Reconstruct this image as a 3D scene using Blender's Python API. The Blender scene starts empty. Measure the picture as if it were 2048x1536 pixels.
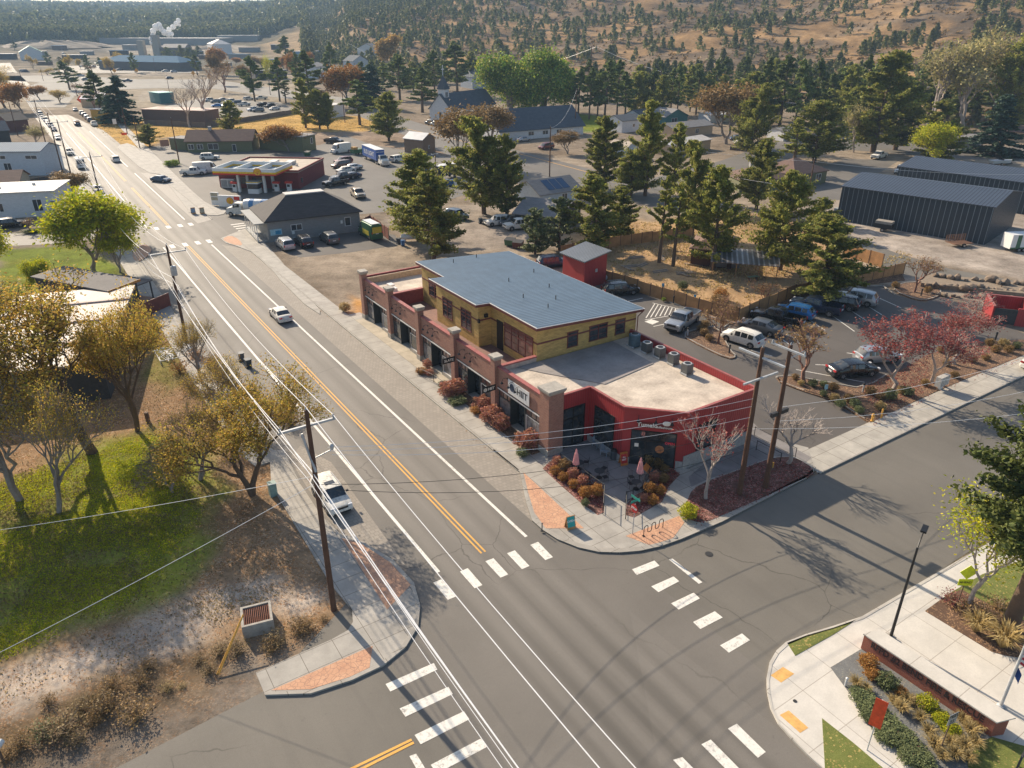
import bpy, bmesh, math, random
import numpy as np
from mathutils import Vector, Matrix
from mathutils.geometry import tessellate_polygon
random.seed(7); np.random.seed(7)
SC=bpy.context.scene; COL=SC.collection
# ---------------- camera, sky, sun, exposure ----------------
CAMH=36.0; FPX=1470.0; HOR=50.0            # eye height, focal length and horizon row measured in a 2048x1536 frame
TH=math.atan((768-HOR)/FPX)
cd=bpy.data.cameras.new('camera'); cam=bpy.data.objects.new('camera',cd); COL.objects.link(cam); SC.camera=cam
cam.location=(0,0,CAMH); cam.rotation_euler=(math.pi/2-TH,0,0)
cd.sensor_width=36; cd.lens=FPX/2048*36; cd.clip_start=.5; cd.clip_end=20000
SC.render.resolution_x=1024; SC.render.resolution_y=768
SUN_EL=28.5; SUN_DIR=(-0.64,0.768)          # horizontal direction towards the sun
w=bpy.data.worlds.new('World'); SC.world=w; w.use_nodes=True
sk=w.node_tree.nodes.new('ShaderNodeTexSky'); sk.sky_type='NISHITA'; sk.sun_disc=False
sk.sun_elevation=math.radians(SUN_EL); sk.sun_rotation=math.atan2(SUN_DIR[0],SUN_DIR[1]); sk.dust_density=1.5
bg=w.node_tree.nodes['Background']; bg.inputs['Strength'].default_value=0.1
w.node_tree.links.new(sk.outputs[0],bg.inputs['Color'])
sl=bpy.data.lights.new('sun','SUN'); sl.energy=4.9; sl.angle=math.radians(.53); sl.color=(1,.85,.66)
so=bpy.data.objects.new('sun',sl); COL.objects.link(so)
ce=math.cos(math.radians(SUN_EL)); se=math.sin(math.radians(SUN_EL))
so.rotation_euler=Vector((SUN_DIR[0]*ce,SUN_DIR[1]*ce,se)).to_track_quat('Z','Y').to_euler()
SC.view_settings.view_transform='Standard'; SC.view_settings.look='None'; SC.view_settings.exposure=0.74; SC.view_settings.gamma=1
SC.cycles.volume_bounces=0; SC.cycles.volume_step_rate=8; SC.cycles.max_bounces=6; SC.cycles.transparent_max_bounces=6

# ---------------- frame helpers ----------------
FW=np.array([0,math.cos(TH),-math.sin(TH)]); UPV=np.array([0,math.sin(TH),math.cos(TH)]); RT=np.array([1.,0,0])
RANG=math.radians(33.284)                    # the street grid: local x runs across the main road, local y along it
DV=np.array([math.cos(RANG),math.sin(RANG)]); DU=np.array([-math.sin(RANG),math.cos(RANG)])
def ray(x,y):
    return FW*FPX+RT*(x-1024)-UPV*(y-768)
def G(x,y,z=0):
    d=ray(x,y); t=(z-CAMH)/d[2]; return np.array([d[0]*t,d[1]*t,z])
def W(v,u,z=0):
    p=DV*v+DU*u; return (p[0],p[1],z)
def vu(p): return float(p[0]*DV[0]+p[1]*DV[1]),float(p[0]*DU[0]+p[1]*DU[1])
def topz(b,ytop):                            # height above b whose image row is ytop
    q=np.array([b[0],b[1],b[2]-CAMH]); k=(768-ytop)/FPX
    return (k*(q@FW)-q@UPV)/(UPV[2]-k*FW[2])
# terrain
_D=np.array([0,320,400,500,600,700,850,1000,1300,1700,2200,3000,4500,8000],float)
_X=np.array([-900,0,350,500,650,720,850,1000,1500,2048,3000],float)
_Z=np.array([[0,0,0,0,0,0,0,0,8,23,43,70,112,130],[0,0,0,0,0,0,0,0,8,23,43,70,112,130],[0,0,0,0,0,0,0,0,8,25,46,72,114,130],
 [0,0,0,0,0,0,0,0,12,34,60,82,120,140],[0,0,0,0,0,0,2,14,30,58,84,100,140,150],[0,0,0,0,0,2,16,38,64,88,112,130,170,190],
 [0,0,0,0,2,10,28,50,80,105,130,150,180,200],[0,0,0,0,9,21,39,61,93,120,140,160,190,200],[0,0,0,8,19,35,60,92,120,140,150,170,200,200],
 [0,0,7,18,36,58,95,125,150,160,170,180,200,200],[0,0,8,20,40,62,100,130,150,160,170,180,200,200]],float)
def vnoise(x,y,s=0):
    x=np.asarray(x,float);y=np.asarray(y,float)
    xi=np.floor(x);yi=np.floor(y);fx=x-xi;fy=y-yi;fx=fx*fx*(3-2*fx);fy=fy*fy*(3-2*fy)
    def h(a,b):
        v=np.sin(a*127.1+b*311.7+s*74.7)*43758.5453; return v-np.floor(v)
    return (h(xi,yi)*(1-fx)+h(xi+1,yi)*fx)*(1-fy)+(h(xi,yi+1)*(1-fx)+h(xi+1,yi+1)*fx)*fy
def fbm(x,y,s=0,o=4):
    r=0;a=.5
    for i in range(o): r=r+a*vnoise(np.asarray(x)*2**i,np.asarray(y)*2**i,s+i); a*=.5
    return r
def HT(x,y):
    x=np.asarray(x,float);y=np.asarray(y,float)
    d=np.hypot(x,y); col=1024+1636*x/np.maximum(y,1); col=np.clip(np.where(y<1,np.sign(x)*9e3,col),-899,2999)
    ci=np.clip(np.searchsorted(_X,col)-1,0,len(_X)-2); cf=(col-_X[ci])/(_X[ci+1]-_X[ci]); cf=cf*cf*(3-2*cf)
    dd=np.clip(d,0,7999); di=np.clip(np.searchsorted(_D,dd,side='right')-1,0,len(_D)-2); df=(dd-_D[di])/(_D[di+1]-_D[di])
    z=(_Z[ci,di]*(1-df)+_Z[ci,di+1]*df)*(1-cf)+(_Z[ci+1,di]*(1-df)+_Z[ci+1,di+1]*df)*cf
    amp=np.clip(z/25,0,1)
    return z+amp*((fbm(x/90,y/90,3)-.48)*22+(fbm(x/25,y/25,9)-.48)*4)
def at(x,y):                                 # pixel of the 2048x1536 frame to a point on the terrain
    d=ray(x,y); 
    if y>HOR+8:
        g=G(x,y)
        if abs(float(HT(g[0],g[1])))<.01 and math.hypot(g[0],g[1])<1000: return g
    n=d/np.hypot(d[0],d[1]); ts=np.geomspace(60,7800,1500)
    z=CAMH+n[2]*ts; h=HT(n[0]*ts,n[1]*ts); k=np.argmax(z<h)
    if not (z<h).any(): k=len(ts)-1
    t=ts[k]; return np.array([n[0]*t,n[1]*t,float(h[k])])

# ---------------- object helpers ----------------
def tag(o,label=None,cat=None,group=None,kind=None):
    if label: o['label']=label
    if cat: o['category']=cat
    if group: o['group']=group
    if kind: o['kind']=kind
    return o
def thing(name,label,cat,loc=(0,0,0),rz=0,group=None):
    o=bpy.data.objects.new(name,None); COL.objects.link(o); o.empty_display_size=.2
    o.location=loc; o.rotation_euler=(0,0,rz); return tag(o,label,cat,group)
def clone(o,parent=None,skip=()):
    c=o.copy(); COL.objects.link(c); c.parent=parent
    for ch in KIDS.get(o.name,()):
        if ch.name.split('.')[0] in skip: continue
        clone(ch,c,skip)
    if o.name in KIDS: KIDS[c.name]=[x for x in KIDS.get(c.name,[])]
    if parent is not None: KIDS.setdefault(parent.name,[]).append(c)
    return c
KIDS={}
def link(name,me,parent=None):
    o=bpy.data.objects.new(name,me); COL.objects.link(o)
    if parent is not None: o.parent=parent; KIDS.setdefault(parent.name,[]).append(o)
    return o
class MB:
    def __init__(s): s.v=[];s.f=[];s.m=[]
    def add(s,vs,fs,m=0):
        b=len(s.v); s.v+= [tuple(map(float,p)) for p in vs]; s.f+=[tuple(b+i for i in f) for f in fs]; s.m+=[m]*len(fs); return s
    def box(s,x0,y0,z0,x1,y1,z1,m=0,M=None):
        vs=[(x0,y0,z0),(x1,y0,z0),(x1,y1,z0),(x0,y1,z0),(x0,y0,z1),(x1,y0,z1),(x1,y1,z1),(x0,y1,z1)]
        if M is not None: vs=[M@Vector(p) for p in vs]
        return s.add(vs,[(0,3,2,1),(4,5,6,7),(0,1,5,4),(1,2,6,5),(2,3,7,6),(3,0,4,7)],m)
    def prism(s,pts,z0,z1,m=0,mtop=None,bottom=True):
        n=len(pts); A=sum(pts[i][0]*pts[(i+1)%n][1]-pts[(i+1)%n][0]*pts[i][1] for i in range(n))
        if A<0: pts=pts[::-1]
        lo=[(p[0],p[1],z0) for p in pts]; hi=[(p[0],p[1],z1) for p in pts]
        s.add(lo+hi,[(i,(i+1)%n,n+(i+1)%n,n+i) for i in range(n)],m)
        tr=tessellate_polygon([[Vector(p) for p in hi]])
        tr=[t if _ccw(hi,t) else t[::-1] for t in tr]
        s.add(hi,tr,m if mtop is None else mtop)
        if bottom: s.add(lo,[t[::-1] for t in tr],m)
        return s
    def flat(s,pts,z,m=0):
        hi=[(p[0],p[1],z) for p in pts]; tr=tessellate_polygon([[Vector(p) for p in hi]])
        return s.add(hi,[t if _ccw(hi,t) else t[::-1] for t in tr],m)
    def tube(s,path,rad,n=6,m=0,cap=True):
        path=[Vector(p) for p in path]; k=len(path)
        if not hasattr(rad,'__len__'): rad=[rad]*k
        vs=[]; up=None
        for i,p in enumerate(path):
            d=(path[min(i+1,k-1)]-path[max(i-1,0)]); d=d.normalized() if d.length>1e-9 else Vector((0,0,1))
            a=d.orthogonal().normalized() if up is None else (up-d*up.dot(d)).normalized() if (up-d*up.dot(d)).length>1e-6 else d.orthogonal().normalized()
            up=a; b=d.cross(a)
            for j in range(n):
                t=2*math.pi*j/n; vs.append(p+(a*math.cos(t)+b*math.sin(t))*rad[i])
        fs=[(i*n+j,i*n+(j+1)%n,(i+1)*n+(j+1)%n,(i+1)*n+j) for i in range(k-1) for j in range(n)]
        if cap: fs+=[tuple(range(n-1,-1,-1)),tuple((k-1)*n+j for j in range(n))]
        return s.add(vs,fs,m)
    def lathe(s,prof,n=12,m=0,c=(0,0,0),axis='z'):
        vs=[]
        for r,h in prof:
            for j in range(n):
                t=2*math.pi*j/n; a,b=r*math.cos(t),r*math.sin(t)
                vs.append((c[0]+a,c[1]+b,c[2]+h) if axis=='z' else (c[0]+a,c[1]+h,c[2]+b) if axis=='y' else (c[0]+h,c[1]+a,c[2]+b))
        k=len(prof); fs=[]
        for i in range(k-1):
            for j in range(n):
                q=(i*n+j,i*n+(j+1)%n,(i+1)*n+(j+1)%n,(i+1)*n+j); fs.append(q if axis!='y' else q[::-1])
        e=(tuple(range(n-1,-1,-1)),tuple((k-1)*n+j for j in range(n)))
        fs+= [e[0],e[1]] if axis!='y' else [e[0][::-1],e[1][::-1]]
        return s.add(vs,fs,m)
    def xf(s,M):
        s.v=[tuple(M@Vector(p)) for p in s.v]; return s
    def merge(s,o):
        b=len(s.v); s.v+=o.v; s.f+=[tuple(b+i for i in f) for f in o.f]; s.m+=o.m; return s
    def mesh(s,name,mats,smooth=False):
        us=sorted({i for f in s.f for i in f}); mp={o:i for i,o in enumerate(us)}
        s.v=[s.v[i] for i in us]; s.f=[tuple(mp[i] for i in f) for f in s.f]
        me=bpy.data.meshes.new(name); me.from_pydata(s.v,[],s.f)
        for m in (mats if isinstance(mats,(list,tuple)) else [mats]): me.materials.append(m)
        if any(s.m): me.polygons.foreach_set('material_index',s.m)
        if smooth:
            me.polygons.foreach_set('use_smooth',[True]*len(s.f))
            try: me.set_sharp_from_angle(angle=math.radians(smooth if smooth is not True else 40))
            except Exception: pass
        me.update(); return me
    def build(s,name,mats,parent=None,smooth=False): return link(name,s.mesh(name,mats,smooth),parent)
def _ccw(P,t):
    a,b,c=[P[i] for i in t]; return (b[0]-a[0])*(c[1]-a[1])-(c[0]-a[0])*(b[1]-a[1])>0
def struct(name,mb,mats): return tag(mb.build(name,mats),kind='structure')
FONT=None
def text(name,s,size,mat,parent,M,ext=.01,sx=1,font=None,bold=0,align='CENTER'):
    c=bpy.data.curves.new(name,'FONT'); c.body=s; c.size=size; c.extrude=ext; c.align_x=align; c.align_y='CENTER'; c.offset=bold; c.resolution_u=2
    o=bpy.data.objects.new(name,c); me=bpy.data.meshes.new_from_object(o); bpy.data.objects.remove(o); bpy.data.curves.remove(c)
    me.materials.clear(); me.materials.append(mat); me.transform(M@Matrix.Diagonal((sx,1,1,1)))
    return link(name,me,parent)
def wallM(x,y,z,ang):        # text standing upright, its front facing the direction ang (radians, local)
    return Matrix.Translation((x,y,z))@Matrix.Rotation(ang+math.pi/2,4,'Z')@Matrix.Rotation(math.pi/2,4,'X')

# ---------------- materials ----------------
def lin(c):
    if isinstance(c,str): c=tuple(((int(c[i:i+2],16)/255)) for i in (0,2,4)); c=tuple(x/12.92 if x<.04045 else ((x+.055)/1.055)**2.4 for x in c)
    return (c[0],c[1],c[2],1) if len(c)==3 else c
class NT:
    def __init__(s,name):
        s.m=bpy.data.materials.new(name); s.m.use_nodes=True; s.t=s.m.node_tree; s.b=s.t.nodes['Principled BSDF']
    def n(s,typ,_i={},**kw):
        nd=s.t.nodes.new('ShaderNode'+typ)
        for k,v in kw.items(): setattr(nd,k,v)
        for k,v in _i.items(): s.set(nd.inputs[k],v)
        return nd
    def set(s,sock,v):
        if hasattr(v,'is_output') : s.t.links.new(v,sock)
        else:
            if isinstance(v,(tuple,list)) and len(v)==3 and sock.type=='RGBA': v=(*v,1)
            sock.default_value=v
    def pos(s,rot=True,obj=False):
        g=s.n('TexCoord').outputs['Object'] if obj else s.n('NewGeometry').outputs['Position']
        if rot and not obj:
            g=s.n('VectorRotate',{'Vector':g,'Axis':(0,0,1),'Angle':-RANG}).outputs[0]
        return g
    def noise(s,vec,sc,det=4,ro=.6,dist=0):
        nd=s.n('TexNoise',{'Vector':vec,'Scale':sc,'Detail':det,'Roughness':ro,'Distortion':dist}); return nd.outputs['Fac']
    def scale(s,vec,v): return s.n('VectorMath',{0:vec,1:v},operation='MULTIPLY').outputs[0]
    def ramp(s,f,a,b,c0=0.,c1=1.): 
        return s.n('MapRange',{'Value':f,'From Min':a,'From Max':b,'To Min':c0,'To Max':c1}).outputs[0]
    def math(s,op,a,b=0.): return s.n('Math',{0:a,1:b},operation=op).outputs[0]
    def mix(s,f,a,b,blend='MIX'):
        nd=s.n('Mix',data_type='RGBA',blend_type=blend); s.set(nd.inputs[0],f)
        s.set(nd.inputs[6],lin(a) if isinstance(a,(tuple,str)) else a); s.set(nd.inputs[7],lin(b) if isinstance(b,(tuple,str)) else b); return nd.outputs[2]
    def out(s,col,rough=.8,metal=0,bump=None,bs=.3,bd=.05,spec=None):
        s.set(s.b.inputs['Base Color'],lin(col) if isinstance(col,(tuple,str)) else col); s.set(s.b.inputs['Roughness'],rough); s.set(s.b.inputs['Metallic'],metal)
        if spec is not None: s.set(s.b.inputs['Specular IOR Level'],spec)
        if bump is not None:
            s.set(s.b.inputs['Normal'],s.n('Bump',{'Height':bump,'Strength':bs,'Distance':bd}).outputs[0])
        return s.m
    def xyz(s,vec):
        nd=s.n('SeparateXYZ',{0:vec}); return nd.outputs
    def comb(s,x,y,z=0.): return s.n('CombineXYZ',{0:x,1:y,2:z}).outputs[0]
_MC={}
def mat(name,c,rough=.6,metal=0,var=.18,sc=3.,bump=0,c2=None,spec=None,obj=True):
    if name in _MC: return _MC[name]
    t=NT(name); p=t.pos(obj=obj,rot=False); f=t.noise(p,sc,5); f2=t.noise(p,sc*9,3)
    c=lin(c); cc=lin(c2) if c2 else tuple(min(1,x*(1-var*1.6)) for x in c[:3]); c1=c[:3] if c2 else tuple(min(1,x*(1+var*.6)) for x in c[:3])
    col=t.mix(t.ramp(t.math('ADD',t.math('MULTIPLY',f,.7),t.math('MULTIPLY',f2,.3)),.35,.65),c1,cc[:3])
    _MC[name]=t.out(col,rough,metal,bump=f2 if bump else None,bs=bump,bd=.03,spec=spec); return _MC[name]
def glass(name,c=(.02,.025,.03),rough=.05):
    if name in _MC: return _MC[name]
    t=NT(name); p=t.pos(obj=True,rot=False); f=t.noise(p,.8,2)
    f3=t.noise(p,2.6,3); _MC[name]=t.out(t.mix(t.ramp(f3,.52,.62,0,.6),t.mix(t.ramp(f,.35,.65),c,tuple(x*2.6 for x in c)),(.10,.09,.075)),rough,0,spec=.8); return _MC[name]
def brick(name,c1,c2,mortar,bw=.22,bh=.075,mw=.01,rough=.85,wall=True,bump=.4,off=.5,obj=True,big=.25):
    if name in _MC: return _MC[name]
    t=NT(name); p=t.pos(obj=obj); x,y,z=t.xyz(p)
    vec=t.comb(t.math('ADD',x,y),z) if wall else p
    b=t.n('TexBrick',{'Vector':vec,'Color1':lin(c1),'Color2':lin(c2),'Mortar':lin(mortar),'Scale':1.,'Mortar Size':mw,'Mortar Smooth':.2,'Bias':0.,'Brick Width':bw,'Row Height':bh},offset=off)
    n=t.noise(p,.7,5)
    col=t.mix(t.ramp(n,.3,.7,0,big),b.outputs['Color'],tuple(x*.5 for x in lin(c1)[:3]))
    _MC[name]=t.out(col,rough,0,bump=t.math('SUBTRACT',1.,b.outputs['Fac']),bs=bump,bd=.01); return _MC[name]
def ribs(name,c,pitch=.4,axis='x',rough=.4,metal=.5,w=.12,depth=.04,var=.1,dark=.75,c2=None):
    if name in _MC: return _MC[name]
    t=NT(name); p=t.pos(obj=True); X=t.xyz(p)
    x={'x':X[0],'y':X[1],'z':X[2],'s':t.math('ADD',X[0],X[1])}[axis]
    f=t.math('FRACT',t.math('DIVIDE',x,pitch)); r=t.ramp(t.math('ABSOLUTE',t.math('SUBTRACT',f,.5)),w*.5,w,1,0)
    n=t.noise(p,.6,5); c=lin(c)[:3]; n2=t.noise(t.scale(p,(2.2,2.2,.25)),1.,5,.7)
    col=t.mix(t.ramp(n,.3,.7),tuple(v*(1+var) for v in c),tuple(v*(1-var) for v in c)); col=t.mix(t.ramp(n2,.52,.72,0,.35),col,tuple(v*.6+.01 for v in c)); col=t.mix(r,col,c2 if c2 else tuple(v*dark for v in c))
    _MC[name]=t.out(col,rough,metal,bump=r,bs=.6,bd=depth); return _MC[name]
def siding(name,c,pitch=.15,rough=.7,line=.55,var=.08,zmax=None):
    if name in _MC: return _MC[name]
    t=NT(name); p=t.pos(obj=True); X=t.xyz(p); f=t.math('FRACT',t.math('DIVIDE',X[2],pitch)); n=t.noise(t.scale(p,(1,1,3)),1.2,5)
    c=lin(c)[:3]; col=t.mix(t.ramp(n,.3,.7),tuple(v*(1+var) for v in c),tuple(v*(1-var*2) for v in c)); col=t.mix(t.ramp(f,0,.16,1,0),col,tuple(v*line for v in c))
    _MC[name]=t.out(col,rough,0,bump=f,bs=.5,bd=.02); return _MC[name]
def shingle(name,c,c2,rough=.9):
    return brick(name,c,c2,tuple(x*.6 for x in lin(c)[:3]),bw=.9,bh=.28,mw=.02,rough=rough,wall=False,bump=.3,big=.35)
def leafmat(name,cols,trans=.35,obvar=.25):
    if name in _MC: return _MC[name]
    t=NT(name); g=t.n('NewGeometry').outputs['Random Per Island']; oi=t.n('ObjectInfo').outputs['Random']
    cr=t.n('ValToRGB',{0:g}); cr.color_ramp.interpolation='LINEAR'; el=cr.color_ramp.elements
    while len(el)<len(cols): el.new(.5)
    for i,c in enumerate(cols): el[i].position=i/(len(cols)-1); el[i].color=lin(c)
    big=t.noise(t.pos(obj=True,rot=False),.6,2)
    k=t.math('ADD',t.ramp(big,.3,.7,1-obvar,1+obvar),t.ramp(oi,0,1,-obvar*.6,obvar*.6))
    col=t.mix(1.,cr.outputs[0],t.comb(k,k,k),'MULTIPLY')
    t.out(col,.65,0,spec=.25); tr=t.n('BsdfTranslucent',{'Color':col}); mx=t.n('MixShader',{0:trans}); 
    t.t.links.new(t.b.outputs[0],mx.inputs[1]); t.t.links.new(tr.outputs[0],mx.inputs[2]); t.t.links.new(mx.outputs[0],t.t.nodes['Material Output'].inputs[0])
    _MC[name]=t.m; return t.m
# ---------------- ground with colour zones ----------------
def crop(ox,oy,s,L): return [(ox+x*s,oy+y*s) for x,y in L]
def c4(L): return crop(1000,700,.24414,L)     # enlargements the outlines were measured in
def c6(L): return crop(1248,450,.390625,L)
def cR1(L): return crop(0,900,.41406,L)
def cR2(L): return crop(700,900,.41406,L)
def cR3(L): return crop(1400,950,.38144,L)
def cX(L): return crop(750,940,.19531,L)
def gp(L,z=0): return [tuple(G(x,y,z)[:2]) for x,y in L]
def smooth(pts,k=2):
    for _ in range(k):
        q=[]
        for i in range(len(pts)):
            a=pts[i];b=pts[(i+1)%len(pts)]; q+=[(a[0]*.75+b[0]*.25,a[1]*.75+b[1]*.25),(a[0]*.25+b[0]*.75,a[1]*.25+b[1]*.75)]
        pts=q
    return pts
ZONES=[ # colour, litter amount, blur, noise amplitude, polygon in frame pixels
 ((.27,.18,.105),1,3,3,[(-300,640),(330,640),(420,700),(560,900),(640,1120),(700,1230),(640,1290),(430,1300),(-300,1500)]),
 ((.20,.17,.14),.3,2,2,[(-300,1420),(300,1360),(470,1290),(560,1330),(520,1400),(330,1490),(150,1580),(-300,1700)]),
 ((.16,.115,.07),.5,2.5,3,[(-300,1400),(150,1330),(380,1270),(480,1290),(420,1380),(230,1460),(0,1560),(-300,1640)]),
 ((.20,.225,.035),.4,1.6,2.5,[(-300,1400),(0,1325),(170,1250),(330,1195),(400,1130),(440,1010),(410,900),(300,862),(150,905),(0,960),(-300,1050)]),
 ((.44,.37,.30),.8,1.2,1.6,[(-300,1470),(0,1335),(240,1262),(430,1175),(560,1170),(650,1190),(600,1225),(480,1235),(380,1290),(150,1370),(0,1430),(-300,1560)]),
 ((.16,.2,.03),.1,1,1,[(0,500),(150,490),(250,540),(230,590),(0,620)]),
 ((.19,.17,.05),.4,1.5,1.5,[(290,690),(370,690),(385,760),(330,790),(285,760)]),
 ((.33,.27,.205),.1,2,2,[(600,520),(560,500),(700,478),(830,475),(1010,470),(1120,540),(1240,560),(1280,600),(1100,560),(830,540),(735,600),(725,640),(700,640)]),
 ((.30,.255,.21),.1,2,2,[(760,440),(900,415),(1000,400),(1120,420),(1130,500),(900,500)]),
 ((.50,.27,.085),.2,1,2,[(700,590),(735,600),(735,640),(700,630)]),
 ((.50,.31,.095),.1,3,5,[(180,250),(330,235),(430,240),(560,225),(770,235),(770,255),(720,268),(560,262),(520,285),(330,275),(300,300),(230,290)]),
 ((.27,.205,.15),.1,3,4,[(540,290),(600,265),(740,262),(830,240),(900,285),(880,330),(800,320),(640,300)]),
 ((.14,.26,.03),0,.6,.5,[(805,345),(860,330),(930,318),(930,350),(870,352)]),
 ((.16,.2,.03),0,2,2,[(1140,225),(1220,235),(1240,262),(1160,265)]),
 ((.42,.28,.15),.6,2,3,[(1120,470),(1250,440),(1400,420),(1560,430),(1700,480),(1830,510),(1800,550),(1600,590),(1500,640),(1400,620),(1260,570),(1180,540)]),
 ((.36,.31,.26),.1,2,2,[(1590,420),(1680,380),(1780,340),(2200,330),(2300,600),(2048,560),(1760,500),(1660,470)]),
 ((.37,.31,.25),.2,2,2,[(1680,500),(1900,545),(2200,600),(2200,700),(1900,590),(1750,560)]),
 ((.30,.25,.19),.3,3,4,[(1000,300),(1300,330),(1700,300),(2200,300),(2200,350),(1700,400),(1300,440),(1000,400)]),
 ((.2,.23,.05),.2,2,2,[(1850,1200),(1960,1130),(2300,1000),(2300,1250),(2048,1330),(1940,1250)]),
 ((.16,.22,.03),.1,1,1,[(1640,1500),(1960,1500),(2300,1400),(2300,1800),(1640,1800)]),
 ((.42,.34,.24),.1,8,6,[(60,92),(150,84),(230,96),(150,104)]),((.12,.11,.09),.1,8,6,[(90,100),(330,100),(330,112),(100,112)]),((.34,.30,.24),.1,8,6,[(200,104),(420,100),(520,108),(430,118),(220,112)]),((.13,.12,.09),.1,10,10,[(100,122),(420,118),(560,128),(420,132),(110,128)]),((.15,.15,.07),.1,6,6,[(90,165),(150,158),(130,172),(80,178)]),((.16,.14,.09),.1,6,6,[(180,180),(330,182),(560,200),(540,212),(330,200),(190,190)]),((.36,.26,.15),.1,10,10,[(520,105),(620,98),(760,110),(700,125),(560,118)]),
 ((.32,.27,.2),.1,6,8,[(-400,150),(0,150),(600,150),(600,200),(300,215),(-400,230)]),
]
def inpoly(px,py,P):
    r=np.zeros(px.shape,bool); n=len(P); j=n-1
    for i in range(n):
        xi,yi=P[i];xj,yj=P[j]
        c=((yi>py)!=(yj>py))&(px<(xj-xi)*(py-yi)/((yj-yi) or 1e-9)+xi); r^=c; j=i
    return r
def sdist(px,py,P):
    d=np.full(px.shape,1e9); n=len(P)
    for i in range(n):
        ax,ay=P[i];bx,by=P[(i+1)%n]; dx,dy=bx-ax,by-ay; L=dx*dx+dy*dy+1e-9
        t=np.clip(((px-ax)*dx+(py-ay)*dy)/L,0,1); d=np.minimum(d,np.hypot(px-ax-t*dx,py-ay-t*dy))
    return np.where(inpoly(px,py,P),-d,d)
def make_ground():
    rs=np.concatenate([np.geomspace(14,380,330),np.geomspace(386,9000,250)]); A=np.radians(np.linspace(-68,68,460))
    R,TT=np.meshgrid(rs,A,indexing='ij'); X=R*np.sin(TT); Y=R*np.cos(TT); Z=HT(X,Y)
    px,py=X.ravel(),Y.ravel(); d=np.hypot(px,py)
    col=np.tile(np.array([.225,.185,.14]),(len(px),1)); lit=np.full(len(px),.25)
    far=np.clip((d-420)/150,0,1)
    colx=1024+1636*px/np.maximum(py,1)
    hill=np.clip((Z.ravel()-1)/5,0,1)*np.clip((colx-560)/120,0,1)
    n=fbm(px/60,py/60,21)
    n3=fbm(px/22,py/22,27); n4=fbm(px/9,py/9,29)
    k3=np.clip((n3-.40)*6,0,1)[:,None]; tan=(np.array([.34,.215,.105])*k3+np.array([.17,.13,.09])*(1-k3))*(0.62+.8*n[:,None])*(.7+.65*n4[:,None])
    col=col*(1-hill[:,None])+tan*hill[:,None]
    lf=np.clip((Z.ravel()-1)/6,0,1)*(1-np.clip((colx-560)/120,0,1))
    col=col*(1-lf[:,None])+np.array([.12,.11,.07])*lf[:,None]
    pl=np.clip((d-500)/150,0,1)*(1-hill)*(1-lf); n2=fbm(px/45,py/18,33)
    pc=np.where((n2>.52)[:,None],np.array([.30,.25,.18]),np.array([.16,.14,.10])); col=col*(1-pl[:,None])+pc*pl[:,None]
    nz=fbm(px/3.5,py/3.5,5)-.47; near=d<1700
    for c,l,bl,na,P in ZONES:
        Pw=gp(P); s=sdist(px[near],py[near],Pw)+nz[near]*2*na
        k=np.clip(.5-s/(2*bl),0,1); k=k*k*(3-2*k)
        col[near]=col[near]*(1-k[:,None])+np.array(c)*k[:,None]; lit[near]=lit[near]*(1-k)+l*k
    g1=fbm(px/7,py/7,61); n5=fbm(px/30,py/14,81); col*=np.where(d>560,.38+.95*n5,1)[:,None]; g2=fbm(px/1.8,py/1.8,62); col*=np.where(near,.62+.42*g1*2*.9+.3*(g2-.5),1)[:,None]; yel=np.clip((fbm(px/5,py/5,71)-.5)*5,0,1)*((col[:,1]>col[:,0]*1.02)&near); col[:,0]+=yel*.07; col[:,1]+=yel*.03
    nr,na=R.shape; idx=np.arange(nr*na).reshape(nr,na)
    f=np.stack([idx[:-1,:-1],idx[:-1,1:],idx[1:,1:],idx[1:,:-1]],-1).reshape(-1,4)[:,::-1]
    V=np.stack([px,py,Z.ravel()],-1)
    # under and behind the camera
    b=len(V); V=np.vstack([V,[[-13,-80,0],[400,-80,0],[-400,-80,0],[0,-80,0]]])
    me=bpy.data.meshes.new('ground'); me.vertices.add(len(V)); me.vertices.foreach_set('co',V.ravel())
    me.loops.add(len(f)*4); me.loops.foreach_set('vertex_index',f.ravel()); me.polygons.add(len(f)); me.polygons.foreach_set('loop_start',np.arange(0,len(f)*4,4)); me.polygons.foreach_set('loop_total',np.full(len(f),4))
    me.polygons.foreach_set('use_smooth',np.ones(len(f),bool))
    me.update(); ca=me.color_attributes.new('Col','FLOAT_COLOR','POINT')
    C=np.ones((len(V),4)); C[:b,:3]=col; C[:b,3]=lit; ca.data.foreach_set('color',C.ravel())
    t=NT('ground_soil'); at_=t.n('Attribute',attribute_name='Col'); p=t.pos(rot=False)
    a=t.noise(p,.35,6,.65); b1=t.noise(p,2.6,5,.7); c=t.noise(p,14,4,.75)
    k=t.math('ADD',t.math('ADD',t.math('MULTIPLY',a,.45),t.math('MULTIPLY',b1,.35)),t.math('MULTIPLY',c,.2))
    k=t.ramp(k,.33,.67,.42,1.6); cc=t.mix(1.,at_.outputs['Color'],t.comb(k,k,k),'MULTIPLY')
    vo=t.n('TexVoronoi',{'Vector':p,'Scale':11.}); vo.inputs['Randomness'].default_value=1
    lr=t.n('ValToRGB',{0:t.xyz(vo.outputs['Color'])[0]}); e=lr.color_ramp.elements; e[0].color=(.16,.085,.04,1); e[1].color=(.62,.36,.16,1); e.new(.5).color=(.42,.2,.075,1); e.new(.75).color=(.5,.4,.3,1)
    m=t.math('MULTIPLY',t.ramp(t.xyz(vo.outputs['Color'])[1],.45,.55),t.ramp(t.noise(p,.8,4),.38,.6))
    cc=t.mix(t.math('MULTIPLY',t.math('MULTIPLY',m,at_.outputs['Alpha']),.85),cc,lr.outputs[0])
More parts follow.
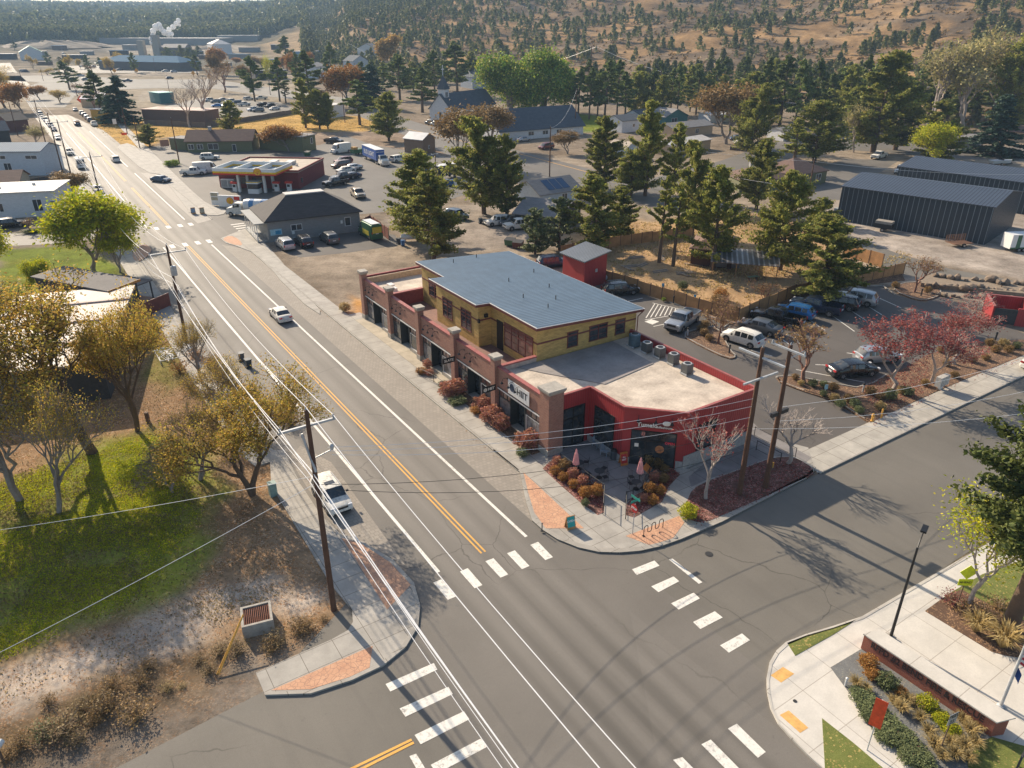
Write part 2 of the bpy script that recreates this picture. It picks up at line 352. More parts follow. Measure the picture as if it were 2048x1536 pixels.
    me.materials.append(t.out(cc,.95,0,bump=t.math('ADD',b1,c),bs=.5,bd=.12,spec=.03))
    tag(link('ground',me),kind='structure')
    mb=MB(); mb.prism([(-2500,-300),(2500,-300),(2500,40),(-2500,40)],-.9,-.4); struct('ground_base',mb,mat('base_soil',(.27,.21,.15),.95))
make_ground()
# ---------------- paving ----------------
def asphalt(name,c,lanes=False,crack=1.,rough=.72):
    t=NT(name); p=t.pos(); X=t.xyz(p)
    n=t.noise(p,.12,5,.6); g=t.noise(p,22,3,.8); st=t.noise(t.scale(p,(1.1,.03,1)),1.,4,.55)
    col=t.mix(t.ramp(n,.3,.7),tuple(v*1.12 for v in c),tuple(v*.85 for v in c))
    if lanes:
        f=t.math('FRACT',t.math('DIVIDE',t.math('SUBTRACT',X[0],18.7),3.9)); wv=t.math('ABSOLUTE',t.math('SUBTRACT',t.math('FRACT',t.math('MULTIPLY',f,2.)),.5))
        k=t.ramp(t.math('ADD',t.math('MULTIPLY',wv,1.1),t.math('MULTIPLY',st,.9)),.5,1.0)
        inlane=t.math('MULTIPLY',t.ramp(X[0],18.3,19.2),t.ramp(X[0],26,27,1,0))
        col=t.mix(t.math('MULTIPLY',k,inlane),col,tuple(v*.62 for v in c)); col=t.mix(t.math('MULTIPLY',inlane,t.ramp(X[1],20,45,0,.4)),col,tuple(min(1,v*1.7) for v in c))
    else: col=t.mix(t.ramp(st,.5,.75,0,.35),col,tuple(v*.7 for v in c))
    pt=t.n('TexVoronoi',{'Vector':t.scale(p,(1,.35,1)),'Scale':.085}); pk_=t.xyz(pt.outputs['Color'])[0]; col=t.mix(t.ramp(pk_,.62,.64,0,.1),col,tuple(v*.6 for v in c)); col=t.mix(t.ramp(pk_,.2,.18,0,.08),col,tuple(v*1.35 for v in c))
    stn=t.noise(p,1.7,4,.7); col=t.mix(t.ramp(stn,.64,.74,0,.4),col,tuple(v*.5 for v in c))
    wp=t.n('VectorMath',{0:p,1:t.n('TexNoise',{'Vector':p,'Scale':.5,'Detail':4.}).outputs['Color']},operation='ADD').outputs[0]
    vo=t.n('TexVoronoi',{'Vector':wp,'Scale':.09},feature='DISTANCE_TO_EDGE').outputs['Distance']
    ck=t.math('MULTIPLY',t.ramp(vo,0,.004,1,0),t.ramp(t.noise(p,.06,2),.48,.56))
    col=t.mix(t.math('MULTIPLY',ck,.75*crack),col,tuple(v*.35 for v in c))
    col=t.mix(t.ramp(g,.35,.65,0,.3),col,tuple(v*.5 for v in c))
    rr=t.ramp(g,.3,.7,rough-.06,rough+.1)
    if lanes: rr=t.math('SUBTRACT',rr,t.math('MULTIPLY',t.math('SUBTRACT',1.,k),.06))
    return t.out(col,rr,0,bump=g,bs=.25,bd=.01,spec=.22)
A_MAIN=asphalt('asphalt_main',(.195,.178,.155),True); A_SIDE=asphalt('asphalt_side',(.185,.17,.145)); A_LOT=asphalt('asphalt_lot',(.135,.122,.11),crack=.6); A_OLD=asphalt('asphalt_old',(.18,.165,.145)); A_DARK=asphalt('asphalt_dark',(.075,.072,.07),crack=.3)
def concrete(name,c,joint=1.7,ox=0,oy=0,jx=None,big=.35,jc=.42):
    t=NT(name); p=t.pos(); p=t.n('VectorMath',{0:p,1:(ox,oy,0)},operation='ADD').outputs[0]
    b=t.n('TexBrick',{'Vector':p,'Color1':(.95,.95,.95,1),'Color2':(1,1,1,1),'Mortar':(jc,jc*.95,jc*.9,1),'Scale':1.,'Mortar Size':.022,'Mortar Smooth':.1,'Bias':0.,'Brick Width':jx or joint,'Row Height':joint},offset=0.)
    n=t.noise(p,.5,6,.65); g=t.noise(p,9,4,.7)
    col=t.mix(t.ramp(n,.3,.7,0,1),tuple(v*1.06 for v in c),tuple(v*(1-big) for v in c)); col=t.mix(t.ramp(g,.4,.7,0,.35),col,tuple(v*.7 for v in c))
    return t.out(t.mix(1.,col,b.outputs['Color'],'MULTIPLY'),.85,0,bump=g,bs=.15,bd=.01)
CONC=concrete('concrete_walk',(.44,.41,.36),1.72,-31.25,0,2.15); CONCL=concrete('concrete_light',(.66,.62,.55),2.9,0,.6,2.9,big=.18,jc=.6); CURB=concrete('concrete_curb',(.42,.39,.34),3,0,0); PATIO=concrete('patio_concrete',(.27,.25,.24),2.2)
def pavers(name,c,bw,bh,m):
    t=NT(name); p=t.pos(); b=t.n('TexBrick',{'Vector':p,'Color1':lin(c),'Color2':tuple(x*.82 for x in c)+(1,),'Mortar':tuple(x*m for x in c)+(1,),'Scale':1.,'Mortar Size':.035,'Mortar Smooth':.3,'Bias':0.,'Brick Width':bw,'Row Height':bh},offset=.5)
    n=t.noise(p,.3,5); return t.out(t.mix(t.ramp(n,.3,.7,0,.4),b.outputs['Color'],tuple(x*.6 for x in c)),.85,0,bump=b.outputs['Fac'],bs=-.3,bd=.01)
PAVE=pavers('paver_grid',(.34,.30,.25),.40,.40,.7)
def stamped():
    t=NT('stamped_stone'); p=t.pos(); wp=t.n('VectorMath',{0:p,1:t.scale(t.n('TexNoise',{'Vector':p,'Scale':1.5,'Detail':2.}).outputs['Color'],(.35,.35,.35))},operation='ADD').outputs[0]
    v=t.n('TexVoronoi',{'Vector':wp,'Scale':3.2},feature='DISTANCE_TO_EDGE').outputs['Distance']; n=t.noise(p,1.2,5)
    col=t.mix(t.ramp(n,.3,.7),(.62,.36,.22),(.48,.25,.15)); k=t.ramp(v,.01,.06); return t.out(t.mix(k,(.33,.19,.13),col),.85,0,bump=k,bs=.3,bd=.01)
STAMP=stamped()
def mulch(name,a,b,litc,amt=.5):
    t=NT(name); p=t.pos(); n=t.noise(p,1.5,5,.7); g=t.noise(p,18,3,.8)
    col=t.mix(t.ramp(t.math('ADD',t.math('MULTIPLY',n,.5),t.math('MULTIPLY',g,.5)),.35,.65),a,b)
    v=t.n('TexVoronoi',{'Vector':p,'Scale':12.}); X=t.xyz(v.outputs['Color'])
    col=t.mix(t.math('MULTIPLY',t.ramp(X[0],1-amt,1-amt+.05),t.ramp(t.noise(p,.9,3),.35,.55)),col,t.mix(X[1],litc,tuple(x*.5 for x in litc)))
    return t.out(col,.95,0,bump=g,bs=.7,bd=.06)
MUL=mulch('mulch_brown',(.17,.095,.055),(.075,.045,.03),(.5,.3,.16),.3); MULR=mulch('mulch_red_leaves',(.17,.08,.055),(.08,.04,.03),(.50,.24,.20),.4); GRAV=mulch('bed_gravel',(.23,.235,.225),(.12,.12,.12),(.4,.36,.28),.1); TURF=mulch('turf',(.20,.22,.05),(.10,.125,.02),(.5,.38,.12),.14)
def worn(name,c,amt=.5):
    t=NT(name); p=t.pos(); n=t.noise(p,3.5,6,.8); g=t.noise(p,30,3,.8); b=t.noise(p,.25,3)
    k=t.math('MULTIPLY',t.ramp(t.math('ADD',t.math('MULTIPLY',n,.7),t.math('MULTIPLY',g,.3)),.50,.60),t.ramp(b,.40,.60,.25,1.)); return t.out(t.mix(t.math('MULTIPLY',k,amt),c,(.17,.155,.135)),.7,0,bump=g,bs=.2,bd=.01)
WH=worn('paint_white',(.74,.71,.64),.75); YE=worn('paint_yellow',(.74,.38,.06),.6)
def sheet(name,pts,z,m): 
    mb=MB(); mb.flat(pts,z); return struct(name,mb,m)
def vp(L): return [W(v,u)[:2] for v,u in L]
def walk(name,pts,m=None,h=.13,z0=-.05):
    mb=MB(); mb.prism(pts,z0,h,bottom=False); return struct(name,mb,m or CONC)
sheet('main_road',vp([(12.2,-40),(31.17,-40),(31.17,330),(25,400),(12,400),(13.2,300),(13.4,60),(12.2,42)]),.020,A_MAIN)
sheet('side_street',vp([(24,18.3),(33,18.3),(150,18.0),(150,31.3),(50,31.3),(28,42),(24,42)]),.014,A_SIDE)
sheet('cross_street',vp([(-90,31.5),(-30,31.5),(4.8,34.6),(16.8,42),(17,-40),(-90,-40)]),.012,A_SIDE)
sheet('fire_station_drive',vp([(24,-40),(60,-40),(60,-10),(29,16),(24,30)]),.011,A_SIDE)
LOT=[(1180,535),(1235,560),(1396,628),(1440,640),(1490,652),(1590,602),(1700,574),(1765,572),(1790,590),(1850,606),(1885,590),(1960,630),(2060,672),(2060,700),(1738,842),(1612,912),(1500,900),(1280,680),(1150,600)]
sheet('parking_lot',gp(LOT),.008,A_LOT)
sheet('gas_station_lot',gp([(290,365),(215,300),(340,290),(560,300),(640,290),(690,270),(745,290),(1000,330),(1010,352),(960,380),(890,402),(760,425),(540,445),(447,480),(372,440)]),.009,A_OLD)
sheet('gray_building_lot',gp([(555,500),(548,485),(730,462),(790,470),(800,490),(700,505),(600,515)]),.010,A_LOT)
sheet('church_road',gp([(690,190),(760,222),(890,262),(1040,302),(1180,338),(1300,372),(1420,420),(1440,450),(1380,430),(1240,400),(1120,372),(1010,350),(900,312),(820,275),(700,225)]),.013,A_OLD)
sheet('residential_road',gp([(1240,372),(1330,350),(1440,322),(1560,280),(1650,265),(2100,300),(2100,330),(1700,300),(1600,312),(1450,345),(1330,385)]),.012,A_OLD)
sheet('storage_yard',gp([(1585,400),(1600,350),(1690,318),(1800,320),(1760,345),(1680,370),(1690,400)]),.010,A_OLD)
sheet('lane_by_storage',gp([(1640,455),(1700,470),(1790,505),(1900,538),(2100,575),(2100,610),(1920,572),(1790,545),(1700,500)]),.012,A_SIDE)
sheet('left_side_road',gp([(-60,470),(-60,495),(110,488),(240,470),(290,470),(270,450),(120,462)]),.011,A_OLD)
sheet('highway',gp([(-200,148),(0,146),(160,152),(300,160),(420,158),(560,178),(720,200),(720,212),(560,196),(430,178),(300,176),(160,170),(0,160),(-200,162)]),.05,mat('highway_concrete',(.22,.205,.18),.9,sc=.05,obj=False))
sheet('roundabout_approach',gp([(40,178),(80,165),(200,160),(330,158),(330,176),(200,180),(150,192),(130,215),(60,215)]),.06,mat('highway_concrete',(.5,.47,.42)))
sheet('used_car_lot',gp([(320,215),(400,196),(560,205),(600,222),(520,235),(400,232)]),.03,A_OLD)
sheet('office_lot',gp([(120,132),(380,128),(400,146),(120,146)]),.05,A_OLD)
sheet('far_left_road',gp([(-80,90),(0,95),(30,140),(60,170),(40,178),(-20,150)]),.05,A_OLD)
sheet('paver_strip',vp([(27.93,38.6),(31.17,46),(31.17,133),(29.5,136),(27.93,139)]),.026,PAVE)
sheet('paver_pocket',gp(cR1([(1400,40),(1450,-20),(1600,60),(1960,560),(1760,450),(1640,400),(1560,300),(1450,130)])),.026,PAVE)
sheet('parking_strip_far',vp([(27.93,158),(31.17,160),(31.17,222),(27.93,226)]),.026,mat('strip_concrete',(.34,.31,.27),.8,obj=False))
# walks
NE=cR2([(690,0),(820,105),(835,180),(850,250),(880,340),(930,385),(1000,430),(1100,470),(1200,492),(1300,495),(1400,487),(1500,465),(1600,430),(1800,345),(2048,215),(2200,138),(2243,100)])
ne=gp(NE,.13)
_c=gp([(1629,942),(1618,915)]); _s=[tuple(W(31.17,u)[:2]) for u in (136,46.5)]
walk('sidewalk_northeast',_s+ne[1:-1]+vp([(53.2,31.9),(54.2,32.6),(56.2,34.6),(54.5,38.2),(44,38.2),(35.1,46.8),(35.1,92),(33.4,92),(33.4,136)]),CONC)
walk('corner_curb_northeast',[p for p in ne]+[ (p[0]*1,p[1]*1) for p in [tuple(G(x+(6 if i<6 else 2),y-(3 if i<6 else 8),.13)[:2]) for i,(x,y) in enumerate(NE)][::-1]],CURB,.15)
walk('sidewalk_east',vp([(53.2,31.35),(150,31.35),(150,34.4),(54.9,34.4)]),concrete('concrete_east',(.50,.465,.40),1.9,0,-31.35,1.9),.12)
walk('stamped_corner_north',gp(cR2([(838,108),(1130,378),(945,378),(890,300),(860,200)]),.14),STAMP,.14)
walk('stamped_corner_east',gp(cR2([(1332,415),(1590,318),(1615,350),(1560,425),(1450,460)]),.14),STAMP,.14)
NWo=cR1([(1372,0),(1400,60),(1450,160),(1540,300),(1640,400),(1750,440),(1900,530),(2000,640),(2030,750),(2020,850),(1960,950),(1850,1040),(1700,1110),(1500,1175),(1280,1182),(1235,1075),(1600,915),(1680,870),(1705,830),(1700,770),(1600,650),(1340,220),(1310,160),(1300,0)])
walk('sidewalk_northwest',gp(NWo,.13),CONC)
walk('stamped_corner_west',gp(cR1([(1650,425),(1760,455),(1890,545),(1985,650),(1870,770),(1700,500)]),.14),STAMP,.14)
walk('stamped_corner_southwest',gp(cR1([(1310,1160),(1800,945),(1785,1050),(1690,1095),(1500,1155)]),.14),STAMP,.14)
NWc=cR1([(1640,400),(1750,440),(1900,530),(2000,640),(2030,750),(2020,850),(1960,950),(1850,1040),(1700,1110),(1500,1175),(1280,1182)])
NWi=cR1([(1642,412),(1745,452),(1885,542),(1984,650),(2013,755),(2003,845),(1945,938),(1838,1026),(1690,1096),(1492,1160),(1280,1168)])
walk('corner_curb_northwest',gp(NWc,.15)+gp(NWi,.15)[::-1],CURB,.15)
walk('sidewalk_west',vp([(11.6,60),(14.3,60),(13.4,64),(13.4,300),(10.8,300),(10.8,64)]),CONC,.12)
walk('stamped_island_west',smooth(gp([(262,505),(285,488),(305,497),(298,512),(272,528)]),2),STAMP,.14)
walk('corner_gray_building',gp([(441,478),(452,487),(470,492),(505,505),(548,545),(560,560),(610,610),(640,630),(640,622),(560,520),(530,487),(535,470),(500,455),(470,466)]),CONC,.12)
walk('stamped_corner_gray',smooth(gp([(443,478),(460,470),(478,478),(487,492),(462,488)],.13),1),STAMP,.13)
walk('gas_station_walk',smooth(gp([(375,418),(378,427),(400,430),(445,432),(455,420),(430,415),(402,400),(330,330),(300,300),(205,205),(196,207),(290,310)]),1),CONC,.1)
walk('restaurant_walk',smooth(gp([(232,292),(262,285),(300,320),(340,340),(330,350),(290,345),(245,305)]),1),CONC,.11)
# fire station plaza (southeast corner)
SE=[(1720,240),(1400,420),(1150,565),(850,740),(700,790),(550,835),(450,875),(400,920),(365,980),(350,1060),(352,1130),(370,1220),(410,1300),(480,1380),(560,1460),(680,1570),(800,1680)]
walk('sidewalk_southeast',gp(cR3(SE+[(1500,1900),(2400,1300),(2400,300)]),.13),CONCL,.13)
SEi=[(x+14 if i>5 else x+6,y+ (4 if i>9 else 14)) for i,(x,y) in enumerate(SE)]
walk('corner_curb_southeast',gp(cR3(SE),.15)+gp(cR3(SEi),.15)[::-1],concrete('curb_pale',(.6,.56,.49),3),.15)
walk('turf_triangle_north',gp(cR3([(457,880),(560,840),(700,800),(822,757),(700,835),(500,947)]),.15),TURF,.15)
walk('turf_triangle_south',gp(cR3([(640,1275),(800,1400),(1060,1620),(660,1620)]),.15),TURF,.15)
walk('ramp_pad_north',gp(cR3([(370,1050),(435,1006),(494,1042),(425,1088)]),.137),mat('tactile_orange',(.74,.42,.13),.8,obj=False),.137)
walk('ramp_pad_south',gp(cR3([(418,1258),(465,1234),(568,1325),(525,1352)]),.137),mat('tactile_orange',(.74,.42,.13)),.137)
walk('gravel_bed',gp(cR3([(685,1008),(845,912),(1530,1372),(1440,1420),(1400,1500),(1420,1620),(1260,1580),(1000,1400),(870,1300),(800,1165)]),.16),GRAV,.16)
walk('turf_by_wall',gp(cR3([(1530,1372),(1700,1420),(1900,1700),(1420,1700),(1400,1500),(1440,1420)]),.15),TURF,.15)
walk('flower_bed_east',gp(cR3([(1180,712),(1300,625),(1480,520),(2100,300),(2200,900),(1699,960),(1600,945),(1530,925),(1390,840)]),.15),TURF,.15)
walk('bark_bed_east',gp(cR3([(1180,712),(1300,625),(1370,600),(1600,720),(1699,760),(1900,900),(1699,960),(1600,945),(1530,925),(1390,840)]),.16),MUL,.16)
# beds round the cafe and the lot
walk('patio',gp(c4([(490,770),(700,690),(790,760),(960,830),(1060,900),(1280,880),(1250,1010),(1120,1180),(1030,1250),(860,1170),(480,870),(400,900),(350,830)]),.16),PATIO,.16)
walk('shrub_bed_west',gp(c4([(350,970),(400,920),(480,868),(850,1115),(855,1200),(850,1330),(800,1350),(650,1240),(500,1110)]),.15),MULR,.15)
walk('shrub_bed_east',gp(c4([(1030,1270),(1100,1190),(1190,1150),(1270,960),(1390,950),(1475,1020),(1380,1120),(1330,1240),(1100,1370),(1030,1350)]),.15),MULR,.15)
walk('tree_bed',smooth(gp(c6([(320,1420),(350,1350),(430,1310),(600,1250),(760,1190),(870,1185),(965,1240),(972,1275),(850,1330),(700,1400),(560,1460),(400,1530),(290,1490)]),.15),1),MULR,.15)
walk('walk_by_red_wall',gp(c6([(330,1290),(660,1010),(690,1040),(960,1190),(930,1215),(870,1180),(760,1185),(600,1245),(430,1300),(345,1340)]),.14),PATIO,.14)
walk('lot_island',smooth(gp(c6([(285,560),(400,530),(480,520),(540,640),(578,678),(530,685),(400,625)]),.13),1),MUL,.14)
walk('lot_island_corner',smooth(gp(c6([(1380,340),(1400,300),(1560,290),(1640,350),(1560,385),(1500,385)]),.13),1),MUL,.14)
walk('lot_border_bed',gp(c6([(780,780),(850,775),(1050,810),(1190,835),(1280,810),(1340,770),(1420,740),(1560,660),(1800,600),(2150,580),(2150,622),(1600,850),(1262,1010),(1230,995),(1080,900),(920,850),(800,805)]),.15),MUL,.15)
walk('fence_bed',gp([(1205,548),(1240,560),(1396,624),(1450,650),(1500,640),(1588,600),(1700,572),(1810,560),(1800,540),(1590,590),(1490,630),(1400,612),(1250,560)],.1),MUL,.1)
walk('facade_bed_strip',vp([(33.6,47.8),(34.95,47.8),(34.95,63.6),(33.6,63.6)]),MUL,.145)
walk('facade_landing',vp([(33.4,66.2),(35.0,66.2),(35.0,89.5),(33.4,89.5)]),concrete('landing',(.52,.45,.34),4,0,0,4),.14)
# paint
pm=MB()
for q in [[(1590,770),(1670,738),(1822,895),(1745,925)],[(1352,855),(1432,825),(1582,985),(1505,1018)],[(1130,937),(1212,905),(1365,1072),(1285,1105)],[(870,1042),(950,1007),(1100,1180),(1020,1214)],[(598,1155),(680,1122),(830,1298),(745,1332)]]: pm.flat(gp(cX(q)),.026)
for q in [[(1362,578),(1470,535),(1495,560),(1385,605)],[(1455,660),(1563,612),(1590,635),(1490,688)],[(1550,742),(1660,690),(1690,718),(1588,772)],[(1657,832),(1762,780),(1800,810),(1692,866)],[(1787,945),(1893,887),(1932,920),(1830,980)],[(1540,530),(1558,526),(1702,640),(1685,648)],[(172,1132),(405,1030),(422,1062),(195,1168)],[(240,1250),(475,1145),(497,1180),(268,1290)],[(312,1378),(550,1263),(577,1302),(342,1423)],[(390,1522),(632,1395),(662,1435),(420,1565)],[(1825,1347),(1868,1323),(2008,1460),(1970,1488)],[(1697,1423),(1742,1400),(1900,1560),(1852,1580)],[(1560,1498),(1605,1485),(1720,1600),(1680,1625)],[(287,1480),(320,1468),(400,1600),(365,1620)]]: pm.flat(gp(cR2(q)),.026)
def vline(v,u0,u1,w=.13,z=.026,mb=None): (mb or pm).flat(vp([(v-w,u0),(v+w,u0),(v+w,u1),(v-w,u1)]),z)
vline(26.42,38.2,140);vline(18.72,38.3,143);vline(26.42,163,226);vline(18.72,160,330);vline(26.42,238,330)
for k in range(7): pm.flat(vp([(33.2+k*0,141.5+k*1.9),(35.8,141.5+k*1.9),(35.8,142.1+k*1.9),(33.2,142.1+k*1.9)]),.026)
for v in (19.8,22,24.2,26.2): pm.flat(vp([(v,141.5),(v+.8,141.5),(v+.8,144),(v,144)]),.026); pm.flat(vp([(v,157),(v+.8,157),(v+.8,159.4),(v,159.4)]),.026)
for a,b in [((1420,655),(1300,598)),((1738,728),(1640,706)),((1703,704),(1655,690))]: pass
def pl(a,b,w=.07,z=.014,m=pm):
    A=G(*a)[:2];B=G(*b)[:2];d=(B-A)/np.linalg.norm(B-A);n=np.array([-d[1],d[0]])*w; m.flat([tuple(A-n),tuple(B-n),tuple(B+n),tuple(A+n)],z)
for a,b in [((650,640),(760,672)),((770,560),(860,620)),((940,480),(1030,540)),((1060,460),(1180,545)),((1150,430),(1240,490)),((1240,410),(1320,460)),((1240,345),(1420,425)),((1140,655),(1230,668)),((980,715),(1080,720)),((880,740),(1230,805)),((150,520),(330,480)),((0,395),(95,375))]:
    pl(*c6([a,b]))
for k in range(9): pl((1292+k*9.2,636-k*1.2),(1310+k*7.0,607+k*1.5)) if k<8 else None
pl((1290,640),(1372,626)); pl((1305,606),(1360,618))
struct('white_road_markings',pm,WH)
ym=MB()
for dv in(-.17,.17): vline(22.62+dv,38.4,141.5,.07,mb=ym); vline(22.62+dv,160,205,.07,mb=ym); vline(22.62+dv,215,330,.07,mb=ym)
for a,b in [((-100,1593),(298,1400)),((-80,1610),(308,1414))]: pl(*cR2([a,b]),w=.08,z=.026,m=ym)
pl((1040,308),(1300,378),w=.15,z=.03,m=ym); pl((800,255),(1040,308),w=.15,z=.03,m=ym)
struct('yellow_road_markings',ym,YE)
hm=MB(); hb=gp(c6([(105,495),(140,483),(180,495),(145,510)]))
hm.flat(hb,.016); struct('accessible_bay_marking',hm,WH)
# parking kerbs
def curb(name,pts,w=.15,h=.15,closed=False,m=None):
    mb=MB(); n=len(pts)
    for i in range(n if closed else n-1):
        a=np.array(pts[i]);b=np.array(pts[(i+1)%n]); d=b-a; L=np.linalg.norm(d)
        if L<.05: continue
        d/=L; q=np.array([-d[1],d[0]])*w/2; a=a-d*.02; b=b+d*.02
        mb.prism([tuple(a-q),tuple(b-q),tuple(b+q),tuple(a+q)],-.05,h+.0007*(i%2),bottom=False)
    return struct(name,mb,m or CURB)
curb('kerb_island',smooth(gp(c6([(285,560),(400,530),(480,520),(540,640),(578,678),(530,685),(400,625)])),1),closed=True)
curb('kerb_island_corner',smooth(gp(c6([(1380,340),(1400,300),(1560,290),(1640,350),(1560,385),(1500,385)])),1),closed=True)
curb('kerb_lot_border',gp(c6([(1262,1010),(1230,995),(1080,900),(920,850),(800,805),(780,780),(850,775),(1050,810),(1190,835),(1280,810),(1340,770)])))
curb('kerb_fence',gp([(1235,560),(1396,628),(1440,640),(1490,652),(1590,602),(1700,574),(1765,572),(1790,590)]))
curb('kerb_east',vp([(53.4,31.28),(150,31.28)]))
curb('kerb_main_right',vp([(31.12,46.4),(31.12,136)]))
curb('kerb_main_left',vp([(13.45,64),(13.45,300)]))
curb('kerb_main_far',vp([(31.12,160),(31.12,222)]))
# ---------------- brick shop row with the cafe wing ----------------
BR=brick('brick_red',(.36,.145,.09),(.24,.085,.06),(.38,.29,.23),bw=.24,bh=.085,mw=.012)
REDW=ribs('red_corrugated',(.38,.04,.042),.28,'s',rough=.5,metal=.1,w=.25,depth=.02,dark=.82)
REDB=mat('coping_red',(.36,.10,.09),.6); TRIM=mat('trim_maroon',(.17,.045,.035),.5); DKR=mat('deck_brown',(.24,.13,.10),.8)
CREAM=mat('roof_membrane',(.66,.57,.46),.8,sc=.55,c2=(.36,.30,.24)); GRM=mat('roof_membrane_gray',(.30,.27,.25),.8,sc=.5); TANW=mat('parapet_tan',(.55,.40,.25),.8)
CONCB=mat('cast_concrete',(.40,.37,.32),.85,bump=.3); BLK=mat('black_metal',(.02,.02,.022),.45,.3); GL=glass('window_glass'); GLW=glass('window_glass_warm',(.10,.05,.04),.12)
YEL=siding('yellow_siding',(.56,.38,.12),.17,var=.18); SEAM=ribs('blue_standing_seam',(.10,.16,.225),.42,'y',rough=.5,metal=.1,w=.3,depth=.04,dark=.6,var=.2); WHT=mat('white_trim',(.75,.73,.70),.5,var=.08)
STONE=mat('gray_stone',(.36,.35,.34),.85,bump=.6,sc=5); DFR=mat('frame_dark',(.05,.055,.055),.4)
O0=(43.,60.)
root=thing('commercial_building','long brick shop row with yellow upper floor, blue metal roof and dark red cafe corner','building',W(*O0),RANG)
def MP(name,mb,mats,parent=root,sm=False): mb.xf(Matrix.Translation((-O0[0],-O0[1],0))); return mb.build(name,mats,parent,sm)
UP=[(47.0,48.2),(55.9,56.7),(64.2,65.0),(72.6,73.4),(80.8,81.6),(89.0,89.9)]
for i,(a,b) in enumerate(UP):
    mb=MB(); c=i==0; dx=.35; x1=35.4 if not c else 36.3; a2=a-(.25 if c else 0)
    mb.box(35-dx,a2,.75,x1,b,6.35); MP('pillar',mb,BR); mb=MB(); mb.box(35-dx-.06,a2-.05,0,x1+.02,b+.05,.75); MP('pillar_base',mb,CONCB)
    mb=MB(); e=.16; mb.add([(35-dx,a2,6.35),(x1,a2,6.35),(x1,b,6.35),(35-dx,b,6.35),(35-dx-e,a2-e,6.62),(x1+e,a2-e,6.62),(x1+e,b+e,6.62),(35-dx-e,b+e,6.62),(35-dx-e,a2-e,6.82),(x1+e,a2-e,6.82),(x1+e,b+e,6.82),(35-dx-e,b+e,6.82)],[(0,1,5,4),(1,2,6,5),(2,3,7,6),(3,0,4,7),(4,5,9,8),(5,6,10,9),(6,7,11,10),(7,4,8,11),(8,9,10,11)]); MP('pillar_cap',mb,CONCB)
def shop_window(y0,y1,z0,z1,x=35.12,mull=2,fr=DFR,sub='window_pane'):
    mb=MB(); w=.07; mb.box(x-.05,y0,z0,x+.05,y0+w,z1).box(x-.05,y1-w,z0,x+.05,y1,z1).box(x-.05,y0+w,z0,x+.05,y1-w,z0+w).box(x-.05,y0+w,z1-w,x+.05,y1-w,z1)
    for k in range(1,mull):
        yy=y0+(y1-y0)*k/mull; mb.box(x-.04,yy-w/2,z0+w,x+.04,yy+w/2,z1-w)
    return mb
for i in range(5):
    a=UP[i][1]; b=UP[i+1][0]; L=b-a
    mb=MB(); mb.box(35,a,3.55,35.35,b,5.65); MP('brick_wall',mb,BR)
    mb=MB(); mb.box(34.93,a,5.65,35.40,b,5.77); MP('parapet_coping',mb,REDB)
    mb=MB(); mb.box(34.93,a,3.36,35.02,b,3.50,1).box(34.96,a,3.50,35.03,b,3.56,0).box(35.02,a,3.3,35.3,b,3.55,0); MP('lintel',mb,[BLK,WHT])
    yA=(b-2.25,b-.12); yD=(b-4.75,b-2.3); yB=(a+.35,b-4.85)
    mb=MB(); mb.box(35,yA[0],0,35.3,b,.55); MP('sill_wall',mb,CONCB); mb=MB(); mb.box(35,a,0,35.3,yB[1],.55); MP('sill_wall',mb,CONCB)
    mb=MB(); mb.box(35,a,.55,35.3,yB[0],3.3); MP('brick_pier',mb,BR)
    for (y0,y1) in (yA,yB):
        f=MP('window',shop_window(y0,y1,.55,2.55,mull=1),DFR if y0==yA[0] else WHT)
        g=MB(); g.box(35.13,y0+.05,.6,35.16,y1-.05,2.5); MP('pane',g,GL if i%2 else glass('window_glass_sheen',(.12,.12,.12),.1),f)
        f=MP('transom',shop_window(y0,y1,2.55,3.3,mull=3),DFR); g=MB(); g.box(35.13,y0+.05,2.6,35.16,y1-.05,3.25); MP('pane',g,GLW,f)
    y0,y1=yD; f=MP('door',shop_window(y0,y1,.12,3.3,x=35.9,mull=2,),BLK)
    g=MB(); g.box(35.95,y0+.05,.15,35.98,y1-.05,3.25); MP('pane',g,GL,f)
    g=MB(); g.box(35,y0-.1,.12,36,y0,3.3).box(35,y1,.12,36,y1+.05,3.3).box(35.02,y0,3.2,35.9,y1,3.3); MP('door_recess',g,DFR)
    g=MB(); g.box(35,y0,.02,36,y1,.17); MP('threshold',g,CONCB)
    ym_=(a+b)/2
    for k in (-1,0,1):
        g=MB(); yy=ym_+.9+k*1.15; g.tube([(35,yy,5.1),(34.75,yy,5.25),(34.45,yy,5.2),(34.35,yy,4.98)],.025,5); g.lathe([(.03,.22),(.16,.0),(.15,-.01)],8,c=(34.33,yy,4.75)); g.box(34.97,yy-.06,5.0,35,yy+.06,5.2)
        MP('gooseneck_lamp',g,BLK)
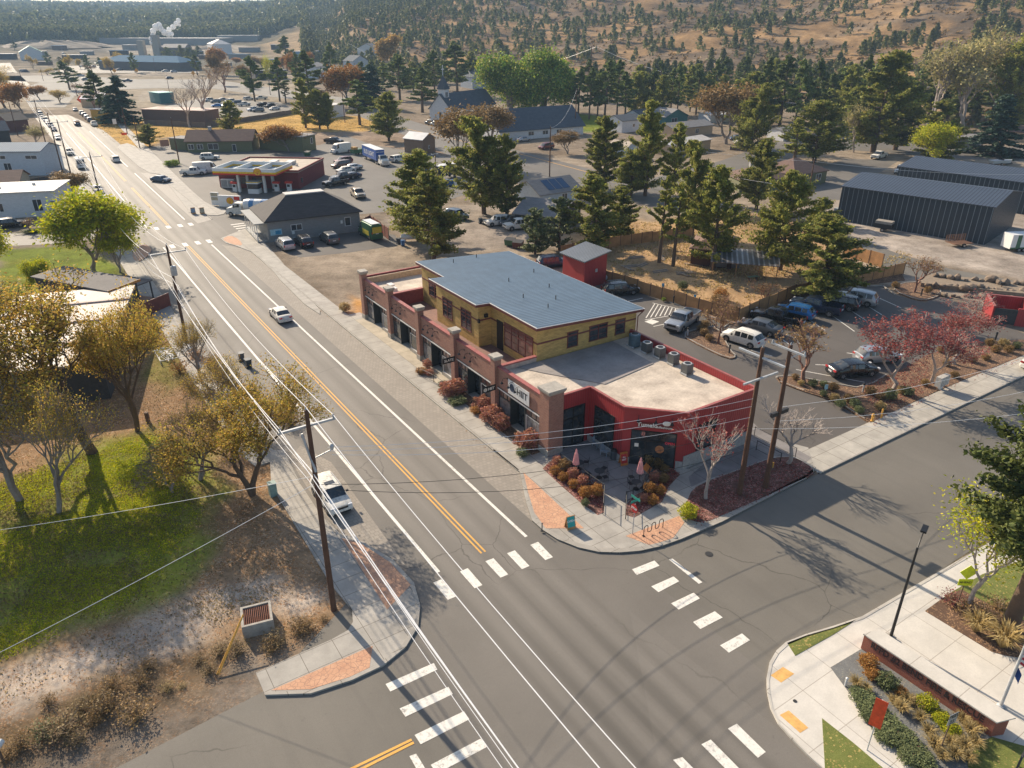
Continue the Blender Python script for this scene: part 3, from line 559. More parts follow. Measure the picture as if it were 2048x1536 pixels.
# back, side and red walls
def wallseg(a,b,z0,z1,th=.3,m=None,name='wall',par=root):
    A=np.array(a);B=np.array(b); d=(B-A)/np.linalg.norm(B-A); n=np.array([-d[1],d[0]])*th  # thickness to the left of a->b
    mb=MB(); mb.prism([tuple(A),tuple(B),tuple(B+n),tuple(A+n)],z0,z1); return MP(name,mb,m,par)
RW=[(36.3,47.15),(39.65,47.15),(39.65,42.35),(43.45,38.45),(52.4,38.45),(52.4,90.0),(35.4,90.0)]
RWc=[(36.3,47.12),(39.62,47.12),(39.62,42.33),(43.43,38.42),(52.43,38.42),(52.43,90.03),(35.4,90.03)]
for i in range(len(RW)-1):
    a,b=RW[i],RW[i+1]
    A=np.array(a);B=np.array(b); d=(B-A)/np.linalg.norm(B-A); B2=B if i in(0,) else B
    wallseg(a,b,0.0,5.78,.2,REDW,'red_wall')
    A=np.array(RWc[i]);B=np.array(RWc[i+1]); d=(B-A)/np.linalg.norm(B-A); n=np.array([-d[1],d[0]]); A=A-n*.05-d*.0; B=B-n*.05+d*.05
    mb=MB(); mb.prism([tuple(A),tuple(B),tuple(B+n*.27),tuple(A+n*.27)],5.78+.002*i,5.88+.002*i); MP('parapet_coping',mb,REDB)
for a,b,h in (((39.6,47.1),(39.6,42.35),.85),((39.6,42.3),(40.1,41.75),.85),((43.0,38.85),(43.45,38.4),.95),((43.45,38.4),(52.4,38.4),1.5)):
    A=np.array(a);B=np.array(b); d=(B-A)/np.linalg.norm(B-A); n=np.array([-d[1],d[0]]); mb=MB(); mb.prism([tuple(A-n*.06),tuple(B-n*.06),tuple(B),tuple(A)],0,h); MP('stone_base',mb,STONE)
mb=MB(); mb.flat([(35.36,48.2),(36.3,47.4),(39.9,47.4),(39.9,42.6),(43.5,38.7),(52.15,38.7),(52.15,55.8),(35.36,55.8)],5.1); MP('flat_roof',mb,CREAM)
mb=MB(); mb.prism([(37.2,55.7),(49.6,55.7),(49.3,48.9),(42.1,47.9),(38.6,53.2)],5.12,5.16); MP('roof_patch',mb,GRM)
mb=MB(); mb.flat([(35.36,82.1),(52.1,82.1),(52.1,89.7),(35.36,89.7)],4.9); MP('flat_roof',mb,CREAM)
mb=MB(); mb.box(35.4,89.3,4.9,52.1,89.7,5.7); MP('parapet_wall',mb,TANW)
mb=MB(); mb.box(35.36,81.6,3.9,39.9,81.95,5.55); MP('parapet_wall',mb,mat('parapet_red',(.30,.07,.065),.8)); mb=MB(); mb.box(35.36,81.52,5.55,39.9,82.03,5.72); MP('parapet_coping',mb,REDB)
mb=MB(); mb.box(35.36,55.85,3.9,39.65,56.1,5.6); MP('parapet_wall',mb,mat('parapet_pale',(.56,.45,.36),.8)); mb=MB(); mb.box(35.36,55.75,5.6,39.65,56.2,5.75); MP('parapet_coping',mb,REDB)
mb=MB(); mb.prism([(35.36,56.1),(39.9,56.1),(39.9,81.6),(35.36,81.6)],3.7,3.92); MP('roof_deck',mb,DKR)
YW=[(39.7,55.9),(53.0,55.9),(53.0,81.8),(39.95,81.8),(39.95,74.4),(38.1,74.4),(38.1,64.7),(39.7,64.7)]
ZR=lambda v: 8.72-(v-39.2)*.055
mb=MB()
n=len(YW)
for i in range(n):
    a=YW[i];b=YW[(i+1)%n]; mb.add([(a[0],a[1],3.9),(b[0],b[1],3.9),(b[0],b[1],ZR(b[0])-.02),(a[0],a[1],ZR(a[0])-.02)],[(0,1,2,3)])
MP('upper_wall',mb,YEL)
mb=MB()
for i in (0,1,2,3,4,5,6,7):
    a=np.array(YW[i]);b=np.array(YW[(i+1)%n]); d=(b-a)/np.linalg.norm(b-a); nn=np.array([d[1],-d[0]])*.035
    mb.prism([tuple(a),tuple(b+d*.0),tuple(b+nn),tuple(a+nn)],6.95 if i!=0 else 6.9,7.13 if i!=0 else 7.08)
    mb.prism([tuple(a+d*.0),tuple(a+d*.12),tuple(a+d*.12+nn*.8),tuple(a+nn*.8)],4.0,ZR(a[0])-.3) if i in(1,2) else None
MP('wall_band',mb,TRIM)
RP=[(39.2,55.25),(53.55,55.25),(53.55,82.3),(39.5,82.5),(39.45,74.95),(37.5,75.0),(37.5,64.2),(39.2,64.15)]
def slab(P,dz0,dz1,grow=0):
    mb=MB(); k=len(P); lo=[(p[0],p[1],ZR(p[0])+dz0) for p in P]; hi=[(p[0],p[1],ZR(p[0])+dz1) for p in P]
    mb.add(lo+hi,[(i,(i+1)%k,k+(i+1)%k,k+i) for i in range(k)])
    tr=tessellate_polygon([[Vector((p[0],p[1],0)) for p in P]]); fl=[(p[0],p[1],0) for p in P]
    mb.add(hi,[t if _ccw(fl,t) else t[::-1] for t in tr]); mb.add(lo,[t[::-1] if _ccw(fl,t) else t for t in tr]); return mb
def inset(P,d):
    k=len(P); r=[]
    for i in range(k):
        a=np.array(P[i-1]);b=np.array(P[i]);c=np.array(P[(i+1)%k]); d1=(b-a)/np.linalg.norm(b-a); d2=(c-b)/np.linalg.norm(c-b)
        n1=np.array([-d1[1],d1[0]]); n2=np.array([-d2[1],d2[0]]); r.append(tuple(b+(n1+n2)*d/(1+n1@n2)))
    return r
MP('fascia',slab(RP,-.02,.27),TRIM); MP('roof_edge_trim',slab(inset(RP,-.03),.27,.33),WHT); MP('metal_roof',slab(inset(RP,.07),.331,.36),SEAM)
def uwin(axis,pos,a,b,z0,z1,k,tr=True,fr=TRIM,gl=GL):
    """window on a wall facing -x (axis 'x') or -y (axis 'y')"""
    mb=MB(); w=.09; g=MB()
    def bx(m,s0,s1,zz0,zz1,d0,d1):
        if axis=='x': m.box(pos-d1,s0,zz0,pos-d0,s1,zz1)
        else: m.box(s0,pos-d1,zz0,s1,pos-d0,zz1)
    bx(mb,a-w,b+w,z1,z1+w*1.4,0,.07); bx(mb,a-w,b+w,z0-w,z0,0,.08)
    for i in range(k+1):
        s=a+(b-a)*i/k; bx(mb,s-w/2,s+w/2,z0,z1,0,.065)
    zt=z0+(z1-z0)*.66
    for i in range(k):
        s0=a+(b-a)*i/k+w/2; s1=a+(b-a)*(i+1)/k-w/2
        if tr: bx(mb,s0,s1,zt-.06,zt+.06,0,.06)
        bx(mb,s0,s1,z0+(z1-z0)*.33-.02,z0+(z1-z0)*.33+.02,0,.045)
        bx(g,s0,s1,z0,z1,0,.02)
    f=MP('window',mb,fr); MP('pane',g,gl,f); return f
uwin('x',39.95,75.4,79.9,5.35,7.5,3); uwin('x',38.1,70.6,72.8,5.2,7.4,2); uwin('x',38.1,66.3,68.5,5.2,7.4,2)
uwin('x',39.7,56.6,61.9,4.9,7.35,4,gl=GLW); 
mb=MB(); mb.box(39.62,62.2,4.0,39.7,63.4,7.3); MP('balcony_door',mb,BLK)
uwin('y',55.9,43.6,44.9,5.75,7.3,1,False); uwin('y',55.9,46.5,48.9,5.8,7.35,2,False); uwin('y',55.9,50.1,51.4,5.75,7.3,1,False)
mb=MB(); mb.box(37.9,64.3,6.9,38.1,64.6,7.3); mb.box(38.8,64.45,7.3,39.2,64.69,7.7); MP('wall_lamp',mb,BLK)
mb=MB()
for x,y in [(44,57+3),(46.5,62),(43.5,64),(48.5,66),(45.5,70),(50.5,72),(43.6,80),(47.6,81)]: mb.lathe([(.06,0),(.06,.5),(.05,.52)],8,c=(x,y,ZR(x)+.3))
MP('vent_pipe',mb,mat('pipe_gray',(.12,.12,.12),.5,.3))
mb=MB(); mb.tube([(53.5,55.35,ZR(53.5)-.0),(53.1,55.7,7.3),(53.1,55.7,5.0)],.06,6); MP('downspout',mb,TRIM)
mb=MB(); mb.tube([(35.8,89.9,4.9),(35.8,89.9,1)],.05,6); [mb.tube([(34.9,b+.12,3.4),(34.9,b+.12,.8)],.07,6) for a,b in UP[:5]]; MP('downspout',mb,BLK)
mb=MB(); mb.box(37,84.6,4.9,37.7,85.5,5.25).box(37.4,86.3,4.9,38.1,87.3,5.2); MP('roof_hatch',mb,WHT)
# cafe wing windows and door
def frame(axis_pts,z0,z1,k,rows=1,name='window',fr=BLK,gl=GL,door=None):
    A=np.array(axis_pts[0]);B=np.array(axis_pts[1]);L=np.linalg.norm(B-A);d=(B-A)/L; n=np.array([d[1],-d[0]])
    def bx(m,s0,s1,zz0,zz1,o0,o1):
        P=[A+d*s0+n*o0,A+d*s1+n*o0,A+d*s1+n*o1,A+d*s0+n*o1]; m.prism([tuple(p) for p in P],zz0,zz1)
    mb=MB();g=MB();w=.1
    bx(mb,0,L,z1-w,z1,0,.07);bx(mb,0,L,z0,z0+w,0,.07)
    for i in range(k+1):
        s=L*i/k; s=min(max(s,w/2),L-w/2); bx(mb,s-w/2,s+w/2,z0+w,z1-w,0,.065)
    for r in range(1,rows):
        zz=z0+(z1-z0)*(.72 if rows==2 else r/rows); bx(mb,w,L-w,zz-.06,zz+.06,0,.06)
    bx(g,.05,L-.05,z0+.03,z1-.03,0,.025)
    f=MP(name,mb,fr); MP('pane',g,gl,f); return f
frame([(36.4,47.15),(39.1,47.15)],.2,4.3,2,2); frame([(39.65,46.3),(39.65,43.5)],.3,4.3,1,2)
dd=np.array([3.8,-3.9])/math.hypot(3.8,3.9); P0=np.array([39.65,42.35])
frame([tuple(P0+dd*.75),tuple(P0+dd*4.75)],.16,3.7,3,2,'cafe_entrance')
frame([(45.0,38.45),(47.3,38.45)],1.55,4.2,1,2)
mb=MB(); nn=np.array([-.716,-.698]); 
q=[P0+dd*1.3+nn*.08,P0+dd*4.3+nn*.08,P0+dd*4.3+nn*.14,P0+dd*1.3+nn*.14]; mb.prism([tuple(p) for p in q],4.08,4.55); sb=MP('cafe_sign',mb,mat('sign_oxblood',(.18,.03,.025),.5))
def CF(s,off,z,ang=math.atan2(-.698,-.716)):
    p=P0+dd*s+nn*off; return wallM(p[0]-O0[0],p[1]-O0[1],z,ang)
PALE=mat('sign_letters_cream',(.85,.8,.7),.6,var=.03)
text('sign_lettering','Tumalo',.56,PALE,sb,CF(2.1,.15,4.33),.02,1.05,bold=.012); text('sign_lettering','coffeehouse',.30,PALE,sb,CF(3.55,.15,4.24),.02,bold=.006)
mb=MB(); c=P0+dd*3.75; mb.lathe([(.36,0),(.36,.06)],16,c=(0,0,0)); mb.xf(CF(3.75,.15,4.68)@Matrix.Diagonal((1,.62,1,1))); e=mb.build('sign_emblem',PALE,sb)
for s in (1.3,2.8,4.2):
    mb=MB(); a=P0+dd*s+nn*.02; b=P0+dd*s+nn*.55; mb.tube([(a[0],a[1],5.1),((a[0]+b[0])/2,(a[1]+b[1])/2,5.3),(b[0],b[1],5.1)],.03,5); mb.lathe([(.04,.3),(.17,0),(.16,-.01)],8,c=(b[0],b[1],4.8)); MP('gooseneck_lamp',mb,BLK)
text('open_sign','OPEN',.34,mat('neon_red',(.9,.06,.1),.5),root,CF(4.2,.08,2.65),.01,bold=.01)
mb=MB(); mb.lathe([(.33,-.06),(.4,0),(.33,.06),(.2,.05),(.2,-.05)],14); mb.xf(CF(3.35,.14,2.0)); mb.build('door_wreath',mat('wreath_orange',(.5,.2,.08),.8),root)
mb=MB(); mb.box(-.3,-.35,0,.3,.35,.02); mb.xf(CF(1.3,.085,2.2)@Matrix.Diagonal((.6,.5,1,1))); mb.build('door_notice',PALE,root)
# projecting and banner signs of the row
for yy,s,w_ in ((64.25,'SLATE',1.5),(56.0,'HIIT',1.5)):
    mb=MB(); mb.box(33.1,yy-.35,3.35,34.6,yy-.28,3.95).box(33.1,yy-.33,3.96,34.7,yy-.3,3.99); sg=MP('projecting_sign',mb,BLK)
    text('sign_lettering',s if s=='SLATE' else 'HIIT',.40,PALE,sg,wallM(33.85+(0 if s=='SLATE' else .22)-O0[0],yy-.36-O0[1],3.65,-math.pi/2),.006,1.05,bold=.012)
    if s=='HIIT':
        mb=MB(); mb.lathe([(.2,0),(.2,.02),(.14,.02),(.14,0)],14); mb.xf(wallM(33.38-O0[0],yy-.36-O0[1],3.65,-math.pi/2)); mb.build('sign_emblem',PALE,sg)
mb=MB(); mb.box(34.86,50.2,3.75,34.9,53.8,5.25); bn=MP('banner',mb,mat('banner_white',(.72,.71,.69),.7,var=.1))
text('banner_lettering','HIIT',1.0,BLK,bn,wallM(34.85-O0[0],51.4-O0[1],4.5,math.pi),.006,1.0,bold=.01)
mb=MB(); mb.lathe([(.42,0),(.42,.015),(.33,.015),(.33,0)],18); mb.xf(wallM(34.85-O0[0],53.1-O0[1],4.55,math.pi)); mb.build('banner_emblem',mat('emblem_blue',(.06,.09,.16),.6),bn)
mb=MB(); mb.box(36.3,66.9,.17,36.32,68.1,1.2)
mb=MB(); mb.box(35.6,68.1,.15,35.8,68.9,1.3); tag(MP('green_cabinet',mb,mat('lime_paint',(.35,.5,.03),.5),None),'lime green display board standing in the third shop doorway','display board')
o=[x for x in COL.objects if x.name=='green_cabinet'][0]; o.location=W(*O0); o.rotation_euler=(0,0,RANG); o.name='display_board'
# rooftop units
ACM=ribs('condenser_body',(.20,.21,.21),.05,'z',rough=.5,metal=.6,w=.4,depth=.01,dark=.5); ACT=mat('condenser_top',(.55,.56,.55),.5,.3)
def condenser(px,py,s,label,tall=1.0,col=None):
    b=G(px,py,5.16); r=thing('air_conditioner',label,'air conditioner',tuple(b),RANG,'air conditioning units in a row on the flat roof')
    mb=MB(); mb.box(-.42*s,-.42*s,.15,.42*s,.42*s,.95*tall) if s<1.2 else mb.lathe([(.62,.1),(.62,1.35),(.5,1.4)],20); mb.build('casing',col or ACM,r,30)
    z=.95*tall if s<1.2 else 1.4
    mb=MB(); mb.lathe([(.44*s*(1 if s<1.2 else .75),0),(.44*s*(1 if s<1.2 else .75),.05)],16,c=(0,0,z)); mb.lathe([(.3*s,0),(.3*s,.02)],16,1,c=(0,0,z+.052)); t_=mb.build('fan_grille',[ACT,BLK],r)
    mb=MB(); mb.box(-.5*s,-.45*s,0,-.4*s,.45*s,.14).box(.4*s,-.45*s,0,.5*s,.45*s,.14); mb.build('mounting_rail',ACT,r)
condenser(1268,692,1.25,'largest rooftop unit, a round grey-blue one beside the yellow wall',1,mat('condenser_blue',(.10,.16,.19),.5,.3))
for (x,y),l in zip([(1293,704),(1319,714),(1346,727),(1373,747)],['small black rooftop unit next to the big round one','third rooftop unit from the yellow wall, slatted grey','fourth rooftop unit from the yellow wall, slatted grey','last rooftop unit of the row, nearest the red parapet corner']): condenser(x,y,1.0,l,1.15)
# red outbuilding behind
def outb():
    b=at(1211,567); r=thing('outbuilding','small dark red outbuilding with a pale ribbed shed roof behind the shop row','outbuilding',tuple(b),RANG)
    mb=MB(); L,D=4.3,5.4; mb.add([(-L,0,0),(0,0,0),(0,D,0),(-L,D,0),(-L,0,4.2),(0,0,5.0),(0,D,5.0),(-L,D,4.2)],[(0,1,5,4),(1,2,6,5),(2,3,7,6),(3,0,4,7)]); mb.build('wall',REDW,r)
    mb=MB(); e=.45; f=lambda x:4.2+(x+L)*.186; mb.add([(x,y,f(x)+dz) for dz in (.02,.2) for x,y in ((-L-e,-e),(e,-e),(e,D+e),(-L-e,D+e))],[(0,3,2,1),(4,5,6,7),(0,1,5,4),(1,2,6,5),(2,3,7,6),(3,0,4,7)]); mb.build('roof',ribs('pale_ribbed_roof',(.22,.24,.26),.4,'y',metal=.4,w=.3,dark=.45,depth=.06),r)
    mb=MB(); mb.box(-2.2,-.08,2.2,-1.8,-.003,2.7); mb.build('wall_lamp',ACT,r)
outb()
# ---------------- vehicles ----------------
TYRE=mat('tyre_rubber',(.018,.018,.018),.85,var=.1); RIM=mat('wheel_alloy',(.45,.45,.46),.3,.8,var=.05); CGL=glass('car_glass',(.015,.02,.025),.04); PLAS=mat('black_plastic',(.025,.025,.027),.6)
HEADL=mat('headlamp',(.7,.72,.75),.15,.2,var=.02); TAILL=mat('tail_lamp',(.42,.02,.02),.25,var=.02); PLATE=mat('number_plate',(.6,.6,.62),.5,var=.05)
def paint(name,c,metal=.35,rough=.28):
    m=bpy.data.materials.get('paint_'+name)
    if m: return m
    t=NT('paint_'+name); p=t.pos(obj=True); n=t.noise(p,2.,4); col=t.mix(t.ramp(n,.35,.65,0,.25),lin(c)[:3],tuple(x*.82+.012 for x in lin(c)[:3]))
    t.out(col,t.ramp(n,.3,.7,rough,rough+.12),metal); t.b.inputs['Coat Weight'].default_value=.5; t.b.inputs['Coat Roughness'].default_value=.08; return t.m
# station: (x from rear 0..1, belt z, roof z or None, width scale, bed floor z or None)
CAR={
'sedan':dict(L=4.8,Wd=1.84,st=[(0,.62,None,.84,0),(.015,.85,None,.93,0),(.05,1.0,None,.97,0),(.15,1.03,None,1,0),(.29,1.02,1.40,1,0),(.31,1.02,1.42,1,0),(.475,.98,1.46,1,0),(.495,.98,1.46,1,0),(.63,.96,1.42,1,0),(.65,.96,1.40,1,0),(.77,.95,None,1,0),(.9,.86,None,.97,0),(.975,.74,None,.9,0),(1,.55,None,.8,0)],glass=[5,7],wh=(.18,.81),r=.33),
'suv':dict(L=4.75,Wd=1.9,st=[(0,.7,None,.88,0),(.01,1.05,None,.95,0),(.02,1.08,None,.96,0),(.085,1.1,1.62,.98,0),(.11,1.1,1.66,1,0),(.24,1.08,1.7,1,0),(.26,1.08,1.7,1,0),(.46,1.04,1.72,1,0),(.48,1.04,1.72,1,0),(.61,1.02,1.68,1,0),(.63,1.02,1.66,1,0),(.745,1.03,None,1,0),(.9,.98,None,.98,0),(.975,.85,None,.92,0),(1,.6,None,.82,0)],glass=[4,6,8],wh=(.19,.81),r=.37),
'hatch':dict(L=4.45,Wd=1.8,st=[(0,.7,None,.86,0),(.012,.95,None,.93,0),(.03,1.0,None,.95,0),(.12,1.03,1.46,.98,0),(.15,1.03,1.5,1,0),(.28,1.02,1.55,1,0),(.30,1.02,1.55,1,0),(.46,.99,1.57,1,0),(.48,.99,1.57,1,0),(.62,.97,1.51,1,0),(.64,.97,1.49,1,0),(.77,.97,None,1,0),(.9,.9,None,.97,0),(.975,.78,None,.9,0),(1,.57,None,.8,0)],glass=[4,6,8],wh=(.18,.81),r=.34),
'pickup':dict(L=5.8,Wd=2.0,st=[(0,.75,None,.93,0),(.008,1.25,None,.97,0),(.025,1.27,None,.98,0),(.026,1.27,None,.98,.7),(.36,1.27,None,.98,.7),(.361,1.27,None,.98,0),(.385,1.2,1.78,1,0),(.4,1.2,1.84,1,0),(.53,1.17,1.88,1,0),(.545,1.17,1.88,1,0),(.655,1.15,1.84,1,0),(.67,1.15,1.82,1,0),(.76,1.2,None,1,0),(.93,1.14,None,.99,0),(.98,1.05,None,.95,0),(1,.7,None,.9,0)],glass=[7,9],wh=(.195,.83),r=.41),
'van':dict(L=5.9,Wd=2.05,st=[(0,.8,None,.95,0),(.005,1.5,None,.97,0),(.008,1.55,2.5,.97,0),(.02,1.55,2.62,.99,0),(.3,1.55,2.68,1,0),(.32,1.55,2.68,1,0),(.66,1.5,2.66,1,0),(.68,1.5,2.65,1,0),(.78,1.45,2.35,1,0),(.79,1.44,2.3,1,0),(.9,1.28,None,.98,0),(.97,1.0,None,.93,0),(1,.65,None,.84,0)],glass=[7],wh=(.17,.83),r=.37),
'minivan':dict(L=5.0,Wd=1.95,st=[(0,.7,None,.9,0),(.008,1.05,None,.95,0),(.015,1.08,None,.96,0),(.06,1.1,1.66,.98,0),(.09,1.1,1.72,1,0),(.26,1.08,1.76,1,0),(.28,1.08,1.76,1,0),(.50,1.04,1.76,1,0),(.52,1.04,1.76,1,0),(.68,1.0,1.66,1,0),(.70,1.0,1.62,1,0),(.83,1.0,None,1,0),(.93,.9,None,.96,0),(.98,.78,None,.9,0),(1,.58,None,.8,0)],glass=[4,6,8],wh=(.19,.82),r=.35),
}
def car_proto(kind):
    S=CAR[kind]; L,Wd=S['L'],S['Wd']/2; st=S['st']; r=S['r']; body=MB(); gl={'windscreen':MB(),'rear_window':MB(),'side_window':MB(),'side_window_right':MB()}; zb=.22 if kind!='pickup' else .34
    rows=[]
    for (t,b,rf,ws,bed) in st:
        x=(t-.5)*L; w=Wd*ws
        zl=zb if .03<t<.97 else zb+.1; mid=zl+(b-zl)*.55
        if bed: pts=[(w*.92,zl),(w,zl+.14),(w*1.0,mid),(w*.98,b),(w*.90,b+.01),(w*.89,bed),(w*.45,bed),(0,bed)]
        elif rf: pts=[(w*.92,zl),(w,zl+.14),(w*1.0,mid),(w*.955,b),(w*(.80 if kind!='van' else .9),rf-.06),(w*(.74 if kind!='van' else .84),rf),(w*.4,rf+.03),(0,rf+.035)]
        else: pts=[(w*.92,zl),(w,min(zl+.14,b-.05)),(w*1.0,mid),(w*.955,b-.04),(w*.88,b+.005),(w*.72,b+.02),(w*.4,b+.04),(0,b+.045)]
        rows.append([(x,-y,z) for y,z in pts]+[(x,y,z) for y,z in pts[-2::-1]])
    n=len(rows[0]); vs=[p for r_ in rows for p in r_]; bf=[];gf={}
    for i in range(len(rows)-1):
        a,b=st[i],st[i+1]
        for j in range(n-1):
            q=(i*n+j,(i+1)*n+j,(i+1)*n+j+1,i*n+j+1); jj=j if j<7 else 13-j
            g=False
            if jj==3 and a[2] and b[2] and i in S['glass']: g=True
            if kind=='van' and jj==3 and i==2 : g=False
            if jj in(4,5,6) and (bool(a[2])!=bool(b[2])): g= jj>=4 and not (kind=='van' and a[2] is None) 
            if kind=='pickup' and i==5 and jj in(3,4): g=False
            (gf.setdefault('rear_window' if jj!=3 and a[2] is None and i<len(rows)/2 else 'windscreen' if jj!=3 else 'side_window' if j<7 else 'side_window_right',[]) if g else bf).append(q)
    body.add(vs,bf); body.add([rows[0][k] for k in range(n)],[tuple(range(n))]); body.add([rows[-1][k] for k in range(n)],[tuple(range(n-1,-1,-1))])
    for k_,f_ in gf.items(): gl[k_].add(vs,f_)
    R=bpy.data.objects.new('car_proto_'+kind,None); KIDS[R.name]=[]
    def prt(name,mb,m,sm=40): return mb.build(name,m,R,sm)
    prt('body',body,paint('white',(.72,.72,.71),.0))
    for k_,m_ in gl.items():
        if m_.f: prt(k_.replace('_right',''),m_,CGL,30)
    # arches, sills
    mb=MB()
    for t in S['wh']:
        for s in(-1,1):
            x=(t-.5)*L; a=[(x+math.cos(k*math.pi/10)*(r+.07),s*(Wd+.004),r+math.sin(k*math.pi/10)*(r+.07)) for k in range(11)]
            mb.add(a+[(p[0],s*(Wd-.25),p[2]) for p in a]+[(x,s*(Wd+.004),r-.12)],[(k,k+1,12+k,11+k) for k in range(10)]+[(22,k,k+1) if s<0 else (22,k+1,k) for k in range(10)])
    mb.box(-.3*L,-Wd*.97,zb-.04,.3*L,Wd*.97,zb+.0); mb.box(-.49*L,-Wd*.7,zb+.02,-.44*L,Wd*.7,zb+.12)
    prt('wheel_arches',mb,PLAS,0)
    for t in S['wh']:
        for s in(-1,1):
            x=(t-.5)*L; y=s*(Wd-.1)
            mb=MB(); mb.lathe([(r*.62,-.115),(r*.93,-.115),(r,-.07),(r,.07),(r*.93,.115),(r*.62,.115)],18,axis='y',c=(x,y,r)); wh=mb.build('wheel',TYRE,R,30)
            mb=MB(); mb.lathe([(r*.64,-.09*s),(r*.64,.10*s),(r*.56,.12*s)],14,axis='y',c=(x,y,r))
            for k in range(5):
                an=k*2*math.pi/5; c_,s_=math.cos(an),math.sin(an); q=[(.05,-.05),(r*.6,-.035),(r*.6,.035),(.05,.05)]
                mb.add([(x+a*c_-b*s_,y+s*.125,r+a*s_+b*c_) for a,b in q],[(0,1,2,3) if s<0 else (3,2,1,0)],0)
            mb.add([(x+math.cos(k*.4488)*r*.55,y+s*.122,r+math.sin(k*.4488)*r*.55) for k in range(14)],[tuple(range(14)) if s<0 else tuple(range(13,-1,-1))],1)
            mb.build('rim',[RIM,PLAS],wh)
    zt=st[-3][1]; zr=st[2][1]; w0=Wd*.9
    for s in(-1,1):
        mb=MB(); mb.box(L*.462,s*w0*.98-.0 if s<0 else w0*.60,zt-.22,L*.492,s*w0*.60 if s<0 else w0*.98,zt-.05); prt('headlight',mb,HEADL,0)
        tall=kind in('van','suv','minivan','pickup'); mb=MB(); y0,y1=(w0*.86,w0*1.02) if tall else (w0*.55,w0*1.0)
        mb.box(-L*.502,min(s*y0,s*y1),zr-(.36 if tall else .22),-L*.478,max(s*y0,s*y1),zr-(.02 if tall else .06)); prt('tail_light',mb,TAILL,0)
        xm=[q for q in st if q[2]][-1][0]; mb=MB(); mb.box((xm-.5)*L+.1,s*(Wd+.01)-(.0 if s>0 else .18),st[-4][1]+.03,(xm-.5)*L+.22,s*(Wd+.01)+(.18 if s>0 else 0),st[-4][1]+.2); prt('wing_mirror',mb,PLAS,0)
    mb=MB(); mb.box(L*.49,-w0*.55,zt-.28,L*.503,w0*.55,zt-.1).box(L*.485,-w0*.8,zb+.1,L*.505,w0*.8,zb+.24); prt('grille',mb,PLAS,0)
    mb=MB(); mb.box(-L*.506,-.26,zr-.42,-L*.497,.26,zr-.28); prt('number_plate',mb,PLATE,0)
    if kind in('suv','minivan','hatch'):
        mb=MB(); rfz=max(q[2] for q in st if q[2])
        for s in(-1,1): mb.tube([(-.33*L,s*Wd*.66,rfz+.02),(-.30*L,s*Wd*.66,rfz+.06),(.05*L,s*Wd*.66,rfz+.06),(.08*L,s*Wd*.66,rfz)],.02,5)
        prt('roof_rail',mb,RIM,0)
    for o in R_children(R): o.hide_render=False
    return R
def R_children(R): return KIDS[R.name]
PROTO={}
FARSKIP=('number_plate','grille','wing_mirror','roof_rail','rim','wheel_arches')
PAINTS=dict(white=((.74,.74,.73),0.,.3),silver=((.42,.44,.46),.6,.3),gray=((.13,.135,.14),.6,.3),black=((.012,.013,.016),.4,.2),navy=((.015,.03,.07),.5,.25),blue=((.02,.16,.42),.4,.25),maroon=((.16,.02,.02),.4,.3),brown=((.12,.05,.03),.3,.35),tan=((.38,.31,.22),.4,.35),green=((.03,.12,.05),.2,.4),red=((.4,.03,.02),.2,.3),steel=((.06,.10,.15),.5,.3))
def car(kind,px,py,head,col,label,cat,group=None,far=False,pt=None,s=1.0,name=None):
    if kind not in PROTO:
        n0=set(o.name for o in COL.objects); PROTO[kind]=car_proto(kind)
    p=at(px,py) if pt is None else pt
    r=thing(name or {'sedan':'parked_car','hatch':'parked_car','suv':'parked_car','pickup':'pickup_truck','van':'van','minivan':'parked_car'}[kind],label,cat,(p[0],p[1],p[2]+.022),RANG+math.radians(head),group)
    s*=1.2 if px>1290 else 1.05 if head in(U,D_) and vu(p)[0]<31 else 1.15
    r.scale=(s,s,s*.97)
    for ch in KIDS[PROTO[kind].name]:
        if far and ch.name.split('.')[0] in FARSKIP: continue
        c=clone(ch,r,FARSKIP if far else ())
        if ch.name.split('.')[0]=='body':
            cc,me,ro=PAINTS[col]; c.material_slots[0].link='OBJECT'; c.material_slots[0].material=paint(col,cc,me,ro)
    return r
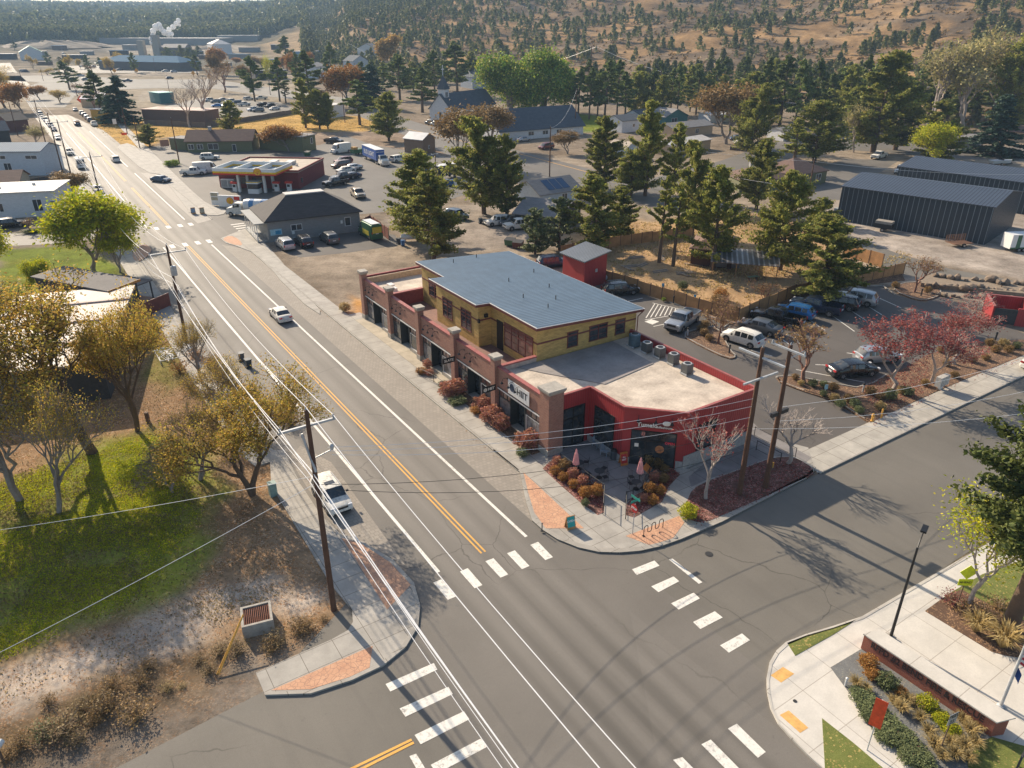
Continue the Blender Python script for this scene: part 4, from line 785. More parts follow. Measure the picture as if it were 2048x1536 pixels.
# headings: 0 = pointing across the main road to the right (+v), 90 = up the road (+u)
U,D_,R_,L_=90,-90,0,180
cars=[
('sedan',562,637,U,'white','white sedan driving up the main road in the right lane','car',None,0,'moving_car'),
('suv',664,1003,D_,'white','white crossover parked in the brick bay beside the wooden pole, front towards the junction','car',None,0,None),
('suv',232,323,U,'white','white suv driving away up the main road near the gas station','car',None,0,'moving_car'),
('pickup',155,251,U,'navy','dark blue pickup with a brown load driving far up the main road','pickup truck',None,0,'moving_pickup'),
('van',163,336,D_,'white','white delivery van standing on the left shoulder behind a white pickup','van',None,0,'delivery_van'),
('pickup',141,309,D_,'white','white pickup on the left shoulder just beyond the delivery van','pickup truck',None,0,None),
('sedan',197,383,D_,'white','white car parked on the left shoulder below the leaning pole','car',None,0,None),
('sedan',323,364,-55,'steel','steel grey sedan rolling out of the gas station forecourt','car',None,0,'moving_car'),
('sedan',117,279,D_,'silver','silver car on the left shoulder beside the white metal-roofed house','car',None,0,None),
('pickup',388,350,R_-20,'white','white utility pickup parked left of the gas canopy','pickup truck',None,0,None),
('van',414,346,R_-15,'white','white van standing against the gas canopy behind the utility pickup','van',None,0,None),
('suv',420,319,R_-20,'white','white suv in front of the olive restaurant','car',None,0,None),
('suv',687,327,L_+10,'maroon','maroon suv farthest back beside the red store','car','cars beside the gas station store',0,None),
('minivan',683,335,L_+10,'brown','brown minivan second from the back beside the red store','car','cars beside the gas station store',0,None),
('sedan',692,345,L_+10,'white','white sedan in the row beside the red store','car','cars beside the gas station store',0,None),
('sedan',706,340,L_+10,'silver','silver sedan half behind the white one by the red store','car','cars beside the gas station store',0,None),
('sedan',703,357,L_+10,'navy','navy sedan at the right of the row by the red store','car','cars beside the gas station store',0,None),
('pickup',688,360,L_+10,'black','black pickup behind the nearest truck by the red store','pickup truck','cars beside the gas station store',0,None),
('pickup',672,371,L_+10,'black','black pickup nearest the hip-roofed building in the row by the red store','pickup truck','cars beside the gas station store',0,None),
('pickup',716,394,D_-8,'tan','old tan pickup standing alone in the gas station lot','pickup truck',None,0,None),
('van',682,306,L_+14,'white','white high-roof van with green lettering near the blue semi trailer','van',None,0,None),
('suv',797,323,15,'white','white suv beside the cab of the blue semi truck','car',None,0,None),
('suv',845,339,15,'silver','silver suv beside the black box truck','car',None,0,None),
('van',838,350,D_,'white','white van parked in front of the black box truck','van',None,0,None),
('pickup',668,287,-55,'black','black pickup beside the olive box-shaped building','pickup truck',None,0,None),
('suv',861,249,100,'gray','dark grey suv at the kerb near the church','car',None,0,None),
('suv',872,252,100,'silver','silver suv at the kerb near the church','car',None,0,None),
('sedan',1047,283,5,'silver','silver sedan parked against the white church hall','car',None,0,None),
('minivan',1092,298,190,'maroon','old rust-red van with a white front by the church hall','van',None,0,'old_van'),
('suv',914,437,D_+15,'steel','blue-grey suv alone on the gravel lot under the tall junipers','car',None,0,None),
('suv',996,450,R_+170,'white','white suv beside the blue bins on the gravel lot','car','cars in the shade at the back of the gravel lot',0,None),
('suv',1022,450,R_+170,'gray','dark grey suv in the middle of the gravel lot row','car','cars in the shade at the back of the gravel lot',0,None),
('pickup',1040,458,R_+170,'white','white pickup nearest the pine in the gravel lot row','pickup truck','cars in the shade at the back of the gravel lot',0,None),
('suv',571,496,U,'silver','silver suv parked against the grey hip-roofed building','car','cars parked along the grey hip-roofed building',0,None),
('suv',608,491,U,'black','black suv with lit tail lights, second of the row by the grey building','car','cars parked along the grey hip-roofed building',0,None),
('suv',659,484,U,'gray','dark grey suv, third of the row by the grey building','car','cars parked along the grey hip-roofed building',0,None),
('van',741,474,U,'green','green and yellow van by the reddish timber fence','van','cars parked along the grey hip-roofed building',0,None),
('suv',1106,533,-15,'navy','navy suv between the blue roof and the red outbuilding','car',None,0,None),
('suv',1240,588,-20,'black','black suv behind the blue roof near the timber fence','car',None,0,None),
('pickup',1364,652,L_+20,'silver','silver pickup parked facing the yellow wall by the striped bay','pickup truck',None,0,None),
('hatch',1484,686,100,'white','white compact suv parked behind the planted island','car','cars in the back car park',0,None),
('sedan',1519,663,105,'gray','grey sedan between the white compact and the black truck','car','cars in the back car park',0,None),
('pickup',1554,647,108,'black','dark pickup with an open bed next to the bright blue car','pickup truck','cars in the back car park',0,None),
('hatch',1588,633,108,'blue','bright blue hatchback in the back car park','car','cars in the back car park',0,None),
('pickup',1630,624,110,'navy','navy pickup just right of the bright blue car','pickup truck','cars in the back car park',0,None),
('suv',1674,615,112,'black','black suv in the shade left of the pale one','car','cars in the back car park',0,None),
('suv',1710,606,112,'silver','pale silver suv at the far end of the fence row','car','cars in the back car park',0,None),
('sedan',1703,749,-22,'black','black sedan parked beside the planted border with pink-leaved trees','car',None,0,None),
('hatch',1752,722,-22,'silver','silver hatchback half hidden behind the pink-leaved tree','car',None,0,None),
('sedan',2084,736,-8,'white','white car cut off by the right edge at the kerb','car',None,0,None),
('pickup',1757,317,-170,'white','white pickup under the big junipers near the storage sheds','pickup truck',None,0,None),
('suv',1800,346,-160,'white','white suv behind the corner of the far storage shed','car',None,0,None),
('sedan',1473,280,160,'navy','navy sedan parked by the split-rail fence','car',None,0,None),
('hatch',1482,288,160,'white','white hatchback parked by the split-rail fence','car',None,0,None),
('suv',22,415+40,R_,'black','black suv at the left edge on the side road','car',None,0,None),
]
for c in cars: car(*c[:4],c[4],c[5],c[6],c[7],far=bool(c[8]),name=c[9])
ords=['first','second','third','fourth','fifth','sixth','seventh','eighth','ninth','tenth','eleventh','twelfth','thirteenth','fourteenth','fifteenth','sixteenth','seventeenth','eighteenth']
for i,(x,y,c) in enumerate([(189,252,'white'),(180,243,'gray'),(174,238,'silver'),(169,233,'gray'),(164,229,'white')]):
    car('pickup' if i==0 else 'suv',x,y,U,c,('%s %s vehicle from the near end of the right kerb row'%(ords[i],c)),'car','vehicles parked at the right kerb far up the road',far=True)
car('sedan',151,222,D_,'gray','grey car at the far stop line up the road','car',far=True,name='moving_car')
for i,(x,y,c) in enumerate([(108,262,'navy'),(102,254,'white'),(97,248,'silver'),(92,243,'white'),(87,238,'white'),(82,231,'gray'),(78,225,'white')]):
    car('suv' if i%2 else 'sedan',x,y,D_,c,('%s %s car from the near end of the left kerb row'%(ords[i],c)),'car','cars parked at the left kerb far up the road',far=True)
k=0
for (x,y,c,t) in [(417,203,'white','suv'),(432,206,'gray','suv'),(446,202,'silver','sedan'),(460,205,'white','suv'),(474,208,'navy','suv'),(488,212,'white','pickup'),(506,222,'silver','suv'),(517,224,'gray','suv'),(528,213,'black','pickup'),(549,220,'white','sedan'),(523,199,'white','pickup'),(497,200,'white','suv'),(540,215,'black','suv'),(435,214,'blue','sedan'),(455,215,'silver','suv')]:
    k+=1; car(t,x,y,[20,200,160][k%3],c,'%s %s vehicle from the left in the open lot beyond the dry field'%(ords[k-1],c),'car','vehicles in the open lot beyond the dry field',far=True)
k=0
for (x,y,c,t) in [(130,136,'white','suv'),(165,134,'white','sedan'),(186,135,'silver','suv'),(205,137,'white','suv'),(218,136,'white','suv'),(225,140,'navy','suv'),(240,141,'gray','pickup'),(243,136,'silver','suv'),(268,134,'white','pickup'),(283,135,'white','suv'),(330,144,'white','suv'),(348,145,'silver','suv'),(195,128,'silver','sedan')]:
    k+=1; car(t,x,y,[10,190][k%2],c,'%s %s vehicle from the left in front of the long blue roof'%(ords[k-1],c),'car','vehicles in front of the long blue-roofed building',far=True)
for x,y,c,t,l in [(50,146,'navy','van','dark van on the highway at the far left'),(118,148,'black','suv','black suv approaching the roundabout from the left'),(172,161,'gray','suv','grey suv entering the roundabout'),(255,164,'navy','pickup','navy pickup on the roundabout'),(340,158,'navy','suv','navy suv leaving the roundabout to the right'),(162,153,'silver','suv','silver suv behind the roundabout tree'),(128,108,'white','sedan','white car near the quarry mound'),(73,96,'white','van','white van by the green-roofed shed')]:
    car(t,x,y,10,c,l,'car',far=True,name='distant_car')
def bxp(r,name,L,m,par=None,sm=False):
    mb=MB(); [mb.box(*b) for b in L]; return mb.build(name,m,par or r,sm)
def wheels(r,xs,w,rad):
    for x in xs:
        for s in(-1,1):
            mb=MB(); mb.lathe([(rad*.6,-.14),(rad,-.12),(rad,.12),(rad*.6,.14)],14,axis='y',c=(x,s*w,rad)); wh=mb.build('wheel',TYRE,r,30)
            mb=MB(); mb.lathe([(rad*.58,-.0),(rad*.58,.03),(rad*.2,.06)],12,axis='y',c=(x,s*(w+.14)-(0 if s>0 else .03),rad)); mb.build('rim',RIM,wh)
def truck_cab(r,x0,c):   # conventional cab, nose towards +x
    m=paint(c,*PAINTS[c]); mb=MB()
    prof=[(x0,.9),(x0,2.75),(x0+1.5,2.8),(x0+1.95,1.95),(x0+3.2,1.7),(x0+3.4,1.2),(x0+3.4,.55),(x0+.2,.55)]
    k=len(prof); vs=[(x,-1.1 if i not in(1,2) else -.95,z) for i,(x,z) in enumerate(prof)]+[(x,1.1 if i not in(1,2) else .95,z) for i,(x,z) in enumerate(prof)]
    mb.add(vs,[(i,i+k,(i+1)%k+k,(i+1)%k) for i in range(k)]+[tuple(range(k)),tuple(range(2*k-1,k-1,-1))]); mb.build('cab',m,r,25)
    gl=MB(); gl.add([(x0+1.53,-.86,2.76),(x0+1.53,.86,2.76),(x0+1.97,1.0,2.0),(x0+1.97,-1.0,2.0)],[(3,2,1,0)]); 
    for s in(-1,1): gl.add([(x0+.4,s*1.07,1.95),(x0+1.5,s*1.07,1.95),(x0+1.35,s*.985,2.62),(x0+.4,s*.985,2.62)],[(0,1,2,3) if s<0 else (3,2,1,0)])
    gl.build('windows',CGL,r); bxp(r,'grille',[(x0+3.39,-.7,.8,x0+3.43,.7,1.5)],RIM)
    for s in(-1,1):
        bxp(r,'headlight',[(x0+3.25,min(s*.78,s*1.08),1.05,x0+3.44,max(s*.78,s*1.08),1.3)],HEADL); bxp(r,'wing_mirror',[(x0+1.4,min(s*1.12,s*1.35),1.9,x0+1.5,max(s*1.12,s*1.35),2.5)],PLAS)
    bxp(r,'bumper',[(x0+3.2,-1.12,.4,x0+3.55,1.12,.75)],RIM)
# blue semi
p=at(752,330); A=at(728,314); B=at(783,338); ang=math.atan2(B[1]-A[1],B[0]-A[0])
r=thing('semi_truck','blue semi trailer with white roof behind a white tractor cab','truck',((A[0]+B[0])/2,(A[1]+B[1])/2,.02),ang)
BLU=mat('trailer_blue',(.015,.09,.36),.4); WHP=mat('vehicle_white',(.72,.72,.70),.4,var=.05)
tr=bxp(r,'trailer',[(-9,-1.28,1.1,3.2,1.28,4.0)],BLU); bxp(r,'trailer_roof',[(-9.05,-1.33,4.0,3.25,1.33,4.08)],WHP); bxp(r,'trailer_frame',[(-8.5,-.6,.7,3,.6,1.1),(-9.02,-1.2,.5,-8.9,1.2,.65)],PLAS)
text('trailer_lettering','BUD LIGHT',1.75,WHP,tr,wallM(-3.0,-1.30,2.5,-math.pi/2),.004,1.0,bold=.03)
text('trailer_lettering','BUD LIGHT',.42,WHP,tr,wallM(3.22,0,3.4,0),.004,1.0,bold=.01)
truck_cab(r,4.0,'white'); bxp(r,'chassis',[(1.5,-.5,.6,5,.5,1.0)],PLAS); wheels(r,(-7.6,-6.4,2.4,3.6,6.6),1.05,.5)
# white tanker truck by the grey building
A=at(560,440); B=at(470,437); ang=math.atan2(B[1]-A[1],B[0]-A[0])
C_=at(500,432); r=thing('tanker_truck','white tanker truck with a blue-striped tank nosing out beside the grey building','truck',(C_[0],C_[1],.02),ang)
truck_cab(r,1.2,'white'); mb=MB(); mb.lathe([(.2,-6.5),(1.1,-6.2),(1.25,-5.5),(1.25,.1),(1.1,.7),(.2,.9)],20,axis='x',c=(0,0,2.3)); mb.build('tank',WHP,r,40)
mb=MB(); mb.lathe([(1.262,-5.2),(1.262,-3.2)],20,axis='x',c=(0,0,2.3)); mb.lathe([(1.262,-1.6),(1.262,-.6)],20,axis='x',c=(0,0,2.3)); mb.build('tank_stripe',mat('tank_blue',(.08,.25,.5),.4),r,40)
bxp(r,'chassis',[(-6,-.5,.6,2,.5,1.05)],PLAS); wheels(r,(-5,-3.8,3.6),1.05,.5)
# black box truck, green trailer, rv-ish white trailers
A=at(905,352); B=at(852,362); ang=math.atan2(B[1]-A[1],B[0]-A[0]); C_=at(885,358)
r=thing('box_truck','black box truck with a pale roof beside the bright green turf','truck',(C_[0],C_[1],.02),ang); bxp(r,'cargo_box',[(-5,-1.25,.9,2.2,1.25,3.5)],PLAS); bxp(r,'box_roof',[(-5.04,-1.3,3.5,2.24,1.3,3.58)],WHP)
truck_cab(r,2.0,'gray'); wheels(r,(-3.5,3.9),1.0,.45)
C_=at(718,309); r=thing('utility_trailer','small green trailer with hay behind the white van','trailer',tuple(C_),RANG+.2); bxp(r,'trailer_bed',[(-2.4,-1,.6,2.4,1,1.7)],paint('green',*PAINTS['green'])); bxp(r,'hay_load',[(-2.2,-.9,1.7,-.8,.9,2.4)],mat('hay',(.5,.3,.1),.95)); wheels(r,(-.5,.5),.9,.35)
C_=at(232+0,0) if False else None
# livery of the green van and load of the blue pickup
C_=at(741,474); 
mb=MB(); mb.box(-1.9,-1.035,.75,.7,-1.03,1.55).box(-1.9,1.03,.75,.7,1.035,1.55).box(-2.97,-.8,1.3,-2.955,.8,2.3); v_=[o for o in COL.objects if o.get('label','').startswith('green and yellow van')][0]; mb.build('livery_panel',mat('livery_yellow',(.62,.5,.05),.45),v_)
mb=MB(); mb.box(-2.6,-.7,2.72,1.2,.7,2.78); mb.build('roof_panel',WHP,v_)
v_=[o for o in COL.objects if o.get('label','').startswith('white high-roof van')][0]; mb=MB(); mb.box(-1.5,-1.035,1.4,.8,-1.03,1.7); mb.build('livery_stripe',mat('livery_green',(.1,.45,.08),.5),v_)
v_=[o for o in COL.objects if o.get('label','').startswith('dark blue pickup')][0]; bxp(v_,'cargo_load',[(-2.7,-.8,.72,-.9,.8,1.7)],mat('load_brown',(.22,.11,.05),.9))
v_=[o for o in COL.objects if o.get('label','').startswith('white crossover')][0]; v_.scale=(1.06,1.08,1.03); bxp(v_,'sunroof',[(-.35,-.38,1.742,.1,.38,1.765)],CGL)
# open and enclosed trailers by the storage sheds
C_=at(1767,462); r=thing('cargo_trailer','small dark canvas-topped trailer parked on the gravel in front of the storage shed','trailer',tuple(C_),RANG+math.radians(-75)); bxp(r,'trailer_box',[(-1.7,-1,.7,1.5,1,1.5)],PLAS); bxp(r,'canvas_top',[(-1.6,-.9,1.5,1.4,.9,2.0)],mat('canvas_gray',(.33,.30,.26),.9)); wheels(r,(0,),1.05,.4); bxp(r,'drawbar',[(1.5,-.06,.6,2.9,.06,.7)],PLAS)
C_=at(1917,492); r=thing('flatbed_trailer','rusty mesh-sided utility trailer by the corner of the storage shed','trailer',tuple(C_),RANG+math.radians(-20))
bxp(r,'trailer_bed',[(-2,-1.1,.6,2,1.1,.7)],mat('rust_brown',(.20,.10,.055),.8)); mb=MB()
for k in range(9): mb.box(-2+k*.5-.03,1.06,.7,-2+k*.5+.03,1.12,1.9)
for k in range(5): mb.box(-2.03,1.05,.8+k*.26,2.03,1.09,.84+k*.26)
mb.build('mesh_side',mat('rust_brown',(.20,.10,.055),.8),r); wheels(r,(0,),1.15,.38); bxp(r,'drawbar',[(-.06,-3.0,.5,.06,-1.1,.6)],PLAS)
C_=at(2050,500); r=thing('horse_trailer','white and green enclosed trailer at the right edge by the storage shed','trailer',tuple(C_),RANG+math.radians(-28))
bxp(r,'trailer_box',[(-4,-1.2,.6,4,1.2,3.1)],WHP); bxp(r,'green_stripe',[(-3,-1.215,.7,-2.2,-1.203,3.0),(-4,-1.215,.6,4,-1.203,.85)],mat('stripe_green',(.05,.14,.07),.5)); bxp(r,'door_seams',[(k,-1.212,.9,k+.04,-1.203,2.9) for k in (0,1.2,2.4)],PLAS); wheels(r,(-2.2,-1.3),1.15,.38)
C_=at(2000,330); r=thing('boat','white motor boat on the dirt beyond the storage sheds','boat',tuple(C_),RANG+math.radians(-20)); mb=MB()
hp=[(-3.5,1.1),(1,1.2),(3,.6),(3.8,0),(3,-.6),(1,-1.2),(-3.5,-1.1)]; k=len(hp); mb.add([(x*.9,y*.5,.5) for x,y in hp]+[(x,y,1.4) for x,y in hp],[((i+1)%k,i,k+i,k+(i+1)%k) for i in range(k)]+[tuple(range(2*k-1,k-1,-1))]); mb.build('hull',WHP,r); bxp(r,'windscreen',[(-.2,-.8,1.4,.2,.8,2.0)],CGL); bxp(r,'trailer_frame',[(-3,-.8,.3,3.5,.8,.45)],PLAS); wheels(r,(-.5,),1.0,.33)

for _k,_r in PROTO.items():
    for _c in KIDS[_r.name]:
        for _g in list(KIDS.get(_c.name,[])): bpy.data.objects.remove(_g)
        bpy.data.objects.remove(_c)
    bpy.data.objects.remove(_r)
PROTO={}
# ---------------- trees and shrubs ----------------
def leaf_mesh(name,C,S,mat_,flat=.0,aspect=1.5,up=None,rng=None):
    """one small kite-shaped face per leaf: C centres (n,3), S sizes (n,)"""
    rng=rng or np.random.default_rng(1); n=len(C)
    d=rng.normal(size=(n,3)); 
    if up is not None: d=d*(1-up)+np.array([0,0,1])*up*2
    d/=np.linalg.norm(d,axis=1)[:,None]+1e-9; e=rng.normal(size=(n,3)); e-=d*(e*d).sum(1)[:,None]; e/=np.linalg.norm(e,axis=1)[:,None]+1e-9
    a=d*(S*aspect*.5)[:,None]; b=e*(S*.5)[:,None]; bend=np.cross(d,e)*(S*.18)[:,None]
    V=np.stack([C-a,C+b-a*.1+bend,C+a,C-b-a*.1+bend],1).reshape(-1,3)
    me=bpy.data.meshes.new(name); me.vertices.add(4*n); me.vertices.foreach_set('co',V.ravel()); me.loops.add(4*n); me.loops.foreach_set('vertex_index',np.arange(4*n)); me.polygons.add(n)
    me.polygons.foreach_set('loop_start',np.arange(0,4*n,4)); me.polygons.foreach_set('loop_total',np.full(n,4)); me.update(); me.materials.append(mat_); return me
BARK=mat('bark_brown',(.13,.085,.055),.95,bump=.5); BARKG=mat('bark_gray',(.27,.23,.20),.95); BARKW=mat('bark_pale',(.40,.34,.30),.9); BARKR=mat('bark_reddish',(.25,.13,.09),.9)
LF={'juniper':leafmat('foliage_juniper',['6c7634','8c923e','a29e50','78803c','968646'],.4,.35),'pine':leafmat('foliage_pine',['566638','6c7a40','868c50'],.3,.3),
 'spruce':leafmat('foliage_spruce',['2e4230','3c5340','4a6048'],.15,.2),'green':leafmat('foliage_bright',['5c7c2c','7c9838','4c6a26','a4ac44','b8b050'],.35,.3),
 'lime':leafmat('foliage_lime',['a0ac20','c8c024','80981e','d8c638'],.4,.25),'autumn':leafmat('foliage_autumn',['b8903a','a09838','ccaa50','7c8436','c29a54','a0803c'],.5,.3),
 'orange':leafmat('foliage_orange',['b07c3a','966430','c08e4c','86703c'],.3,.25),'gold':leafmat('foliage_gold',['c09a4c','a8884c','c8a85c'],.35,.2),'pale':leafmat('foliage_pale',['b4a26c','a09860','8e8a5c','c4b47c'],.35,.2),
 'red':leafmat('foliage_red',['9c4a42','ac625a','84383a','b07c6c'],.35,.25),'shrubred':leafmat('foliage_shrub',['b87850','a8645c','c49468','b87c80','988450'],.25,.25),
 'dry':leafmat('foliage_dry',['7a6a48','94805a','5f5338'],.3,.25),'straw':leafmat('foliage_straw',['b8a06a','9d8856','cdb988'],.35,.2),'sage':leafmat('foliage_sage',['66704a','7a8054','525c3a'],.2,.2),'brown':leafmat('foliage_brown',['8a6e44','9c7e50','70603c'],.25,.2)}
def limb(mb,a,b,r0,r1,n=5,k=3,w=.08,rng=None,m=0,sag=0):
    a=np.array(a,float);b=np.array(b,float);L=np.linalg.norm(b-a); pts=[]
    for i in range(k+1):
        t=i/k; p=a+(b-a)*t+(rng.normal(size=3)*w*L*math.sin(math.pi*t)); p[2]+=sag*L*math.sin(math.pi*t); pts.append(p)
    mb.tube(pts,[r0+(r1-r0)*i/k for i in range(k+1)],n,m,cap=False); return pts
def conifer(seed,H=10,R=2.6,base=.12,shape='juniper',nl=55,leaves=9000,ls=.30,tops=1):
    rng=np.random.default_rng(seed); mb=MB(); C=[];S=[]
    lean=rng.normal(size=2)*.03*H
    trunk=[(lean[0]*t*t,lean[1]*t*t,H*.94*t) for t in np.linspace(0,1,7)]; r0=H*.021
    mb.tube(trunk,[r0*(1-.85*t)+.02 for t in np.linspace(0,1,7)],8,cap=False)
    for i in range(nl):
        t=base+(1-base)*(i+rng.random())/nl; z=H*.95*t; a=rng.random()*6.283
        u=(t-base)/(1-base)
        if shape=='spruce': prof=(1-u)*1.0+.04
        elif shape=='pine': prof=(.55+.5*math.sin(math.pi*min(1,u*1.15)))*(1-u**4)+.05
        else: prof=min(1,(u+.12)*2.6)**.7*(1-u)**.62*1.05+.06
        rr=R*prof*(rng.uniform(.5,1.3) if shape!='spruce' else rng.uniform(.85,1.1))
        up_=rng.uniform(.1,.7) if shape=='juniper' else rng.uniform(-.15,.35) if shape=='pine' else -.25
        s0=np.array([lean[0]*t*t,lean[1]*t*t,z]); e=s0+np.array([math.cos(a)*rr,math.sin(a)*rr,up_*rr])
        e[2]=min(e[2],H); pts=limb(mb,s0,e,r0*(1-t)*.45+.015,.015,4,3,.05,rng)
        nc=3 if shape!='pine' else 2
        for c in range(nc):
            q=s0+(e-s0)*(1-c*.27*rng.uniform(.7,1.2)); cr=(R*.165 if shape!='spruce' else R*.16)*(rng.uniform(.6,1.4))*(1-.35*u)
            n=int(leaves/(nl*nc)); g=rng.normal(size=(n,3)); g/=np.linalg.norm(g,axis=1)[:,None]; g*=rng.random(n)[:,None]**.4*cr; g[:,2]*=1.25 if shape=='juniper' else .6
            ld=(e-s0)/(np.linalg.norm(e-s0)+1e-9); C.append(q+g*.72+ld[None,:]*(rng.normal(size=n)*cr*.85)[:,None]); S.append(rng.uniform(.5,1.3,n)*ls)
    n=int(leaves*.03); C.append(np.stack([lean[0]+rng.normal(size=n)*R*.07,lean[1]+rng.normal(size=n)*R*.07,H*(1-rng.random(n)*.14)],1)); S.append(np.full(n,ls))
    return mb,np.concatenate(C),np.concatenate(S)
def branching(seed,H=9,spread=.8,depth=5,trunk=.25,r0=.16,leafn=0,ls=.2,kids=3,multi=1,updraft=.25,twist=.5,minr=.008,clump=.35):
    rng=np.random.default_rng(seed); mb=MB(); tips=[]
    def grow(p,d,L,r,k):
        e=p+d*L; pts=limb(mb,p,e,r,max(r*.62,minr),6 if k==depth else 4 if k>1 else 3,3 if k>1 else 2,.05,rng)
        if k<=2: tips.append((pts[1],r)); 
        if k==0: tips.append((e,r)); return
        nk=kids if k>1 else kids+1
        a0=rng.random()*6.28
        for i in range(nk):
            a=a0+i*6.283/nk+rng.normal()*.4; o=Vector(d).orthogonal().normalized(); o=np.array(Matrix.Rotation(a,3,Vector(d))@o)
            s=spread*rng.uniform(.6,1.2)*(1 if i else .45); nd=d+o*s; nd[2]+=updraft; nd/=np.linalg.norm(nd)
            st=e if rng.random()<.6 else np.array(pts[-2]); grow(np.array(st),nd,L*rng.uniform(.62,.86),max(r*.60,minr),k-1)
    for m in range(multi):
        a=rng.random()*6.28; lean=.0 if multi==1 else .28
        d=np.array([math.cos(a+m*6.28/multi)*lean,math.sin(a+m*6.28/multi)*lean,1.]); d/=np.linalg.norm(d); grow(np.zeros(3),d,H*trunk,r0,depth)
    T=np.array([t[0] for t in tips]); zmax=T[:,2].max(); f=H/zmax
    mb.v=[(x*f,y*f,z*f) for x,y,z in mb.v]; T=T*f
    C=np.zeros((0,3));S=np.zeros(0)
    if leafn:
        k=rng.integers(0,len(T),leafn); C=T[k]+rng.normal(size=(leafn,3))*clump; S=rng.uniform(.6,1.3,leafn)*ls
    return mb,C,S
TP={}
def tree_proto(key):
    if key in TP: return TP[key]
    k,v=key[0],key[1]; H=10; crown='crown'
    if k=='juniper': mb,C,S=conifer(10+v,10,[2.4,2.7,2.1,2.9][v%4],.10,'juniper',[84,96,72,104][v%4],24000,.17); bk,lf=BARK,LF['juniper']
    elif k=='juniperfine': mb,C,S=conifer(19+v,10,2.4,.34,'juniper',120,60000,.10); bk,lf=BARK,leafmat('foliage_juniper_dark',['3c4a20','55602a','6c7236','464e24'],.2,.3)
    elif k=='thin': mb,C,S=conifer(50+v,10,1.5,.35,'juniper',26,5000,.18); bk,lf=BARK,LF['juniper']
    elif k=='pine': mb,C,S=conifer(30+v,10,[2.0,2.4,1.8][v%3],.28,'pine',46,6500,.33); bk,lf=BARK,LF['pine']
    elif k=='spruce': mb,C,S=conifer(40+v,10,2.6,.04,'spruce',110,9000,.30); bk,lf=BARK,LF['spruce']
    elif k=='piney': mb,C,S=conifer(60+v,10,3.0,.05,'juniper',46,9000,.30); bk,lf=BARK,LF['sage']
    elif k=='broad': mb,C,S=branching(70+v,10,.95,5,.13,.2,30000,.26,3,2,.05,clump=.75); bk,lf=BARKG,LF['green']
    elif k=='lime': mb,C,S=branching(80+v,10,.75,5,.24,.17,16000,.2,3,2,.3,clump=.5); bk,lf=BARKG,LF['lime']
    elif k=='autumn': mb,C,S=branching(90+v,10,.72,5,.26,.2,20000,.085,3,2,.22,clump=.25); bk,lf=BARK,LF['autumn']
    elif k=='autumnsparse': mb,C,S=branching(97+v,10,.8,5,.22,.16,8500,.08,3,2,.2,clump=.25); bk,lf=BARKG,LF['autumn']
    elif k=='orange': mb,C,S=branching(100+v,10,.8,5,.2,.16,7500,.32,3,2,.2,clump=.55); bk,lf=BARKG,LF['orange']
    elif k=='poplar': mb,C,S=branching(104+v,10,.34,5,.2,.14,7000,.3,3,1,.6,clump=.4); bk,lf=BARKW,LF['gold']
    elif k=='palegold': mb,C,S=branching(108+v,10,.62,5,.22,.15,3600,.2,3,2,.35,clump=.5); bk,lf=BARKW,LF['pale']
    elif k=='red': mb,C,S=branching(110+v,10,.62,5,.2,.13,2700,.13,3,1,.32,clump=.26); bk,lf=BARKW,LF['red']
    elif k=='redsparse': mb,C,S=branching(115+v,10,.62,5,.22,.15,420,.16,3,1,.3,clump=.2); bk,lf=BARKW,LF['red']
    elif k=='bare': mb,C,S=branching(120+v,10,.62,5,.2,.14,0,.2,3,1,.3); bk,lf=BARKW,None
    elif k=='barebrown': mb,C,S=branching(125+v,10,.72,5,.2,.14,500,.2,3,1,.2,clump=.2); bk,lf=BARKR,LF['brown']
    elif k=='browntree': mb,C,S=branching(130+v,10,.62,5,.22,.16,6000,.25,3,2,.35,clump=.5); bk,lf=BARKG,LF['brown']
    elif k=='aspen': mb,C,S=branching(134+v,10,.42,4,.25,.11,3200,.1,3,1,.5,clump=.4); bk,lf=BARKW,LF['lime']
    elif k=='graybush': mb,C,S=branching(138+v,10,.95,5,.16,.1,900,.2,3,3,.1,clump=.3); bk,lf=BARKG,LF['dry']
    xs=[p[0] for p in mb.v]; tr=mb.mesh('trunk_'+k,bk,60); cr=leaf_mesh('crown_'+k,C,S,lf,rng=np.random.default_rng(v),aspect=1.7) if lf is not None and len(C) else None
    pts=C if len(C) else np.array(mb.v); wd=np.percentile(np.hypot(pts[:,0],pts[:,1]),92)
    TP[key]=(tr,cr,wd); return TP[key]
def tree(kind,px,py,ytop,label,wpx=None,group=None,v=0,cat='tree',name=None,p=None,h=None,rz=None):
    p=at(px,py) if p is None else p; h=h or topz(p,ytop); tr,cr,wd=tree_proto((kind,v)); s=h/10
    sx=s
    if wpx and kind in('juniper','pine','piney'): wpx*=.78
    if wpx: dist=np.linalg.norm(np.array(p)-np.array([0,0,CAMH])); sx=(wpx/2*dist/FPX)/wd; sx=min(max(sx,s*.5),s*1.9)
    nm=name or {'juniper':'juniper_tree','juniperfine':'juniper_tree','thin':'juniper_tree','pine':'pine_tree','spruce':'spruce_tree','piney':'pine_tree','poplar':'poplar_tree','aspen':'aspen_tree','red':'maple_tree','redsparse':'maple_tree','bare':'bare_tree','barebrown':'bare_tree'}.get(kind,'broadleaf_tree')
    r=thing(nm,label,cat,(p[0],p[1],p[2]-.05),rz if rz is not None else random.random()*6.28,group); r.scale=(sx,sx,s)
    link('trunk',tr,r)
    if cr: link('crown',cr,r)
    return r
